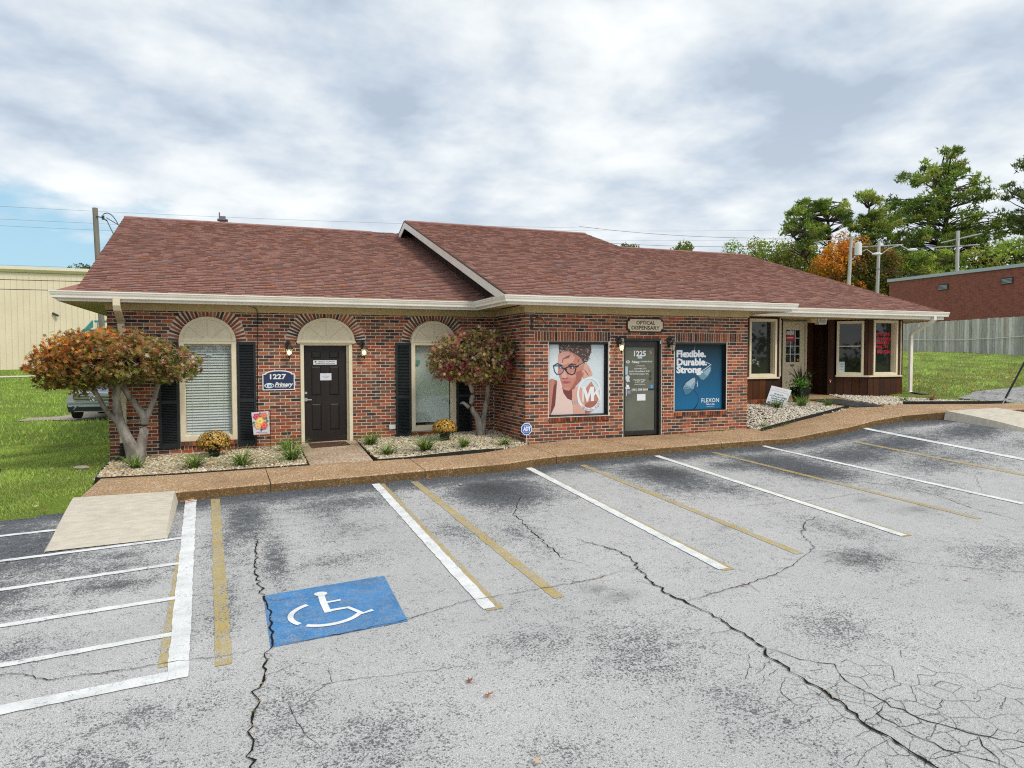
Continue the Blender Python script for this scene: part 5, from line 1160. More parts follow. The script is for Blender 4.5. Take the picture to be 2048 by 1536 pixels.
# glasses
def stroke(pts, w, k, col, closed=False, **kw):
    n = len(pts)
    for i in range(n if closed else n-1):
        a, b = pts[i], pts[(i+1) % n]; L = math.dist(a, b) or 1; nx_, ny_ = -(b[1]-a[1])/L*w/2, (b[0]-a[0])/L*w/2
        ex_, ey_ = (b[0]-a[0])/L*w*.25, (b[1]-a[1])/L*w*.25
        pm(kw.get('mb', po), [(a[0]+nx_-ex_, a[1]+ny_-ey_), (b[0]+nx_+ex_, b[1]+ny_+ey_), (b[0]-nx_+ex_, b[1]-ny_+ey_), (a[0]-nx_-ex_, a[1]-ny_-ey_)], k+(i % 2)*.12, col, **({'box_': kw['box_'], 'area': kw['area']} if 'area' in kw else {}))
G1 = (.02, .03, .05)
stroke([(265, 490), (290, 600), (330, 650), (400, 655), (440, 620), (470, 560), (440, 520), (370, 490)], 20, 7.4, (.05, .12, .22), True); stroke([(490, 560), (520, 520), (620, 495), (700, 500), (700, 530), (675, 640), (620, 665), (550, 640)], 22, 7.4, G1, True)
stroke([(440, 550), (480, 535), (520, 560)], 22, 7.7, G1); stroke([(265, 490), (345, 445), (380, 470)], 24, 7.7, (.04, .09, .18)); stroke([(700, 515), (860, 440)], 30, 7.7, G1); stroke([(760, 500), (850, 450)], 16, 8.1, (.55, .5, .48))
# watch
for k in range(6): pm(po, [(632+k*20, 1172-k*1), (646+k*20, 1170), (650+k*20, 1240), (636+k*20, 1240)], 7.5, (.75, .68, .62) if k % 2 else (.25, .22, .24))
# MK roundel
ring_o = [(965+245*math.cos(2*math.pi*k/40), 1050+330*math.sin(2*math.pi*k/40)) for k in range(41)]; ring_i = [(965+205*math.cos(2*math.pi*k/40), 1035+285*math.sin(2*math.pi*k/40)) for k in range(41)]
for k in range(40): pm(po, [ring_o[k], ring_o[k+1], ring_i[k+1], ring_i[k]], 9, (.80, .84, .87))
WH = (.82, .86, .88)
for _k, q in enumerate(([(800, 905), (850, 905), (850, 1195), (825, 1195), (825, 930), (800, 920)], [(830, 905), (880, 905), (955, 1120), (925, 1195), (905, 1195)], [(980, 905), (1030, 905), (935, 1195), (905, 1195), (900, 1160)], [(985, 905), (1055, 905), (1055, 1190), (995, 1190)], [(1055, 1030), (1150, 905), (1190, 905), (1055, 1090)], [(1075, 1010), (1110, 980), (1190, 1120), (1190, 1170), (1150, 1165)])): pm(po, q, 9.5+.7*_k, WH)
t = tag(po.build('portrait_poster', M_col), 'poster of a short-haired model in glasses with white MK roundel', 'poster')
mkc = 'MICHAEL KORS'
for i, ch in enumerate(mkc):
    if ch == ' ': continue
    a = R(238-i*9.6*-1) if False else R(128-i*9.0); x = 965+225*math.cos(a); y = 1045+306*math.sin(a)
    u = PX0+(x-160)/1098*(PX1-PX0); z = PZ1-(y-75)/1357*(PZ1-PZ0)
    if u > PX1-.04: continue
    lt = text('poster_lettering', ch, FB, u-.017, u+.017, z, .036, -.1020, flat('grey_lettering', (.25, .28, .30), .5), t, rot=(lambda aa: lambda p, q, u=u, z=z, aa=aa: (u+(p-u)*math.cos(aa)-(q-z)*math.sin(aa), z+(p-u)*math.sin(aa)+(q-z)*math.cos(aa)))(-(a-math.pi/2)))
# sunglasses poster
P2A = (8.928, 10.238, -1.195, .245); P2B = (92, 1105, 96, 1445)
def p2(mb, pts, k, col): pm(mb, pts, k, col, box_=P2B, area=P2A)
q = MB(); NB_ = 26
for k in range(NB_):
    t_ = k/(NB_-1); c = tuple(a*(1-t_)+b*t_ for a, b in zip((.012, .030, .042), (.010, .15, .33))); FB.box(q, P2A[0], P2A[1], P2A[3]-(P2A[3]-P2A[2])*(k+1)/NB_, P2A[3]-(P2A[3]-P2A[2])*k/NB_, -.118, -.112, c)
p2(q, [(285, 960), (350, 860), (460, 775), (540, 760), (545, 880), (500, 1020), (420, 1110), (320, 1145)], 1, (.20, .34, .46)); p2(q, [(300, 990), (500, 1020), (420, 1110), (320, 1145)], 1.4, (.06, .20, .30)); p2(q, [(330, 900), (470, 790), (530, 775), (520, 860), (440, 960)], 1.5, (.36, .48, .60))
p2(q, [(600, 730), (700, 640), (850, 540), (860, 620), (800, 740), (710, 825), (650, 800)], 1, (.14, .28, .36)); p2(q, [(700, 660), (850, 545), (850, 640), (780, 740)], 1.4, (.26, .42, .52))
def st2(pts, w, k, col): stroke(pts, w, k, col, mb=q, box_=P2B, area=P2A)
st2([(540, 760), (470, 775), (350, 860), (285, 960)], 16, 2, (.02, .03, .04)); st2([(285, 965), (300, 1060), (330, 1145), (420, 1110), (500, 1030), (550, 900), (540, 760)], 11, 2.3, (.03, .04, .06)); st2([(860, 500), (740, 590), (560, 700)], 13, 2, (.62, .68, .70)); st2([(560, 705), (600, 740), (650, 810), (710, 828), (800, 745), (860, 630), (862, 510)], 9, 2.3, (.10, .14, .16)); st2([(720, 435), (850, 495)], 10, 2, (.65, .68, .66))
st2([(560, 700), (640, 690), (575, 715)], 16, 2.6, (.8, .84, .86)); st2([(580, 850), (572, 900), (590, 905), (575, 965)], 9, 2.6, (.8, .84, .86)); st2([(310, 965), (400, 985), (520, 1040), (590, 1130), (608, 1240), (580, 1340), (500, 1440)], 8, 3, (.02, .03, .05)); st2([(580, 1340), (545, 1400), (500, 1440)], 20, 3.2, (.015, .02, .04)); st2([(525, 110), (512, 180), (520, 240)], 6, 3, (.35, .4, .4))
t = tag(q.build('sunglasses_poster', M_col), 'blue sunglasses poster reading Flexible. Durable. Strong.', 'poster')
def p2u(x): return P2A[0]+(x-P2B[0])/(P2B[1]-P2B[0])*(P2A[1]-P2A[0])
def p2z(y): return P2A[3]-(y-P2B[2])/(P2B[3]-P2B[2])*(P2A[3]-P2A[2])
for s, x0, x1, y, h in (('Flexible.', 150, 755, 268, .150), ('Durable.', 155, 775, 440, .150), ('Strong.', 150, 690, 598, .150)): text('poster_lettering', s, FB, p2u(x0), p2u(x1), p2z(y), h, -.1085, flat('poster_white', (.80, .83, .88), .5), t, bold=.05)
text('poster_lettering', 'FLEXON', FB, p2u(668), p2u(1035), p2z(1252), .095, -.1085, M_txtw, t, bold=.008); text('poster_lettering', 'Made to last.', FB, p2u(762), p2u(945), p2z(1335), .032, -.1085, M_txtw, t, bold=.03)
fm = MB(); FB.box(fm, p2u(770), p2u(930), p2z(1388), p2z(1384), -.112, -.1085); fm.build('poster_rule', M_txtw, t)
# security sign
t = thing('security_sign', 'blue octagonal ADT sign on a white stake at the brick corner', 'sign', (5.34, -1.95, -1.75)); F0 = Fr(0, -1.95, 1, 0)
def octa(r): return [(5.342+r*math.cos(R(22.5+45*k)), -1.447+r*1.04*math.sin(R(22.5+45*k))) for k in range(8)]
b = MB(); F0.prism(b, octa(.124), .0, .005); attach(b.build('sign_border', M_txtw), t); b = MB(); F0.prism(b, octa(.110), .004, .0065); attach(b.build('sign_face', flat('security_blue', (.04, .16, .60), .4)), t)
attach(text('sign_lettering', 'ADT', F0, 5.265, 5.43, -1.44, .085, .0075, M_txtw, bold=.06, shear=.1), t); attach(text('sign_lettering', 'SECURITY', F0, 5.29, 5.395, -1.372, .018, .0075, M_txtw, bold=.02), t); attach(text('sign_lettering', 'Monitored', F0, 5.275, 5.41, -1.507, .018, .0075, M_txtw, bold=.02), t)
b = MB(); b.tube([(5.345, -1.948, -1.57), (5.350, -1.945, -1.80)], .009, 8); attach(b.build('stake', M_white), t)
# leaning yard sign
yx = Vector((1, 0, 0)); t = thing('yard_sign', 'white sign reading 931-840-4200 leaning in the gravel', 'sign', (12.6, -.9, -1.3)); F1 = Fr(0, -.90, 1, 0)
TL, TR, BR_, BL_ = (12.379, -.733), (13.013, -.863), (12.813, -1.294), (12.199, -1.159)
b = MB(); F1.prism(b, [BL_, BR_, TR, TL], .0, .006); attach(b.build('sign_board', flat('board_white', (.74, .78, .86), .5)), t)
def ysr(p, q):   # p,q in 0..1 board units
    return (BL_[0]+(BR_[0]-BL_[0])*p+(TL[0]-BL_[0])*q, BL_[1]+(BR_[1]-BL_[1])*p+(TL[1]-BL_[1])*q)
for s, a, c, q_, h, m_, bo in (('WE ARE NOW', .24, .72, .605, .075, M_txtk, .02), ('ACCEPTING NEW PATIENTS', .06, .94, .475, .075, M_txtk, .015), ('PLEASE CALL FOR', .17, .82, .345, .075, M_txtk, .02), ('APPOINTMENT', .24, .78, .225, .075, M_txtk, .02), ('931-840-4200', .06, .96, .075, .12, M_txtk, .03)): attach(text('sign_lettering', s, F1, a, c, q_, h, .008, m_, bold=bo, rot=ysr), t)
b = MB()
for q0, a, c in ((.86, .2, .8), (.745, .04, .95)):
    x = a
    while x < c: w = random.uniform(.02, .04); F1.prism(b, [ysr(x, q0), ysr(x+w, q0), ysr(x+w, q0+.045), ysr(x, q0+.045)], .006, .0075, (.62, .52, .34)); x += w+.012
attach(b.build('faded_print', M_col), t)
b = MB(); b.tube([(12.40, -.885, -.85), (12.36, -.88, -1.62)], .006, 6); b.tube([(12.80, -.885, -.95), (12.76, -.88, -1.60)], .006, 6); attach(b.build('wire_stake', M_steel), t)
# garden flag
t = thing('garden_flag', 'small white garden flag with painted flowers and Welcome by the shutter', 'flag', (.37, -.35, -1.8)); F2 = Fr(0, -.35, 1, 0)
fb = [(.247, -1.520), (.548, -1.512), (.523, -1.058), (.210, -1.078)]
def fl(p, q): 
    a = lerp2(fb[0], fb[1], p); c = lerp2(fb[3], fb[2], p); return lerp2(a, c, q)
b = MB(); N = 8; L = []
for j in range(N+1):
    for i in range(N+1): u, z = fl(i/N, j/N); L.append(F2.p(u, z, .01*math.sin(i*.9)))
b.add(L, [(j*(N+1)+i, j*(N+1)+i+1, (j+1)*(N+1)+i+1, (j+1)*(N+1)+i) for j in range(N) for i in range(N)]); o = b.build('flag_cloth', flat('flag_cloth', (.74, .74, .80), .8)); sm = o.modifiers.new('s', 'SOLIDIFY'); sm.thickness = .003; attach(o, t)
b = MB(); fr_ = random.Random(2)
def bloom(cx, cz, r, col, k):
    pts = []
    for i in range(20): a = 2*math.pi*i/20; rr_ = r*(1+.13*math.cos(a*6)); pts.append((fl(cx+rr_*math.cos(a), cz+rr_*.72*math.sin(a))))
    F2.prism(b, pts, .012+k*.001, .0128+k*.001, col)
for cx, cz, r, col in ((.28, .80, .20, (.62, .07, .12)), (.72, .82, .19, (.80, .18, .10)), (.68, .40, .22, (.75, .12, .07)), (.30, .38, .19, (.90, .45, .20)), (.45, .60, .24, (.88, .60, .16))): 
    k = {(.28): 0, .72: 1, .68: 2, .30: 3, .45: 5}[cx]; bloom(cx, cz, r, col, k); bloom(cx, cz, r*.65, tuple(min(1, x*1.25+.05) for x in col), k+.3+5); bloom(cx, cz, r*.3, tuple(x*.8 for x in col), k+6.5)
for cx, cz in ((.08, .55), (.9, .58), (.12, .42), (.5, .22), (.85, .70), (.5, .93)): bloom(cx, cz, .07, fr_.choice([(.08, .25, .06), (.15, .05, .2), (.10, .30, .10)]), 1.5)
F2.prism(b, [fl(.02, .0), fl(.98, .0), fl(.98, .035), fl(.02, .035)], .011, .0135, (.80, .35, .18)); attach(b.build('painted_flowers', M_col), t)
attach(text('flag_lettering', 'Welcome', F2, .30, .50, -1.468, .035, .016, M_navy, bold=.0, shear=.5), t)
b = MB(); b.tube([(.20, -.352, -1.055), (.56, -.352, -1.045)], .006, 6); b.tube([(.56, -.352, -1.045), (.553, -.352, -1.60), (.545, -.352, -1.95)], .007, 6); b.box(.50, -.36, -1.60, .56, -.345, -1.56); attach(b.build('flag_stand', M_blackpl), t)
# doormats
mm = MB(); mm.add([(x, y, float(W(x, y))+o) for o in (.004, .018) for x, y in ((1.32, -.64), (2.06, -.62), (2.03, -.14), (1.30, -.06))], [(0, 1, 2, 3)[::-1], (4, 5, 6, 7), (0, 1, 5, 4), (1, 2, 6, 5), (2, 3, 7, 6), (3, 0, 4, 7)])
tag(mm.build('doormat', mat('coir_mat', (.055, .025, .018), (.13, .07, .05), 30, .95, .8, 80)), 'dark brown doormat before the six-panel door', 'doormat')
mm = MB(); pts = [(14.20, -.25), (14.62, -.75), (14.40, -2.45), (14.05, -1.95)]
mm.add([(x, y, float(W(x, y))+o) for o in (.004, .02) for x, y in pts], [(0, 1, 2, 3), (4, 7, 6, 5), (0, 4, 5, 1), (1, 5, 6, 2), (2, 6, 7, 3), (3, 7, 4, 0)])
tag(mm.build('runner_mat', mat('rubber_mat', (.035, .038, .04), (.07, .075, .08), 7, .8, .5, 60)), 'long black rubber mat on the walk to the right-hand entry', 'mat')

# ================================================================ PLANTS
LEAF5 = None
def star_leaf():
    tips = [(0, 1.0), (.62, .72), (.78, .12), (.42, -.28), (-.42, -.28), (-.78, .12), (-.62, .72)]
    pts = [(0, -.15)]
    order = [(.42, -.28), (.78, .12), (.62, .72), (0, 1.0), (-.62, .72), (-.78, .12), (-.42, -.28)]
    out = []
    for i, p in enumerate(order):
        out.append(p)
        if i < len(order)-1: q = order[i+1]; m_ = ((p[0]+q[0])/2, (p[1]+q[1])/2); out.append((m_[0]*.38, m_[1]*.38+.08))
    return np.array(out)
STAR = star_leaf()
def rot_basis(n, tilt=1.0):
    """random orientation frames (n,3,3) rows a,b,n"""
    a = rng.normal(size=(n, 3)); a[:, 2] *= tilt; a /= np.linalg.norm(a, axis=1, keepdims=True); b = rng.normal(size=(n, 3)); b -= (b*a).sum(1, keepdims=True)*a; b /= np.linalg.norm(b, axis=1, keepdims=True)
    return a, b, np.cross(a, b)
def star_leaves(name, pos, size, cols, parent=None, m=None, **pr):
    n = len(pos); a, b, c = rot_basis(n, .6); K = len(STAR); cup = (np.abs(STAR[:, 0])**2+STAR[:, 1]**2)*-.22
    s = size*rng.uniform(.7, 1.25, n)
    V = pos[:, None]+s[:, None, None]*(a[:, None]*STAR[None, :, 0:1]+b[:, None]*STAR[None, :, 1:2]+c[:, None]*cup[None, :, None])
    ctr = pos[:, None]+s[:, None, None]*b[:, None]*.05; V = np.concatenate([ctr, V], 1).reshape(-1, 3)
    f = np.array([(0, i+1, (i+1) % K+1) for i in range(K)]); F = (f[None]+np.arange(n)[:, None, None]*(K+1)).reshape(-1, 3)
    return fast(name, V, F, np.repeat(cols, K+1, 0), m or M_leaf, parent, **pr)
def limb(p0, p1, r0, r1, bend=.12, n=6, seed=0):
    rr_ = random.Random(seed); p0, p1 = Vector(p0), Vector(p1); L = (p1-p0).length; pts = []
    off = Vector((rr_.uniform(-1, 1), rr_.uniform(-1, 1), rr_.uniform(-.3, .6)))*bend*L
    for i in range(n+1): t_ = i/n; pts.append(p0.lerp(p1, t_)+off*math.sin(math.pi*t_)+Vector((rr_.gauss(0, 1), rr_.gauss(0, 1), rr_.gauss(0, .4)))*L*.012)
    return pts, [r0+(r1-r0)*i/n for i in range(n+1)]
def maple(name, label, base, stems, crown, cols, nleaf, lsize, seed, twigs=60):
    t = thing(name, label, 'tree', base); tr = MB(); rr_ = random.Random(seed)
    for p in stems:
        pts = [Vector(q[:3]) for q in p]; rad = [q[3] for q in p]; P2 = []; R2 = []
        for i in range(len(pts)-1):
            for k in range(4):
                u = k/4; a_, b_ = pts[i], pts[i+1]; m0 = (pts[i+1]-pts[max(i-1, 0)])*.5; m1 = (pts[min(i+2, len(pts)-1)]-pts[i])*.5
                h = a_*(2*u**3-3*u**2+1)+m0*(u**3-2*u**2+u)+b_*(-2*u**3+3*u**2)+m1*(u**3-u**2); P2.append(h); R2.append((rad[i]*(1-u)+rad[i+1]*u)*rr_.uniform(.93, 1.08))
        P2.append(pts[-1]); R2.append(rad[-1]); tr.tube(P2, R2, 10)
    o = tr.build('trunk', M_bark, smooth=True); attach(o, t)
    br = MB(); cx, cy, cz = crown['c']; rx, ry, rz = crown['r']; tips = [Vector(s[-1][:3]) for s in stems]
    for k in range(twigs):
        a = rr_.uniform(0, 6.28); q = rr_.uniform(.5, .95); e = Vector((cx+rx*q*math.cos(a), cy+ry*q*math.sin(a), cz+rz*rr_.uniform(-.35, .75)*(1.1-q*.7))); s = min(tips, key=lambda v: (v-e).length)
        pts, rad = limb(s, e, .018, .004, .15, 6, seed*100+k); br.tube(pts, rad, 5, cap=False)
    attach(br.build('branches', M_bark, smooth=True), t)
    lobes = crown['lobes']; vol = np.array([l[3]*l[4]*l[5] for l in lobes])**.75; pick = rng.choice(len(lobes), nleaf*2, p=vol/vol.sum()); LB = np.array(lobes)[pick]; n = len(LB)
    u = rng.normal(size=(n, 3)); u /= np.linalg.norm(u, axis=1, keepdims=True); rad = rng.uniform(0, 1, n)**.36
    lump = np.array([mnoise.noise(Vector((p[0]*2.6+q*3+seed, p[1]*2.6, p[2]*2.6))) for p, q in zip(u, pick)]); pos = LB[:, :3]+u*LB[:, 3:]*(rad*(1+.34*lump))[:, None]
    gapn = np.array([mnoise.noise(Vector((p[0]*3.6+9, p[1]*3.6, p[2]*4.2+seed))) for p in pos]); pos = pos[gapn > crown.get('gap', -.24)][:nleaf]
    P = (pos-np.array([[cx, cy, cz]]))/np.array([[rx, ry, rz]])
    C = cols(P, rng.random(len(P)))
    attach(star_leaves('crown', pos, lsize, C, kind='stuff'), t); return t
def pal(cs, n): return np.array(cs)[rng.integers(0, len(cs), n)]
OR = [(.72, .25, .04), (.64, .17, .04), (.80, .36, .08), (.46, .13, .04), (.38, .26, .05), (.20, .17, .035)]
MR = [(.34, .32, .08), (.46, .18, .08), (.54, .34, .18), (.27, .31, .06), (.17, .21, .04), (.42, .15, .09), (.66, .50, .32), (.30, .34, .07)]
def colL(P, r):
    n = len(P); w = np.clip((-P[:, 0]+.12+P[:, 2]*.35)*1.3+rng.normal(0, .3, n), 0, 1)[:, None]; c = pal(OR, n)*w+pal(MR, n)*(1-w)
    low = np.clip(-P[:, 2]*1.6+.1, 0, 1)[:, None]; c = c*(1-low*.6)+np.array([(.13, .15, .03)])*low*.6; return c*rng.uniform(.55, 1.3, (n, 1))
def colR(P, r):
    n = len(P); c = pal([(.34, .34, .07), (.24, .27, .05), (.44, .25, .11), (.56, .34, .25), (.36, .15, .11), (.58, .44, .24), (.17, .18, .04)], n)
    red = np.array([mnoise.noise(Vector((p[0]*2.3+4, p[1]*2.3, p[2]*2.3))) for p in P]) > .22; hot = red & (rng.random(n) < .16); c[hot] = np.array([.50, .04, .09]); mx_ = red & ~hot & (rng.random(n) < .5); c[mx_] = np.array([.40, .13, .15]); return c*rng.uniform(.7, 1.25, (n, 1))
B = Vector((-1.80, -.62, -1.92))
def q_(x, y, z, r): return (x, y, z, r)
stL = [[q_(-1.76, -.62, -2.0, .15), q_(-1.84, -.62, -1.62, .115), q_(-2.0, -.64, -1.18, .082), q_(-2.06, -.66, -.72, .07), q_(-1.98, -.7, -.34, .06), q_(-1.78, -.72, .0, .05)],
       [q_(-1.98, -.64, -1.24, .05), q_(-2.22, -.7, -.92, .045), q_(-2.42, -.75, -.5, .042), q_(-2.58, -.8, -.2, .04), q_(-2.9, -.8, .05, .03)],
       [q_(-1.74, -.6, -1.95, .12), q_(-1.66, -.6, -1.5, .085), q_(-1.62, -.6, -1.12, .07), q_(-1.84, -.62, -.72, .052), q_(-2.12, -.66, -.25, .045), q_(-2.35, -.75, .05, .035)],
       [q_(-1.63, -.6, -1.18, .055), q_(-1.46, -.6, -.78, .042), q_(-1.34, -.62, -.3, .038), q_(-1.22, -.66, -.05, .034), q_(-1.02, -.66, .06, .028)],
       [q_(-2.04, -.66, -.6, .045), q_(-2.3, -.8, -.3, .038), q_(-2.7, -.95, -.1, .03)],
       [q_(-2.02, -.68, -.5, .045), q_(-1.8, -.55, -.2, .038), q_(-1.55, -.5, .05, .03)]]
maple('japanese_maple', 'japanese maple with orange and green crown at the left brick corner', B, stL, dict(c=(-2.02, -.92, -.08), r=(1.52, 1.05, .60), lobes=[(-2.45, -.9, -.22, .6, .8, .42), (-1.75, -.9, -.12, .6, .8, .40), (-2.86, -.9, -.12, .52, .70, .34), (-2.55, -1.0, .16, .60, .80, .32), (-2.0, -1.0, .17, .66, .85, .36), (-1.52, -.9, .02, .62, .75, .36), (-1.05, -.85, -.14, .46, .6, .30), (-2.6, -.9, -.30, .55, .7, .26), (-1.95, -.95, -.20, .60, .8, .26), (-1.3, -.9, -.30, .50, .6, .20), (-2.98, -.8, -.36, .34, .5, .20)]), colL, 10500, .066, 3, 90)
stR = [[q_(4.80, -.62, -1.72, .085), q_(4.77, -.62, -1.35, .07), q_(4.62, -.62, -1.08, .055), q_(4.64, -.62, -.75, .05), q_(4.52, -.66, -.45, .045)],
       [q_(4.87, -.60, -1.72, .075), q_(4.90, -.60, -1.3, .06), q_(4.98, -.60, -.9, .055), q_(5.0, -.62, -.5, .045)],
       [q_(4.56, -.62, -1.08, .045), q_(4.44, -.62, -.98, .03), q_(4.36, -.62, -1.0, .012)]]
maple('japanese_maple', 'rounded red-green japanese maple standing in the inside corner', Vector((4.83, -.62, -1.72)), stR, dict(c=(4.62, -.95, .0), r=(1.0, .85, .62), lobes=[(4.58, -.95, -.02, .95, .7, .56), (4.12, -.9, .0, .50, .6, .42), (4.60, -.95, .24, .58, .7, .36), (5.02, -1.05, .08, .42, .5, .46), (4.55, -.95, -.24, .70, .7, .34), (5.05, -1.0, -.20, .36, .5, .34), (3.98, -.85, -.22, .34, .5, .24), (4.6, -1.0, .0, .6, .75, .5)]), colR, 9000, .060, 8, 150)
# liriope tufts
LEAN = (.15, 1.0)
def blades(base, n, ln, spread, cols, wdt=.007, droop=1.0, seg=5):
    V = []; F = []; C = []
    for i in range(n):
        a = random.uniform(0, 6.28); L = ln*random.uniform(.6, 1.1); lean = spread*random.uniform(*LEAN); w = wdt*random.uniform(.7, 1.2); o = len(V); c = random.choice(cols); g = random.uniform(.75, 1.2)
        bx, by = base[0]+random.gauss(0, .035), base[1]+random.gauss(0, .035)
        for s in range(seg+1):
            t_ = s/seg; r = lean*L*t_*(.5+.6*t_); z = L*(t_-droop*lean*.62*t_*t_); ww = w*(1-t_**2)+.0006
            x = bx+r*math.cos(a); y = by+r*math.sin(a); V += [(x-math.sin(a)*ww, y+math.cos(a)*ww, base[2]+z), (x+math.sin(a)*ww, y-math.cos(a)*ww, base[2]+z)]; C += [tuple(q*g*(.7+.45*t_) for q in c)]*2
        F += [(o+2*s, o+2*s+1, o+2*s+3, o+2*s+2) for s in range(seg)]
    return np.array(V), np.array(F), np.array(C)
GC = [(.16, .30, .04), (.22, .36, .05), (.10, .20, .03), (.28, .38, .09), (.34, .40, .16)]
def tuft(x, y, n, ln, label, sp_=1.0, dz=0., cols=GC):
    z = float((WB3 if 10.9 < x < 13.9 else W)(x, y))-.01+dz; V, F, C = blades((x, y, z), n, ln, 1.35, cols, .008, .85)
    o = fast('liriope_tuft', V-np.array([x, y, z]), F, C, M_leaf); o.location = (x, y, z); return tag(o, label, 'plant', 'liriope tufts in the gravel beds')
LEAN = (.35, 1.2)
for x, y, n, ln, lb in [(-1.70, -1.24, 60, .30, 'grassy tuft in front of the left maple trunk'), (-.75, -1.75, 85, .32, 'green grassy tuft below the blind-covered window, left of two'), (.03, -1.93, 85, .32, 'green grassy tuft in front of the garden flag'), (.86, -1.72, 95, .36, 'tallest grassy tuft at the left edge of the pebbly door walk'), (.86, -.62, 70, .34, 'grassy tuft against the brick just left of the door casing'),
                        (2.45, -.75, 70, .34, 'grassy tuft against the brick just right of the door casing'), (2.55, -1.95, 65, .28, 'grassy tuft at the right edge of the pebbly door walk'), (3.28, -1.9, 95, .38, 'large grassy tuft before the window with the roller shade'), (4.08, -1.85, 60, .28, 'grassy tuft in front of the right maple'), (4.85, -1.98, 45, .24, 'small grassy tuft nearest the security sign'),
                        (12.45, -1.05, 50, .30, 'grassy tuft under the leaning white sign'), (13.2, -1.08, 60, .32, 'grassy tuft below the black planter'), (13.86, -1.25, 35, .26, 'small grassy tuft at the tip of the wedge bed'), (11.2, -1.98, 18, .18, 'sparse grassy sprig by the right end of the front brick wall'), (15.45, -2.1, 25, .20, 'small grassy sprig before the brown bay window'), (16.3, -2.2, 30, .26, 'reddish grassy sprig near the right downspout')]:
    tuft(x, y, int(n*1.3), ln*1.5, lb, cols=GC if 'reddish' not in lb else [(.3, .2, .08), (.34, .16, .08), (.2, .25, .05)])
LEAN = (.15, 1.0); wv, wf, wc = [], [], []
for k in range(30):
    x = random.choice([random.uniform(10.9, 11.6), random.uniform(11.2, 12.0)]); y = -2.30+(x-10.86)*.26+random.uniform(-.05, .03); V, F, C = blades((x, y, float(W(x, y))), 7, .07, 1.0, GC, .006); wf.append(F+sum(len(v) for v in wv)); wv.append(V); wc.append(C)
for k in range(12):
    x = random.uniform(9.9, 10.5); y = -1.89; V, F, C = blades((x, y, float(W(x, y))), 6, .04, 1.0, GC, .006); wf.append(F+sum(len(v) for v in wv)); wv.append(V); wc.append(C)
fast('weeds', np.concatenate(wv), np.concatenate(wf), np.concatenate(wc), M_leaf, kind='stuff', label='low weeds along the black edging of the wedge bed', category='weeds')
# potted mums
def mum(x, y, z, label, r=.25, zoff=0.):
    t = thing('potted_mum', label, 'plant', (x, y, z), 'gold chrysanthemums in black pots')
    p = MB(); p.lathe([(.085, 0), (.115, .19), (.125, .19), (.125, .215), (.11, .215), (.105, .18)], x, y, z, 18); attach(p.build('pot', M_blackpl, smooth=False), t)
    n = 900; u = rng.normal(size=(n, 3)); u[:, 2] = np.abs(u[:, 2])*1.0-.25; u /= np.linalg.norm(u, axis=1, keepdims=True); s = rng.uniform(.90, 1.04, n)[:, None]
    P = u*np.array([[r, r, r*.80]])*s+np.array([[x, y, z+.255]]); N_ = u/np.linalg.norm(u, axis=1, keepdims=True)
    ref = np.cross(N_, rng.normal(size=(n, 3))); ref /= np.linalg.norm(ref, axis=1, keepdims=True); b2 = np.cross(N_, ref); K = 8; ang = np.arange(K)*2*np.pi/K; fr_r = rng.uniform(.011, .020, n)
    ring = P[:, None]+fr_r[:, None, None]*(ref[:, None]*np.cos(ang)[None, :, None]+b2[:, None]*np.sin(ang)[None, :, None]+N_[:, None]*.25*(np.arange(K) % 2)[None, :, None]); ctr = P+N_*.006
    V = np.concatenate([ctr[:, None], ring], 1).reshape(-1, 3); f = np.array([(0, i+1, (i+1) % K+1) for i in range(K)]); F = (f[None]+np.arange(n)[:, None, None]*(K+1)).reshape(-1, 3)
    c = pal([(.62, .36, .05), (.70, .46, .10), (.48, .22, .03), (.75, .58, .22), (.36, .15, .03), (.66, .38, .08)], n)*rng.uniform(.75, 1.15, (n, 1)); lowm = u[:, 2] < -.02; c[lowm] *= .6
    attach(fast('flowers', V, F, np.repeat(c, K+1, 0), M_leaf, kind='stuff'), t)
    n = 900; u = rng.normal(size=(n, 3)); u[:, 2] = np.abs(u[:, 2])-.45; u /= np.linalg.norm(u, axis=1, keepdims=True); P = u*np.array([[r, r, r*.8]])*rng.uniform(.5, .95, (n, 1))+np.array([[x, y, z+.25]]); P[:, 2] = np.maximum(P[:, 2], z+.12)
    attach(star_leaves('foliage', P, .028, pal([(.05, .10, .02), (.08, .14, .03), (.03, .06, .015)], n), kind='stuff'), t)
mum(-.46, -.62, float(W(-.46, -.62))+.0, 'golden potted mum beneath the blind-covered window', .30)
mum(3.93, -.95, float(W(3.93, -.95))+.0, 'golden potted mum beneath the window with the roller shade')
# planter at the entry
px_, py_ = 13.75, -.42; pz_ = float(WB3(px_, py_))
t = thing('planter', 'tall black square planter with spiky dracaena and green leaves at the entry', 'planter', (px_, py_, pz_))
b = MB(); b.hexa([(px_-.12, py_-.12, pz_), (px_+.12, py_-.12, pz_), (px_+.12, py_+.12, pz_), (px_-.12, py_+.12, pz_), (px_-.19, py_-.19, pz_+.42), (px_+.19, py_-.19, pz_+.42), (px_+.19, py_+.19, pz_+.42), (px_-.19, py_+.19, pz_+.42)]); attach(b.build('pot', M_blackpl, bevel=.01), t)
V, F, C = blades((px_, py_, pz_+.42), 70, .62, 1.0, [(.06, .035, .035), (.10, .05, .05), (.04, .04, .03), (.12, .09, .06)], .011, .35); o = fast('dracaena', V, F, C, M_leaf); attach(o, t)
n = 320; P = rng.normal(size=(n, 3))*np.array([[.13, .12, .10]])+np.array([[px_-.10, py_-.06, pz_+.52]]); attach(star_leaves('foliage', P, .045, pal([(.08, .24, .03), (.05, .16, .02), (.14, .32, .05)], n), kind='stuff'), t)
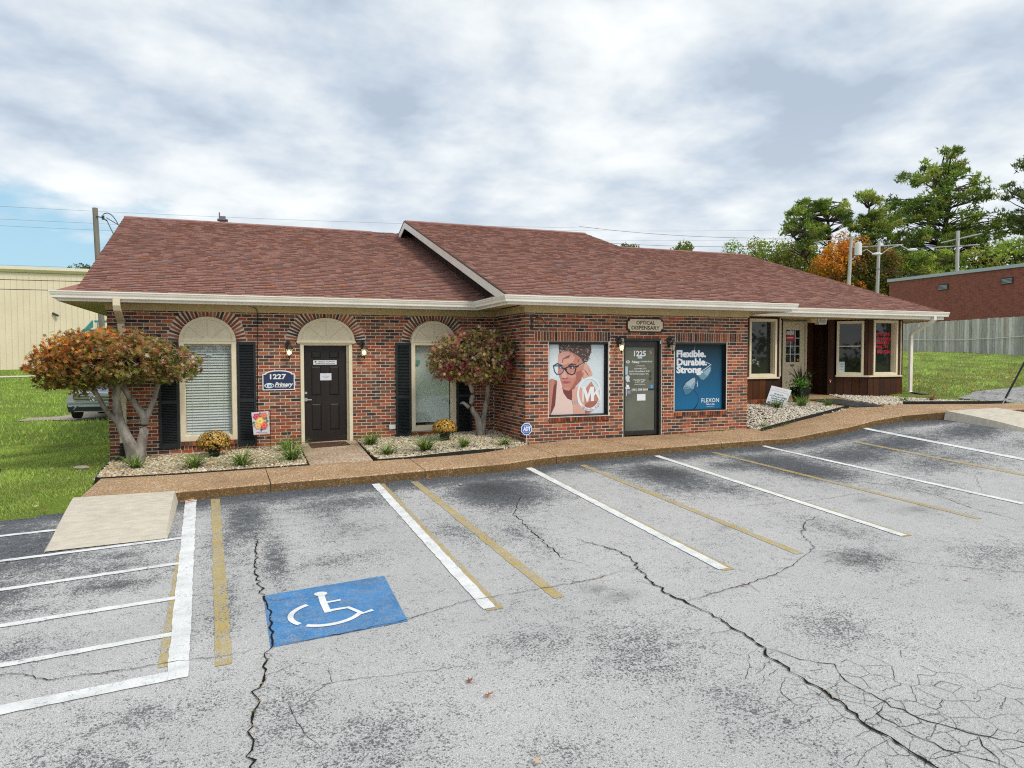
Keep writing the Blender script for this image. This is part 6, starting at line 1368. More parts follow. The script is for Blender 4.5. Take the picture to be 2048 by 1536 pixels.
V, F, C = blades((px_+.16, py_-.04, pz_+.40), 16, .34, 1.0, [(.30, .22, .12), (.34, .28, .18), (.2, .26, .08)], .010, .8); attach(fast('dry_leaves', V, F, C, M_leaf), t)
b = MB(); b.lathe([(.20, -.06), (.15, .03), (.11, .06), (.05, .10), (.02, .16)], -4.05, -.35, float(G(-4.05, -.35)), 7); b.prism([(-4.15, -.42, float(G(-4.05, -.35))), (-4.0, -.40, float(G(-4.05, -.35))+.20), (-3.93, -.34, float(G(-4.05, -.35))+.02)], (.02, .08, 0))
tag(b.build('tree_stump', mat('dark_stump', (.05, .045, .04), (.02, .02, .02), 14, .95, .7, 40)), 'small dark broken stump in the left lawn', 'stump')
n = 60; P = np.stack([rng.uniform(1.17, 1.55, n), np.zeros(n), rng.normal(-.22, .09, n)+.10*np.sin(np.linspace(0, 3, n))], 1); P[:, 2] = -.36+.24*np.sin((P[:, 0]-1.15)/.42*3.1)+rng.normal(0, .035, n); pos = np.array([FF[0].p(a, c, -.10) for a, _, c in P])
tag(star_leaves('silk_flowers', pos, .032, pal([(.62, .66, .62), (.40, .46, .40), (.20, .27, .20), (.70, .70, .68)], n)), 'white and green flower arch inside the window left of the entry', 'flowers')
# edge stone
b = MB(); rs = random.Random(4); L = []
for p in ICO: L.append((-2.62+p[0]*.17*rs.uniform(.8, 1.2), -.72+p[1]*.13*rs.uniform(.8, 1.2), float(G(-2.62, -.72))+.03+p[2]*.05))
b.add(L, [tuple(f) for f in ICF]); o = b.build('edge_stone', mat('pale_stone', (.42, .38, .33), (.26, .24, .2), 9, .95, .6, 40)); o.modifiers.new('s', 'SUBSURF').render_levels = 1; tag(o, 'flat pale stone in the grass beside the left bed corner', 'stone')

# ================================================================ GRASS
def grass(name, poly, n, h, label, w=.006, bare=None, seed=1, tint=(1, 1, 1), dry=.12, zf=G):
    x0, x1 = min(p[0] for p in poly), max(p[0] for p in poly); y0, y1 = min(p[1] for p in poly), max(p[1] for p in poly)
    x = rng.uniform(x0, x1, n); y = rng.uniform(y0, y1, n); k = inpoly(x, y, poly)
    if bare: k &= ~bare(x, y)
    x, y = x[k], y[k]; n = len(x); a = rng.uniform(0, 6.28, n)
    # clumped height and colour
    cl = .5+.5*np.sin(x*2.1+1.7*np.sin(y*1.3+seed))*np.sin(y*1.9+1.3*np.sin(x*.9)); cl2 = .5+.5*np.sin(x*7.3+2*np.sin(y*5.1))*np.sin(y*6.7+2*np.sin(x*4.3+seed))
    hh = h*(.45+.55*cl+.35*cl2)*rng.uniform(.5, 1.25, n); ln = rng.uniform(.1, .9, n)*hh; la = rng.uniform(0, 6.28, n); z = zf(x, y)-.015; ww = w*rng.uniform(.6, 1.3, n)
    V = np.stack([np.stack([x-np.cos(a)*ww, y-np.sin(a)*ww, z], 1), np.stack([x+np.cos(a)*ww, y+np.sin(a)*ww, z], 1), np.stack([x+np.cos(la)*ln, y+np.sin(la)*ln, z+hh], 1)], 1).reshape(-1, 3)
    F = np.arange(3*n).reshape(n, 3)
    g = np.array([(.28, .39, .055), (.37, .47, .075), (.21, .31, .045), (.44, .50, .11)])[rng.integers(0, 4, n)]; dr = (rng.random(n) < dry*(.4+1.4*(1-cl))); g[dr] = np.array([(.36, .30, .12)])
    g = g*(.72+.5*cl[:, None])*rng.uniform(.8, 1.2, (n, 1))*np.array([tint]); return fast(name, V, F, np.repeat(g, 3, 0), M_grass, kind='stuff', label=label, category='grass')
def dirt(x, y): return ((np.hypot((x+2.3)*1.0, (y+3.2)*.6) < .35) & (rng.random(len(x)) < .8)) | ((np.abs(y+1.0-.25*np.sin(x*3)) < .18) & (rng.random(len(x)) < .65) & (x > -3.6))
grass('lawn_grass', [(-2.35, -3.62), (-3.0, -3.76), (-12, -3.8), (-12, 5), (-2.32, 5), (-2.30, .1), (-2.28, -1.0), (-2.2, -2.2)], 190000, .052, 'green lawn with scattered leaves left of the building', .0055, dirt, 1, (1.22, 1.28, 1.6))
grass('far_lawn_grass', [(-22, 5), (-2.3, 5), (-2.3, 16.5), (4, 50), (-40, 50), (-34, 30)], 130000, .11, 'sunlit lawn rising to the tan metal building', .02, lambda x, y: ((np.abs(y-43) < .9) | inpoly(x, y, [(-7.9, 16.4), (-6.3, 15.6), (-5.6, 14.7), (-4.4, 14.9), (-3.6, 19), (-5.8, 20), (-6.6, 17.6), (-7.6, 17.6)])), 2, (1.1, 1.2, 1.4), .08)
grass('side_lawn_grass', [(16.7, -3.2), (17.0, -2.6), (17.5, -1.7), (17.6, -.4), (17.6, 6), (37.5, 20), (37.5, -4.0), (22, -4.0), (17.6, -3.9)], 190000, .085, 'lawn with fallen leaves right of the building up to the fence', .013, lambda x, y: inpoly(x, y, PATCH), 3, (1.32, 1.38, 2.0), .2)
# bare strip of track on the far lawn
patch('track', [(-40, 42.4), (-20, 42.3), (-3, 42.3), (-3, 43.7), (-20, 43.7), (-40, 43.6)], .015, MATS['concrete'], kind='structure', label='pale track across the lawn before the tan metal building')
# fallen leaves
def fallen(name, P, size, label, cols, zf=G, dz=.02):
    n = len(P); pos = np.stack([P[:, 0], P[:, 1], zf(P[:, 0], P[:, 1])+dz], 1); a = rng.uniform(0, 6.28, n); K = len(STAR); s = size*rng.uniform(.6, 1.2, n)
    ex_ = np.stack([np.cos(a), np.sin(a), rng.uniform(-.3, .3, n)], 1); ey_ = np.stack([-np.sin(a), np.cos(a), rng.uniform(-.3, .3, n)], 1)
    cup = (STAR[:, 0]**2+STAR[:, 1]**2)*.25; V = pos[:, None]+s[:, None, None]*(ex_[:, None]*STAR[None, :, 0:1]+ey_[:, None]*STAR[None, :, 1:2]); V[:, :, 2] += s[:, None]*cup[None]
    V = np.concatenate([pos[:, None], V], 1).reshape(-1, 3); f = np.array([(0, i+1, (i+1) % K+1) for i in range(K)]); F = (f[None]+np.arange(n)[:, None, None]*(K+1)).reshape(-1, 3)
    return fast(name, V, F, np.repeat(pal(cols, n)*rng.uniform(.7, 1.2, (n, 1)), K+1, 0), M_leaf, kind='stuff', label=label, category='leaves')
LC = [(.55, .20, .06), (.45, .13, .05), (.62, .40, .20), (.34, .16, .07), (.70, .55, .38), (.25, .10, .05)]
x = rng.uniform(-12, -2.4, 420); y = rng.uniform(-3.7, 9, 420); fallen('fallen_leaves', np.stack([x, y], 1), .055, 'fallen leaves scattered over the left lawn', LC, dz=.05)
x = np.concatenate([rng.uniform(18, 37, 420), rng.normal(26, 4, 500), rng.uniform(17.5, 30, 300)]); y = np.concatenate([rng.uniform(-3.5, 14, 420), rng.normal(1.2, 1.8, 500), rng.uniform(-3.6, 3, 300)]); k = x > 17.6; fallen('fallen_leaves', np.stack([x, y], 1)[k], .085, 'dry leaves littering the lawn right of the building', LC, dz=.06)
fallen('fallen_leaves', np.array([(-.78+rng.normal(0, .10), -3.80+rng.normal(0, .035)) for _ in range(16)]), .05, 'orange leaves gathered where the left ramp meets the kerb', LC[:3], dz=.03)
fallen('fallen_leaves', np.array([(3.432, -8.621), (3.326, -8.681), (6.779, -10.076), (3.239, -4.3), (2.512, -4.2), (1.531, -10.145), (1.617, -11.188), (1.587, -10.371), (-2.266, -6.268), (2.2, -3.75), (2.9, -3.7), (5.2, -6.5), (.9, -3.85), (4.6, -9.4)]), .05, 'stray leaves on the asphalt', LC, dz=.02)
x = rng.uniform(-2, 5.2, 40); y = rng.uniform(-1.9, -.2, 40); k = (x < 1.0) | (x > 2.4); fallen('fallen_leaves', np.stack([x, y], 1)[k], .04, 'small leaves lying on the river gravel', LC, zf=W, dz=.03)
x = rng.uniform(15.9, 17.3, 40); y = rng.uniform(-1.1, -.6, 40); fallen('fallen_leaves', np.stack([x, y], 1), .05, 'rusty leaves against the brown bay window', [(.35, .12, .07), (.28, .10, .06), (.45, .2, .12)], zf=W, dz=.03)

# ================================================================ BACKGROUND
# tan metal building
mbx = thing('metal_building', 'long tan ribbed metal building beyond the left lawn', 'building', (-8, 51.5, 0)); YM = 51.5
M_tan = mat('tan_metal', (.84, .74, .56), (.79, .69, .51), .6, .5, .02, 10, .4); M_tan2 = mat('tan_trim', (.90, .81, .64), (.84, .75, .58), 1, .45, .02, 10, .4)
w_ = .414; x = -17.9; k = 0
pmb = MB(); zb, zt = -1.3, 6.70; pmb.add([(0, 0, zb), (.36, 0, zb), (.375, -.05, zb), (.40, -.05, zb), (.414, 0, zb), (0, 0, zt), (.36, 0, zt), (.375, -.05, zt), (.40, -.05, zt), (.414, 0, zt)], [(i, i+1, i+6, i+5) for i in range(4)]); p0 = pmb.build('wall_panel', M_tan); attach(p0, mbx); p0.location = Vector((x, YM, 0))
p0.parent = mbx; p0.matrix_parent_inverse = Matrix(); p0.location = Vector((x, YM, 0))-mbx.location
for i in range(1, 62):
    o = p0.copy(); COL.objects.link(o); o.location = Vector((x+w_*i, YM, 0))-mbx.location
b = MB(); b.box(-18.15, YM-.08, -1.4, -17.85, YM+.2, 6.9); attach(b.build('corner_trim', M_tan2), mbx)
b = MB(); b.prism([(-18.4, YM-.35, 6.95), (-18.4, YM-.35, 7.18), (-18.4, YM+.3, 7.22), (-18.4, YM+.3, 6.75), (-18.4, YM-.05, 6.75)], (26.5, 0, 0)); attach(b.build('eave_trim', M_tan2), mbx)
b = MB(); b.prism([(-18.4, YM-.2, 7.2), (-18.4, YM+12, 8.2), (-18.4, YM+24, 7.2), (-18.4, YM+24, 7.1), (-18.4, YM-.2, 7.1)], (26.5, 0, 0)); attach(b.build('roof', M_coping), mbx)
b = MB(); b.box(-17.9, YM+.05, -1.4, 8, YM+.15, 6.9); b.box(-17.9, YM+.15, -1.4, -17.8, YM+24, 7.1); b.box(7.9, YM+.15, -1.4, 8, YM+24, 7.1); attach(b.build('inner_wall', M_tan), mbx)
b = MB(); b.tube([(-13.9, YM-.05, 3.55), (-13.5, YM-.3, 3.35)], .09, 8); attach(b.build('wall_lamp', M_wire), mbx)
# teal trailer frame behind the pole
tl = thing('open_trailer', 'open teal steel trailer parked before the tan building', 'trailer', (-6.5, 40, 0)); M_teal = flat('teal_paint', (.02, .26, .27), .5)
b = MB(); b.box(-9.6, 40, 1.55, -4, 40.06, 1.75); b.box(-9.6, 43, 2.35, -4, 43.06, 2.5); b.prism([(-9.75, 40, 1.55), (-9.75, 43, 2.0), (-9.75, 43, 2.5), (-9.75, 40, 1.75)], (.08, 0, 0)); b.box(-9.6, 40, .6, -4, 40.05, 1.55); attach(b.build('side_rail', M_teal), tl)
b = MB(); b.box(-9.6, 40.1, .6, -4, 43, .7); attach(b.build('trailer_bed', M_teal), tl)
for xx in (-9.4, -7.6, -5.6): b = MB(); b.tube([(xx, 43, .7), (xx, 43, 2.4)], .05, 6); attach(b.build('stake_post', M_steel), tl)
for xx in (-8.2, -5.8): b = MB(); b.prism([(xx+.45*math.cos(k*math.pi/9), 39.9, -1.0+.45*math.sin(k*math.pi/9)) for k in range(18)], (0, .25, 0)); attach(b.build('wheel', M_blackpl), tl)
b = MB(); b.box(-9.5, 40.1, -.95, -4.1, 42.9, .6); attach(b.build('chassis_box', M_teal), tl)
tl.location.z = .15
# poles
def pole(name, label, p0, p1, r0, r1):
    t = thing(name, label, 'utility pole', p0, 'weathered utility poles'); b = MB(); b.tube([p0, Vector(p0).lerp(Vector(p1), .5), p1], [r0, (r0+r1)/2, r1], 10); attach(b.build('pole_shaft', M_pole if p0[0] < 0 else M_palepole), t); return t
pl_ = pole('utility_pole', 'leaning wooden utility pole behind the left roof edge', (-6.2, 25, -1.9), (-6.468, 25, 7.33), .15, .12)
b = MB(); b.tube([(-6.4, 24.9, 6.9), (-6.1, 24.8, 6.85), (-5.95, 24.8, 6.7)], .03, 6); b.tube([(-6.1, 24.8, 6.95), (-6.1, 24.8, 6.75)], .06, 8); attach(b.build('insulator', M_wire), pl_)
def z_at(x, y): return float(G(x, y))
p1 = pole('utility_pole', 'grey utility pole with white transformer before the orange maple', (46.6, 29.4, z_at(46.6, 29.4)), (47.14, 29.45, 9.85), .17, .12)
b = MB(); b.lathe([(.28, 0), (.28, .95), (.2, 1.02)], 47.5, 29.1, 8.25, 14); attach(b.build('transformer', M_white), p1)
def arm(t, a, b_, r=.05, m=None, nm='cross_arm'):
    b = MB(); b.tube([a, b_], r, 6); attach(b.build(nm, m or M_palepole), t)
def lamp(t, base, tip):
    b = MB(); P = [Vector(base), Vector(base).lerp(Vector(tip), .35)+Vector((0, 0, .45)), Vector(base).lerp(Vector(tip), .7)+Vector((0, 0, .55)), Vector(tip)]; b.tube(P, .045, 6); attach(b.build('lamp_arm', M_palepole), t)
    b = MB(); d = (Vector(tip)-Vector(base)); d.z = 0; d.normalize(); b.tube([Vector(tip)-d*.1, Vector(tip)+d*.2, Vector(tip)+d*.5, Vector(tip)+d*.65], [.06, .13, .11, .03], 8); attach(b.build('lamp_head', M_white), t)
arm(p1, (44.9, 31.2, 9.45), (47.6, 29.0, 9.75), .04); lamp(p1, (47.05, 29.4, 7.8), (48.4, 28.4, 8.3))
p2_ = pole('utility_pole', 'pale thin utility pole with street lamp left of the far brick building', (48.9, 28.5, z_at(48.9, 28.5)), (49.24, 28.62, 9.32), .16, .12); arm(p2_, (47.4, 30.1, 9.0), (50.6, 27.5, 9.05)); lamp(p2_, (49.2, 28.6, 8.2), (50.9, 27.2, 8.6))
p3_ = pole('utility_pole', 'utility pole with two cross-arms above the far brick building', (55.0, 26.1, z_at(55, 26.1)), (55.31, 26.31, 10.25), .17, .13); arm(p3_, (54.4, 27.1, 9.35), (56.6, 25.2, 9.95), .05); arm(p3_, (54.0, 27.5, 9.0), (56.5, 25.3, 9.05), .05)
# wires
def wires(name, label, segs, r=.018):
    b = MB()
    for a, c, sag in segs:
        a, c = Vector(a), Vector(c); b.tube([a.lerp(c, k/16)-Vector((0, 0, sag*4*(k/16)*(1-k/16))) for k in range(17)], r, 4, cap=False)
    o = b.build(name, M_wire); return tag(o, label, 'wires')
wires('power_line', 'thin power lines crossing the sky behind the left roof', [((-60, 70, 15.2), (40, 60, 15.2), .8), ((-60, 70, 14.0), (40, 60, 14.0), .8), ((-60, 70, 13.4), (40, 60, 13.3), .8), ((-60, 60, 8.6), (20, 60, 8.8), .5)], .009)
wires('power_line', 'heavy dark service cable across the tan metal building', [((-30, 40, 4.55), (2, 40, 4.75), .2), ((-30, 40, 5.2), (2, 40, 5.35), .2)], .022)
wires('service_drop', 'looped service wires from the leaning pole to the roof', [((-5.95, 24.8, 6.85), (-1.5, 14, 3.6), .1), ((-5.95, 24.8, 6.75), (-3.2, 16, 2.3), .15), ((-6.1, 24.8, 7.0), (-5.4, 24.4, 6.5), -.25)], .022)
wires('power_line', 'power lines strung between the poles on the right', [((47.1, 29.4, 9.6), (55.3, 26.3, 9.9), .3), ((47.1, 29.4, 9.2), (55.3, 26.3, 9.2), .35), ((49.2, 28.6, 9.1), (56, 25.6, 9.1), .3), ((49.2, 28.6, 7.0), (55.2, 26.2, 7.0), .4), ((49.2, 28.6, 6.5), (55.2, 26.2, 6.6), .3), ((30, 45, 12.2), (47.1, 29.4, 9.8), .5), ((28, 45, 10.9), (47.1, 29.4, 9.3), .5), ((48.9, 28.5, 7.1), (54.5, 24, 5.8), .1), ((47, 29.4, 7.6), (54.5, 24.5, 6.0), .1), ((20, 50, 7.9), (47, 29.4, 6.5), .3), ((55.3, 26.3, 9.9), (80, 15, 10), .4), ((55.3, 26.3, 9.0), (80, 15, 9), .4), ((55.3, 26.3, 7.0), (80, 15, 7), .4)], .014)
wires('power_line', 'two faint wires crossing the sky over the right roof', [((20, 70, 15.8), (60, 50, 14.6), .3), ((20, 70, 14.7), (60, 50, 13.5), .3)], .008)
# fence
fen = thing('plank_fence', 'weathered grey vertical plank fence along the right lawn', 'fence', (37.8, 12, .2))
y = 1.0; fr3 = random.Random(9); pk = []
while y < 25:
    z = float(G(37.8, y))-.05; h = 2.03+.03*math.sin(y*.4)-float(0); c = fr3.choice([(.56, .54, .50), (.47, .455, .42), (.64, .62, .58), (.40, .38, .345), (.52, .48, .42)]); _g = fr3.uniform(.8, 1.2); c = tuple(q*_g for q in c); dx_ = fr3.uniform(-.012, .012)
    b = MB(); b.box(37.79+dx_, 0, 0, 37.81+dx_, .138, 1.0, c); o = b.build('plank', M_fence); top = 2.03-.012*(y-10)+fr3.uniform(-.02, .02); o.location = (37.8-37.8, y, z); o.scale = (1, 1, top-z); o.parent = fen; o.matrix_parent_inverse = Matrix.Translation(fen.location).inverted(); y += .145
b = MB()
for q in (.45, 1.1, 1.7): b.box(37.83, 1, q-.04, 37.87, 25, q+.04, (.3, .29, .27))
attach(b.build('fence_rail', M_fence), fen)
b = MB(); N = 20; b.tube([(37.7, 3+17*k/N, 1.35-.55*4*.25*(1-((k/N)*2-1)**2)+.45*(1-k/N)**2) for k in range(N+1)], .02, 5); tag(b.build('white_cable', M_white), 'white cable sagging along the grey plank fence', 'cable')
# far brick building
fb_ = thing('brick_building', 'windowless dark red brick building behind the plank fence', 'building', (45, 10, 0))
b = MB(); b.box(45, -20, -1, 65, 23.9, 5.45); attach(b.build('wall', M_farbrick), fb_)
b = MB(); b.box(44.9, -20.1, 5.45, 65.1, 24.0, 5.66); attach(b.build('coping', M_coping), fb_)
for yc in (19.57, 15.26):
    b = MB(); b.box(44.93, yc-.36, 4.50, 45.05, yc+.36, 4.90); o = b.build('wall_vent', M_black); attach(o, fb_)
    for k in range(4): b = MB(); b.box(44.915, yc-.31, 4.54+.08*k, 44.935, yc+.31, 4.57+.08*k); s_ = b.build('vent_slat', M_coping); s_.parent = o; s_.matrix_parent_inverse = Matrix.Translation(fb_.location).inverted(); s_.matrix_parent_inverse = Matrix.Identity(4) if False else (Matrix.Translation(fb_.location) @ o.matrix_parent_inverse).inverted()
# guy wire
t = thing('guy_wire', 'black-sleeved guy wire anchored in the grass by the far walk', 'guy wire', (16.6, -3.75, -1.1))
b = MB(); b.tube([(16.62, -3.72, -1.2), (16.74, -3.76, -.95)], .012, 6); attach(b.build('anchor_rod', M_steel), t)
b = MB(); b.tube([(16.72, -3.75, -1.0), (17.55, -4.0, .62)], .022, 8); attach(b.build('guard_sleeve', M_blackpl), t)
b = MB(); b.tube([(17.5, -3.99, .55), (22.5, -5.5, 10.3)], .008, 5); attach(b.build('cable', M_wire), t)

# ---- trees
def needle_clumps(cl, per, size, cols, parent, flat_=.55, name='crown', wid=.16):
    """cl: (n,4) centre+radius; long thin tufts, fast"""
    n = len(cl); c = np.repeat(cl, per, 0); N = len(c); d = rng.normal(size=(N, 3)); d /= np.linalg.norm(d, axis=1, keepdims=True); r = rng.uniform(.1, 1, (N, 1))**.5
    P = c[:, :3]+d*r*c[:, 3:4]*np.array([[1, 1, flat_]]); K = 5
    Pn = np.repeat(P, K, 0); M = len(Pn); a = rng.normal(size=(M, 3)); a[:, 2] += .5; a /= np.linalg.norm(a, axis=1, keepdims=True); b = np.cross(a, rng.normal(size=(M, 3))); b /= np.linalg.norm(b, axis=1, keepdims=True)
    s = size*rng.uniform(.6, 1.3, (M, 1)); V = np.stack([Pn-b*s*wid, Pn+b*s*wid, Pn+a*s], 1).reshape(-1, 3); F = np.arange(3*M).reshape(M, 3)
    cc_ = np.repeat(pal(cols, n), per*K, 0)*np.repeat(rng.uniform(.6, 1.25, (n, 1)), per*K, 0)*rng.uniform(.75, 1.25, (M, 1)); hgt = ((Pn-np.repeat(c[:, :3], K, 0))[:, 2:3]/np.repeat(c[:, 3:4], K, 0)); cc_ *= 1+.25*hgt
    o = fast(name, V, F, np.repeat(cc_, 3, 0), M_leaf, kind='stuff'); attach(o, parent); return o
PX_ = lambda px, py, Zd: None
def at(px, py, D_):
    """world point from a bearing and a distance along the view axis"""
    v = fw+rt*((px-1024)/1410.9)-up*((py-768)/1410.9); return Vector((0, -14.96, 0))+v*D_
PINE = [(.20, .30, .05), (.27, .38, .06), (.34, .44, .08), (.13, .20, .04), (.40, .44, .09)]
def pine(label, trunk, clumps, per=26, size=.55, cols=PINE, tr_r=.28, flat_=.6, seed=0, group='pines beyond the fence', nm='pine_tree'):
    base = Vector(trunk[0]); t = thing(nm, label, 'tree', base, group); b = MB(); b.tube(trunk, [tr_r*(1-.75*i/(len(trunk)-1)) for i in range(len(trunk))], 8); attach(b.build('trunk', M_pinebark), t)
    b = MB(); T_ = [Vector(p) for p in trunk]
    for i, c in enumerate(clumps):
        cv_ = Vector(c[:3]); cand = [T_[k].lerp(T_[k+1], j/4) for k in range(len(T_)-1) for j in range(4)]; low = [p for p in cand if p.z < cv_.z-.1*abs((cv_-p).length)] or cand; s = min(low, key=lambda p: (p-cv_).length)
        pts, rad = limb(s, cv_, .07, .02, .12, 5, seed*97+i); b.tube(pts, rad, 5, cap=False)
    attach(b.build('limbs', M_pinebark), t); needle_clumps(np.array([list(c[:3])+[c[3]] for c in clumps]), per, size, cols, t, flat_); return t
def env_clumps(outline, D_, n, r0, r1, depth, seed, fill=None):
    """clumps inside a closed outline (bearing units) at distance D_, spread in depth"""
    rg = np.random.default_rng(seed); x0, x1 = min(p[0] for p in outline), max(p[0] for p in outline); y0, y1 = min(p[1] for p in outline), max(p[1] for p in outline); out = []
    while len(out) < n:
        x, y = rg.uniform(x0, x1), rg.uniform(y0, y1)
        if not inpoly(np.array([x]), np.array([y]), outline)[0]: continue
        if fill is not None and mnoise.noise(Vector((x*.018, y*.03, seed))) < fill: continue
        p = at(x, y, D_+rg.uniform(-depth, depth)); out.append((p.x, p.y, p.z, rg.uniform(r0, r1)))
    return out
def gpt(px, D_): p = at(px, 700, D_); p.z = float(G(p.x, p.y))-.3; return p
big = [(1890, 292), (1925, 300), (1945, 335), (1985, 375), (1990, 415), (2030, 440), (2045, 480), (2020, 500), (1960, 500), (1900, 520), (1830, 530), (1790, 520), (1775, 470), (1780, 390), (1800, 380), (1800, 350), (1840, 330), (1862, 305)]
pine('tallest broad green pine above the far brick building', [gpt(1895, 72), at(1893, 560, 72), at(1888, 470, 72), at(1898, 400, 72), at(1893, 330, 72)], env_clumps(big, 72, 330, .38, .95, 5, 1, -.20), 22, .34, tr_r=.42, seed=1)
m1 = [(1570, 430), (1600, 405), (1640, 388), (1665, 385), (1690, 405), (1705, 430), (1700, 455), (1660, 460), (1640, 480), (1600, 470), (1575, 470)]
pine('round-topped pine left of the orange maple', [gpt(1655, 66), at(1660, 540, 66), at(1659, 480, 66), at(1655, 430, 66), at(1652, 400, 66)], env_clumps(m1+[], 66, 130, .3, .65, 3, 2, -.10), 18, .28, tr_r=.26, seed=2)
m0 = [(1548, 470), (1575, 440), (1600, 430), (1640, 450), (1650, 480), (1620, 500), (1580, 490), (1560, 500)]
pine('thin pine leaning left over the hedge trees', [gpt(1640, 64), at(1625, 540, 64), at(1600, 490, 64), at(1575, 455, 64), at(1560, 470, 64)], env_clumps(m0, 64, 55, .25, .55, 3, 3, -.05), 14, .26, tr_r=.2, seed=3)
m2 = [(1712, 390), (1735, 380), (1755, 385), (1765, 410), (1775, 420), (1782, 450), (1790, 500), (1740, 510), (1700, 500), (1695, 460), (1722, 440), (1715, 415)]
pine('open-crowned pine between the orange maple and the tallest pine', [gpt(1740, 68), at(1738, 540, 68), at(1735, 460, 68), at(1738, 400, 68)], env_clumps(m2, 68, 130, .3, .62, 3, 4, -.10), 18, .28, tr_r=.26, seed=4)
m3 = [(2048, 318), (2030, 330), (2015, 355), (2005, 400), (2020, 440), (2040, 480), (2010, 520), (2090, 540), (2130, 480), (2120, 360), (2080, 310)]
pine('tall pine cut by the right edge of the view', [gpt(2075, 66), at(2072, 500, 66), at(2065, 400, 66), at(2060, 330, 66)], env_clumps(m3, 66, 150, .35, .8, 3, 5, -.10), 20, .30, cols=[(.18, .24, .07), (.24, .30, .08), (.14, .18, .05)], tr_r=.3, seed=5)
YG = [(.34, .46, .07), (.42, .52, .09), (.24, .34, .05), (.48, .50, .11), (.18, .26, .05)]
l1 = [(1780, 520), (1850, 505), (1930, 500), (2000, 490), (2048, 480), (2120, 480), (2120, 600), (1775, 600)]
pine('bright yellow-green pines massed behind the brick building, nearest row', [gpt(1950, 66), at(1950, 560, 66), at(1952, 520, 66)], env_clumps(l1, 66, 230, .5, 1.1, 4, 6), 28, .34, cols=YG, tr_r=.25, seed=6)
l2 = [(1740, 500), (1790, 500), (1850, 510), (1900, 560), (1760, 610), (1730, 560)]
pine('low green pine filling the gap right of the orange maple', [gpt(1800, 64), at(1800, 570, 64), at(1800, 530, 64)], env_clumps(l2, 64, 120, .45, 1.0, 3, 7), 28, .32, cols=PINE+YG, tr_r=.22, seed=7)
# broadleaf crowns
def broad(label, px, D_, outline, n, per, cols, seed, nm='broadleaf_tree', group='broadleaf trees beyond the roof', size=.24, r0=.6, r1=1.2, dep=3):
    base = gpt(px, D_); t = thing(nm, label, 'tree', base, group); cl = env_clumps(outline, D_, n, r0, r1, dep, seed); ytop = min(p[1] for p in outline); b = MB(); b.tube([base, at(px, (ytop+600)/2, D_), at(px, ytop+15, D_)], [.25, .16, .05], 8); attach(b.build('trunk', M_pinebark), t)
    A = np.array(cl); c = np.repeat(A, per, 0); N = len(c); d = rng.normal(size=(N, 3)); d /= np.linalg.norm(d, axis=1, keepdims=True); P = c[:, :3]+d*(rng.uniform(.35, 1, (N, 1))**.5)*c[:, 3:4]*.95
    a, b2, n_ = rot_basis(N); s = size*rng.uniform(.6, 1.2, (N, 1)); V = np.stack([P-a*s*.5, P-b2*s*.35, P+a*s*.5, P+b2*s*.35], 1).reshape(-1, 3); F = np.arange(4*N).reshape(N, 4)
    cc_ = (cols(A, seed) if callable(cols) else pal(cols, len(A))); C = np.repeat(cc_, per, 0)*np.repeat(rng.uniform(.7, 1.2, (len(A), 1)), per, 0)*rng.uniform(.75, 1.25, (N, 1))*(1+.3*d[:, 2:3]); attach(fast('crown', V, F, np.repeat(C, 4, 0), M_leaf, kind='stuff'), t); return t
om = [(1706, 482), (1745, 492), (1790, 505), (1795, 560), (1775, 600), (1700, 600), (1640, 560), (1626, 545), (1650, 505), (1680, 480)]
def omc(A, seed):
    out = []
    for c in A:
        v = Vector(c[:3])-Vector((0, -14.96, 0)); dd = v.dot(fw); px = 1024+1410.9*v.dot(rt)/dd; py = 768-1410.9*v.dot(up)/dd; w = (1712-px)/60+(525-py)/90+rng.normal(0, .5)
        out.append(random.choice([(.72, .30, .04), (.78, .38, .05), (.66, .24, .04), (.58, .32, .05)]) if w > 0 else random.choice([(.20, .20, .04), (.13, .17, .035), (.32, .17, .04), (.15, .12, .03)]))
    return np.array(out)
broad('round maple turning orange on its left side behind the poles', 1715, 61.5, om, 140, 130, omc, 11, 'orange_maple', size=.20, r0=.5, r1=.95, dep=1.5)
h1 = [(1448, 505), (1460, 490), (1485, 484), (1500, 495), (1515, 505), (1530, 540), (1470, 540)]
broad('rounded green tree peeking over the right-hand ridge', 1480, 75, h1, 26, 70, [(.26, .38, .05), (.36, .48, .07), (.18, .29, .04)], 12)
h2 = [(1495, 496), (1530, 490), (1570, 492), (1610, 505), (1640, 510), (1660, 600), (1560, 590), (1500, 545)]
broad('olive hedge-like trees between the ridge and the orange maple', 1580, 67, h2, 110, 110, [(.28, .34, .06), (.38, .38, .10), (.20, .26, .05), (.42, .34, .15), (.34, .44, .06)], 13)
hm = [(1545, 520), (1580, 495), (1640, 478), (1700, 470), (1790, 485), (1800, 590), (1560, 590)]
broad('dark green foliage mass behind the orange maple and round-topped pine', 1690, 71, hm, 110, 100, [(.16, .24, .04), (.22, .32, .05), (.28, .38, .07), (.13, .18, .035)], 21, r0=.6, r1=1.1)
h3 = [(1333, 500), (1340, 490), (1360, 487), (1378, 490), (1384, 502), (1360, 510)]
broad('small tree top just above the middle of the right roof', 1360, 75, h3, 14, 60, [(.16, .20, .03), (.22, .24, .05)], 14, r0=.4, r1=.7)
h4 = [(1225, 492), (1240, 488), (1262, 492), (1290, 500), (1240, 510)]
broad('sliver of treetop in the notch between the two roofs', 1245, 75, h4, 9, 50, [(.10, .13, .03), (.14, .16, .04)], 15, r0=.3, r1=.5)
h5 = [(138, 545), (142, 536), (160, 531), (178, 536), (190, 550), (150, 560)]
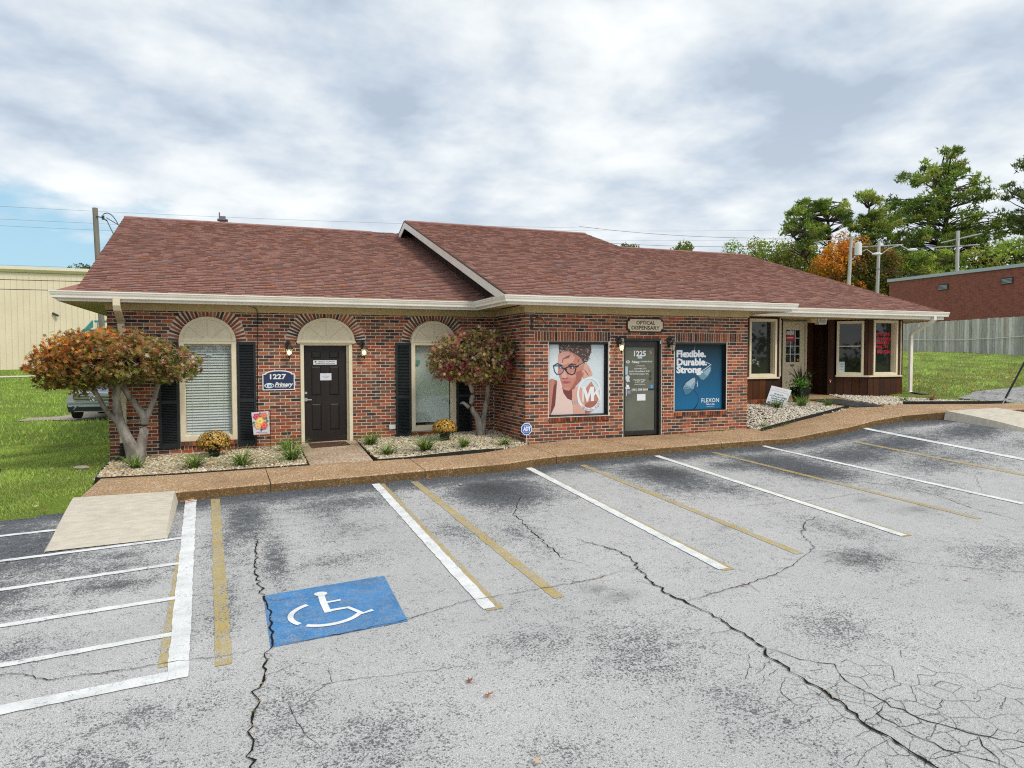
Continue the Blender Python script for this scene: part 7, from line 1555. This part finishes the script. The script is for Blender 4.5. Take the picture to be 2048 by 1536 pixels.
broad('dark treetop over the tan metal building', 165, 85, h5, 16, 60, [(.06, .10, .03), (.09, .13, .035)], 16, r0=.5, r1=.9)
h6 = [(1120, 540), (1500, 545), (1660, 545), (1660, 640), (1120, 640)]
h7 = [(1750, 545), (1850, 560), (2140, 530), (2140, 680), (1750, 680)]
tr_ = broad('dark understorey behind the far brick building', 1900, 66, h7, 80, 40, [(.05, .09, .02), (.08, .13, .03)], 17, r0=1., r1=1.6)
# distant belt of trees round the horizon so the land does not end in a bare line
bp_ = []; rg = np.random.default_rng(4)
for k in range(900):
    a = rg.uniform(0, 6.283); D_ = rg.uniform(170, 230); x, y = D_*math.sin(a), D_*math.cos(a); bp_.append((x, y, float(G(x, y))+rg.uniform(0, 9)*rg.uniform(.4, 1), rg.uniform(2.5, 4.5)))
A = np.array(bp_); c = np.repeat(A, 28, 0); N = len(c); d = rng.normal(size=(N, 3)); d /= np.linalg.norm(d, axis=1, keepdims=True); P = c[:, :3]+d*c[:, 3:4]; a, b2, n_ = rot_basis(N); s = 1.5
V = np.stack([P-a*s*.5, P-b2*s*.4, P+a*s*.5, P+b2*s*.4], 1).reshape(-1, 3); C = np.repeat(pal([(.09, .13, .035), (.14, .16, .04), (.18, .14, .05)], len(A)), 28, 0)*rng.uniform(.7, 1.2, (N, 1))
fast('distant_woodland', V, np.arange(4*N).reshape(N, 4), np.repeat(C, 4, 0), M_leaf, kind='stuff', label='far belt of autumn woodland on the horizon', category='woodland')

# ================================================================ PARKED SUV
CX, CY = -5.0, 14.6; cz0 = float(G(CX, CY)); car = thing('parked_suv', 'silver-grey SUV parked nose-out on the gravel behind the left maple', 'car', (CX, CY, cz0))
hd_ = R(-8)
def cp(x, y, z): return (CX+x*math.cos(hd_)+y*math.sin(hd_)*-1, CY+x*math.sin(hd_)+y*math.cos(hd_), cz0+z)   # y grows towards the rear
paint = flat('silver_paint', (.40, .44, .50), .22, .7, .35); lowt = flat('lower_trim', (.015, .018, .022), .6); chrome = flat('chrome', (.75, .76, .78), .15, .6, .9); dkt = flat('grille_black', (.012, .014, .02), .35)
ST = [(0.0, [(.0, .42), (.62, .42), (.78, .50), (.84, .62), (.83, .80), (.74, .92), (.0, .98)]), (.25, [(.0, .34), (.80, .34), (.90, .46), (.925, .66), (.90, .86), (.80, .97), (.0, 1.04)]), (1.2, [(.0, .34), (.88, .34), (.92, .46), (.93, .72), (.91, .94), (.84, 1.04), (.0, 1.12)]), (3.6, [(.0, .34), (.88, .34), (.92, .46), (.93, .72), (.91, .95), (.84, 1.05), (.0, 1.08)]), (4.4, [(.0, .36), (.80, .36), (.88, .46), (.90, .72), (.88, .95), (.80, 1.04), (.0, 1.06)]), (4.55, [(.0, .45), (.70, .45), (.80, .52), (.82, .72), (.80, .9), (.7, 1.0), (.0, 1.02)])]
b = MB(); V = []; K = 7
for y_, pr_ in ST:
    full = [(x_, z_) for x_, z_ in pr_]+[(-x_, z_) for x_, z_ in pr_[1:-1][::-1]]; V += [cp(x_, y_, z_) for x_, z_ in full]
NS = 12; b.add(V, [(i*NS+k, i*NS+(k+1) % NS, (i+1)*NS+(k+1) % NS, (i+1)*NS+k) for i in range(len(ST)-1) for k in range(NS)]+[tuple(range(NS)), tuple((len(ST)-1)*NS+k for k in range(NS))[::-1]]); o = b.build('body', paint, smooth=False, bevel=.03); attach(o, car)
b = MB(); rf_ = [(1.05, .78, 1.10), (1.75, .64, 1.62), (3.3, .64, 1.66), (4.3, .66, 1.50), (4.5, .74, 1.05)]
V = [];
for y_, hw, z_ in rf_: V += [cp(-hw, y_, z_), cp(hw, y_, z_)]
V += [cp(-.82, 1.05, 1.08), cp(.82, 1.05, 1.08), cp(.80, 4.5, 1.03), cp(-.80, 4.5, 1.03)]
b.add(V, [(0, 1, 3, 2), (2, 3, 5, 4), (4, 5, 7, 6), (6, 7, 9, 8), (10, 0, 2, 4, 6, 8, 13), (11, 12, 9, 7, 5, 3, 1)]); attach(b.build('cabin', flat('car_glass', (.03, .04, .05), .08, .8), bevel=.02), car)
b = MB(); b.hexa([cp(-.60, 1.72, 1.61), cp(.60, 1.72, 1.61), cp(.62, 4.2, 1.56), cp(-.62, 4.2, 1.56), cp(-.56, 1.85, 1.66), cp(.56, 1.85, 1.66), cp(.58, 4.1, 1.68), cp(-.58, 4.1, 1.68)]); attach(b.build('roof', paint, bevel=.02), car)
b = MB(); b.prism([cp(-.58, -.015, .70), cp(.58, -.015, .70), cp(.66, -.0, .88), cp(-.66, -.0, .88)], Vector(cp(0, .08, 0))-Vector(cp(0, 0, 0))); attach(b.build('grille', dkt), car)
for zc, hw in ((.735, .60), (.79, .62), (.845, .64)):
    b = MB(); b.hexa([cp(-hw, -.035, zc-.011), cp(hw, -.035, zc-.011), cp(hw, .02, zc-.011), cp(-hw, .02, zc-.011), cp(-hw, -.035, zc+.011), cp(hw, -.035, zc+.011), cp(hw, .02, zc+.011), cp(-hw, .02, zc+.011)]); attach(b.build('grille_bar', chrome), car)
b = MB(); n_ = 20; ring = [cp(.095*math.cos(2*math.pi*k/n_), -.05, .79+.095*math.sin(2*math.pi*k/n_)) for k in range(n_+1)]; b.tube(ring, .012, 6, cap=False); b.tube([cp(-.055, -.05, .86), cp(-.0, -.05, .79), cp(.055, -.05, .86)], .011, 5); b.tube([cp(-.08, -.05, .83), cp(-.035, -.05, .71), cp(0, -.05, .775), cp(.035, -.05, .71), cp(.08, -.05, .83)], .011, 5); attach(b.build('emblem', chrome), car)
for s_ in (-1, 1):
    b = MB(); q = [cp(s_*.60, -.01, .72), cp(s_*.86, .10, .74), cp(s_*.91, .28, .82), cp(s_*.86, .22, .91), cp(s_*.62, .02, .87)]; b.prism(q, (0, .06, 0)); attach(b.build('headlight', flat('headlight_glass', (.50, .56, .62), .12, .8)), car)
    b = MB(); b.prism([cp(s_*.55, -.03, .46), cp(s_*.86, .06, .38), cp(s_*.90, .10, .60), cp(s_*.84, .03, .63)], (0, .08, 0)); attach(b.build('bumper_intake', dkt), car)
    b = MB(); b.tube([cp(s_*.86, .03, .39), cp(s_*.62, -.03, .41), cp(s_*.50, -.045, .55)], .028, 6); attach(b.build('bumper_trim', flat('trim_silver', (.30, .36, .40), .3, .5, .5)), car)
    for y_ in (.92, 3.62):
        w = empty_part('wheel', car); w.matrix_parent_inverse = Matrix.Translation(car.location).inverted()
        b = MB(); b.prism([cp(s_*.72, y_+.355*math.cos(k*math.pi/12), .355+.355*math.sin(k*math.pi/12)) for k in range(24)], Vector(cp(s_*.93, 0, 0))-Vector(cp(s_*.72, 0, 0))); b.build('tyre', M_blackpl, w)
        b = MB(); b.prism([cp(s_*.90, y_+.23*math.cos(k*math.pi/9), .355+.23*math.sin(k*math.pi/9)) for k in range(18)], Vector(cp(s_*.94, 0, 0))-Vector(cp(s_*.90, 0, 0))); b.build('rim', M_steel, w)
    b = MB(); b.prism([cp(s_*.92, 1.25, 1.02), cp(s_*1.10, 1.22, 1.02), cp(s_*1.10, 1.25, 1.16), cp(s_*.92, 1.28, 1.14)], (0, .12, 0)); attach(b.build('side_mirror', paint), car)
b = MB(); b.hexa([cp(-.80, -.045, .30), cp(.80, -.045, .30), cp(.84, .3, .28), cp(-.84, .3, .28), cp(-.82, -.05, .50), cp(.82, -.05, .50), cp(.86, .3, .45), cp(-.86, .3, .45)]); attach(b.build('lower_bumper', lowt, bevel=.02), car)
b = MB(); b.hexa([cp(-.62, -.065, .315), cp(.62, -.065, .315), cp(.62, 0, .315), cp(-.62, 0, .315), cp(-.60, -.065, .335), cp(.60, -.065, .335), cp(.60, 0, .335), cp(-.60, 0, .335)]); attach(b.build('skid_strip', chrome), car)
b = MB(); b.hexa([cp(-.84, -.03, .605), cp(.84, -.03, .605), cp(.88, .1, .60), cp(-.88, .1, .60), cp(-.80, -.045, .685), cp(.80, -.045, .685), cp(.84, .05, .69), cp(-.84, .05, .69)]); attach(b.build('bumper', paint, bevel=.015), car)
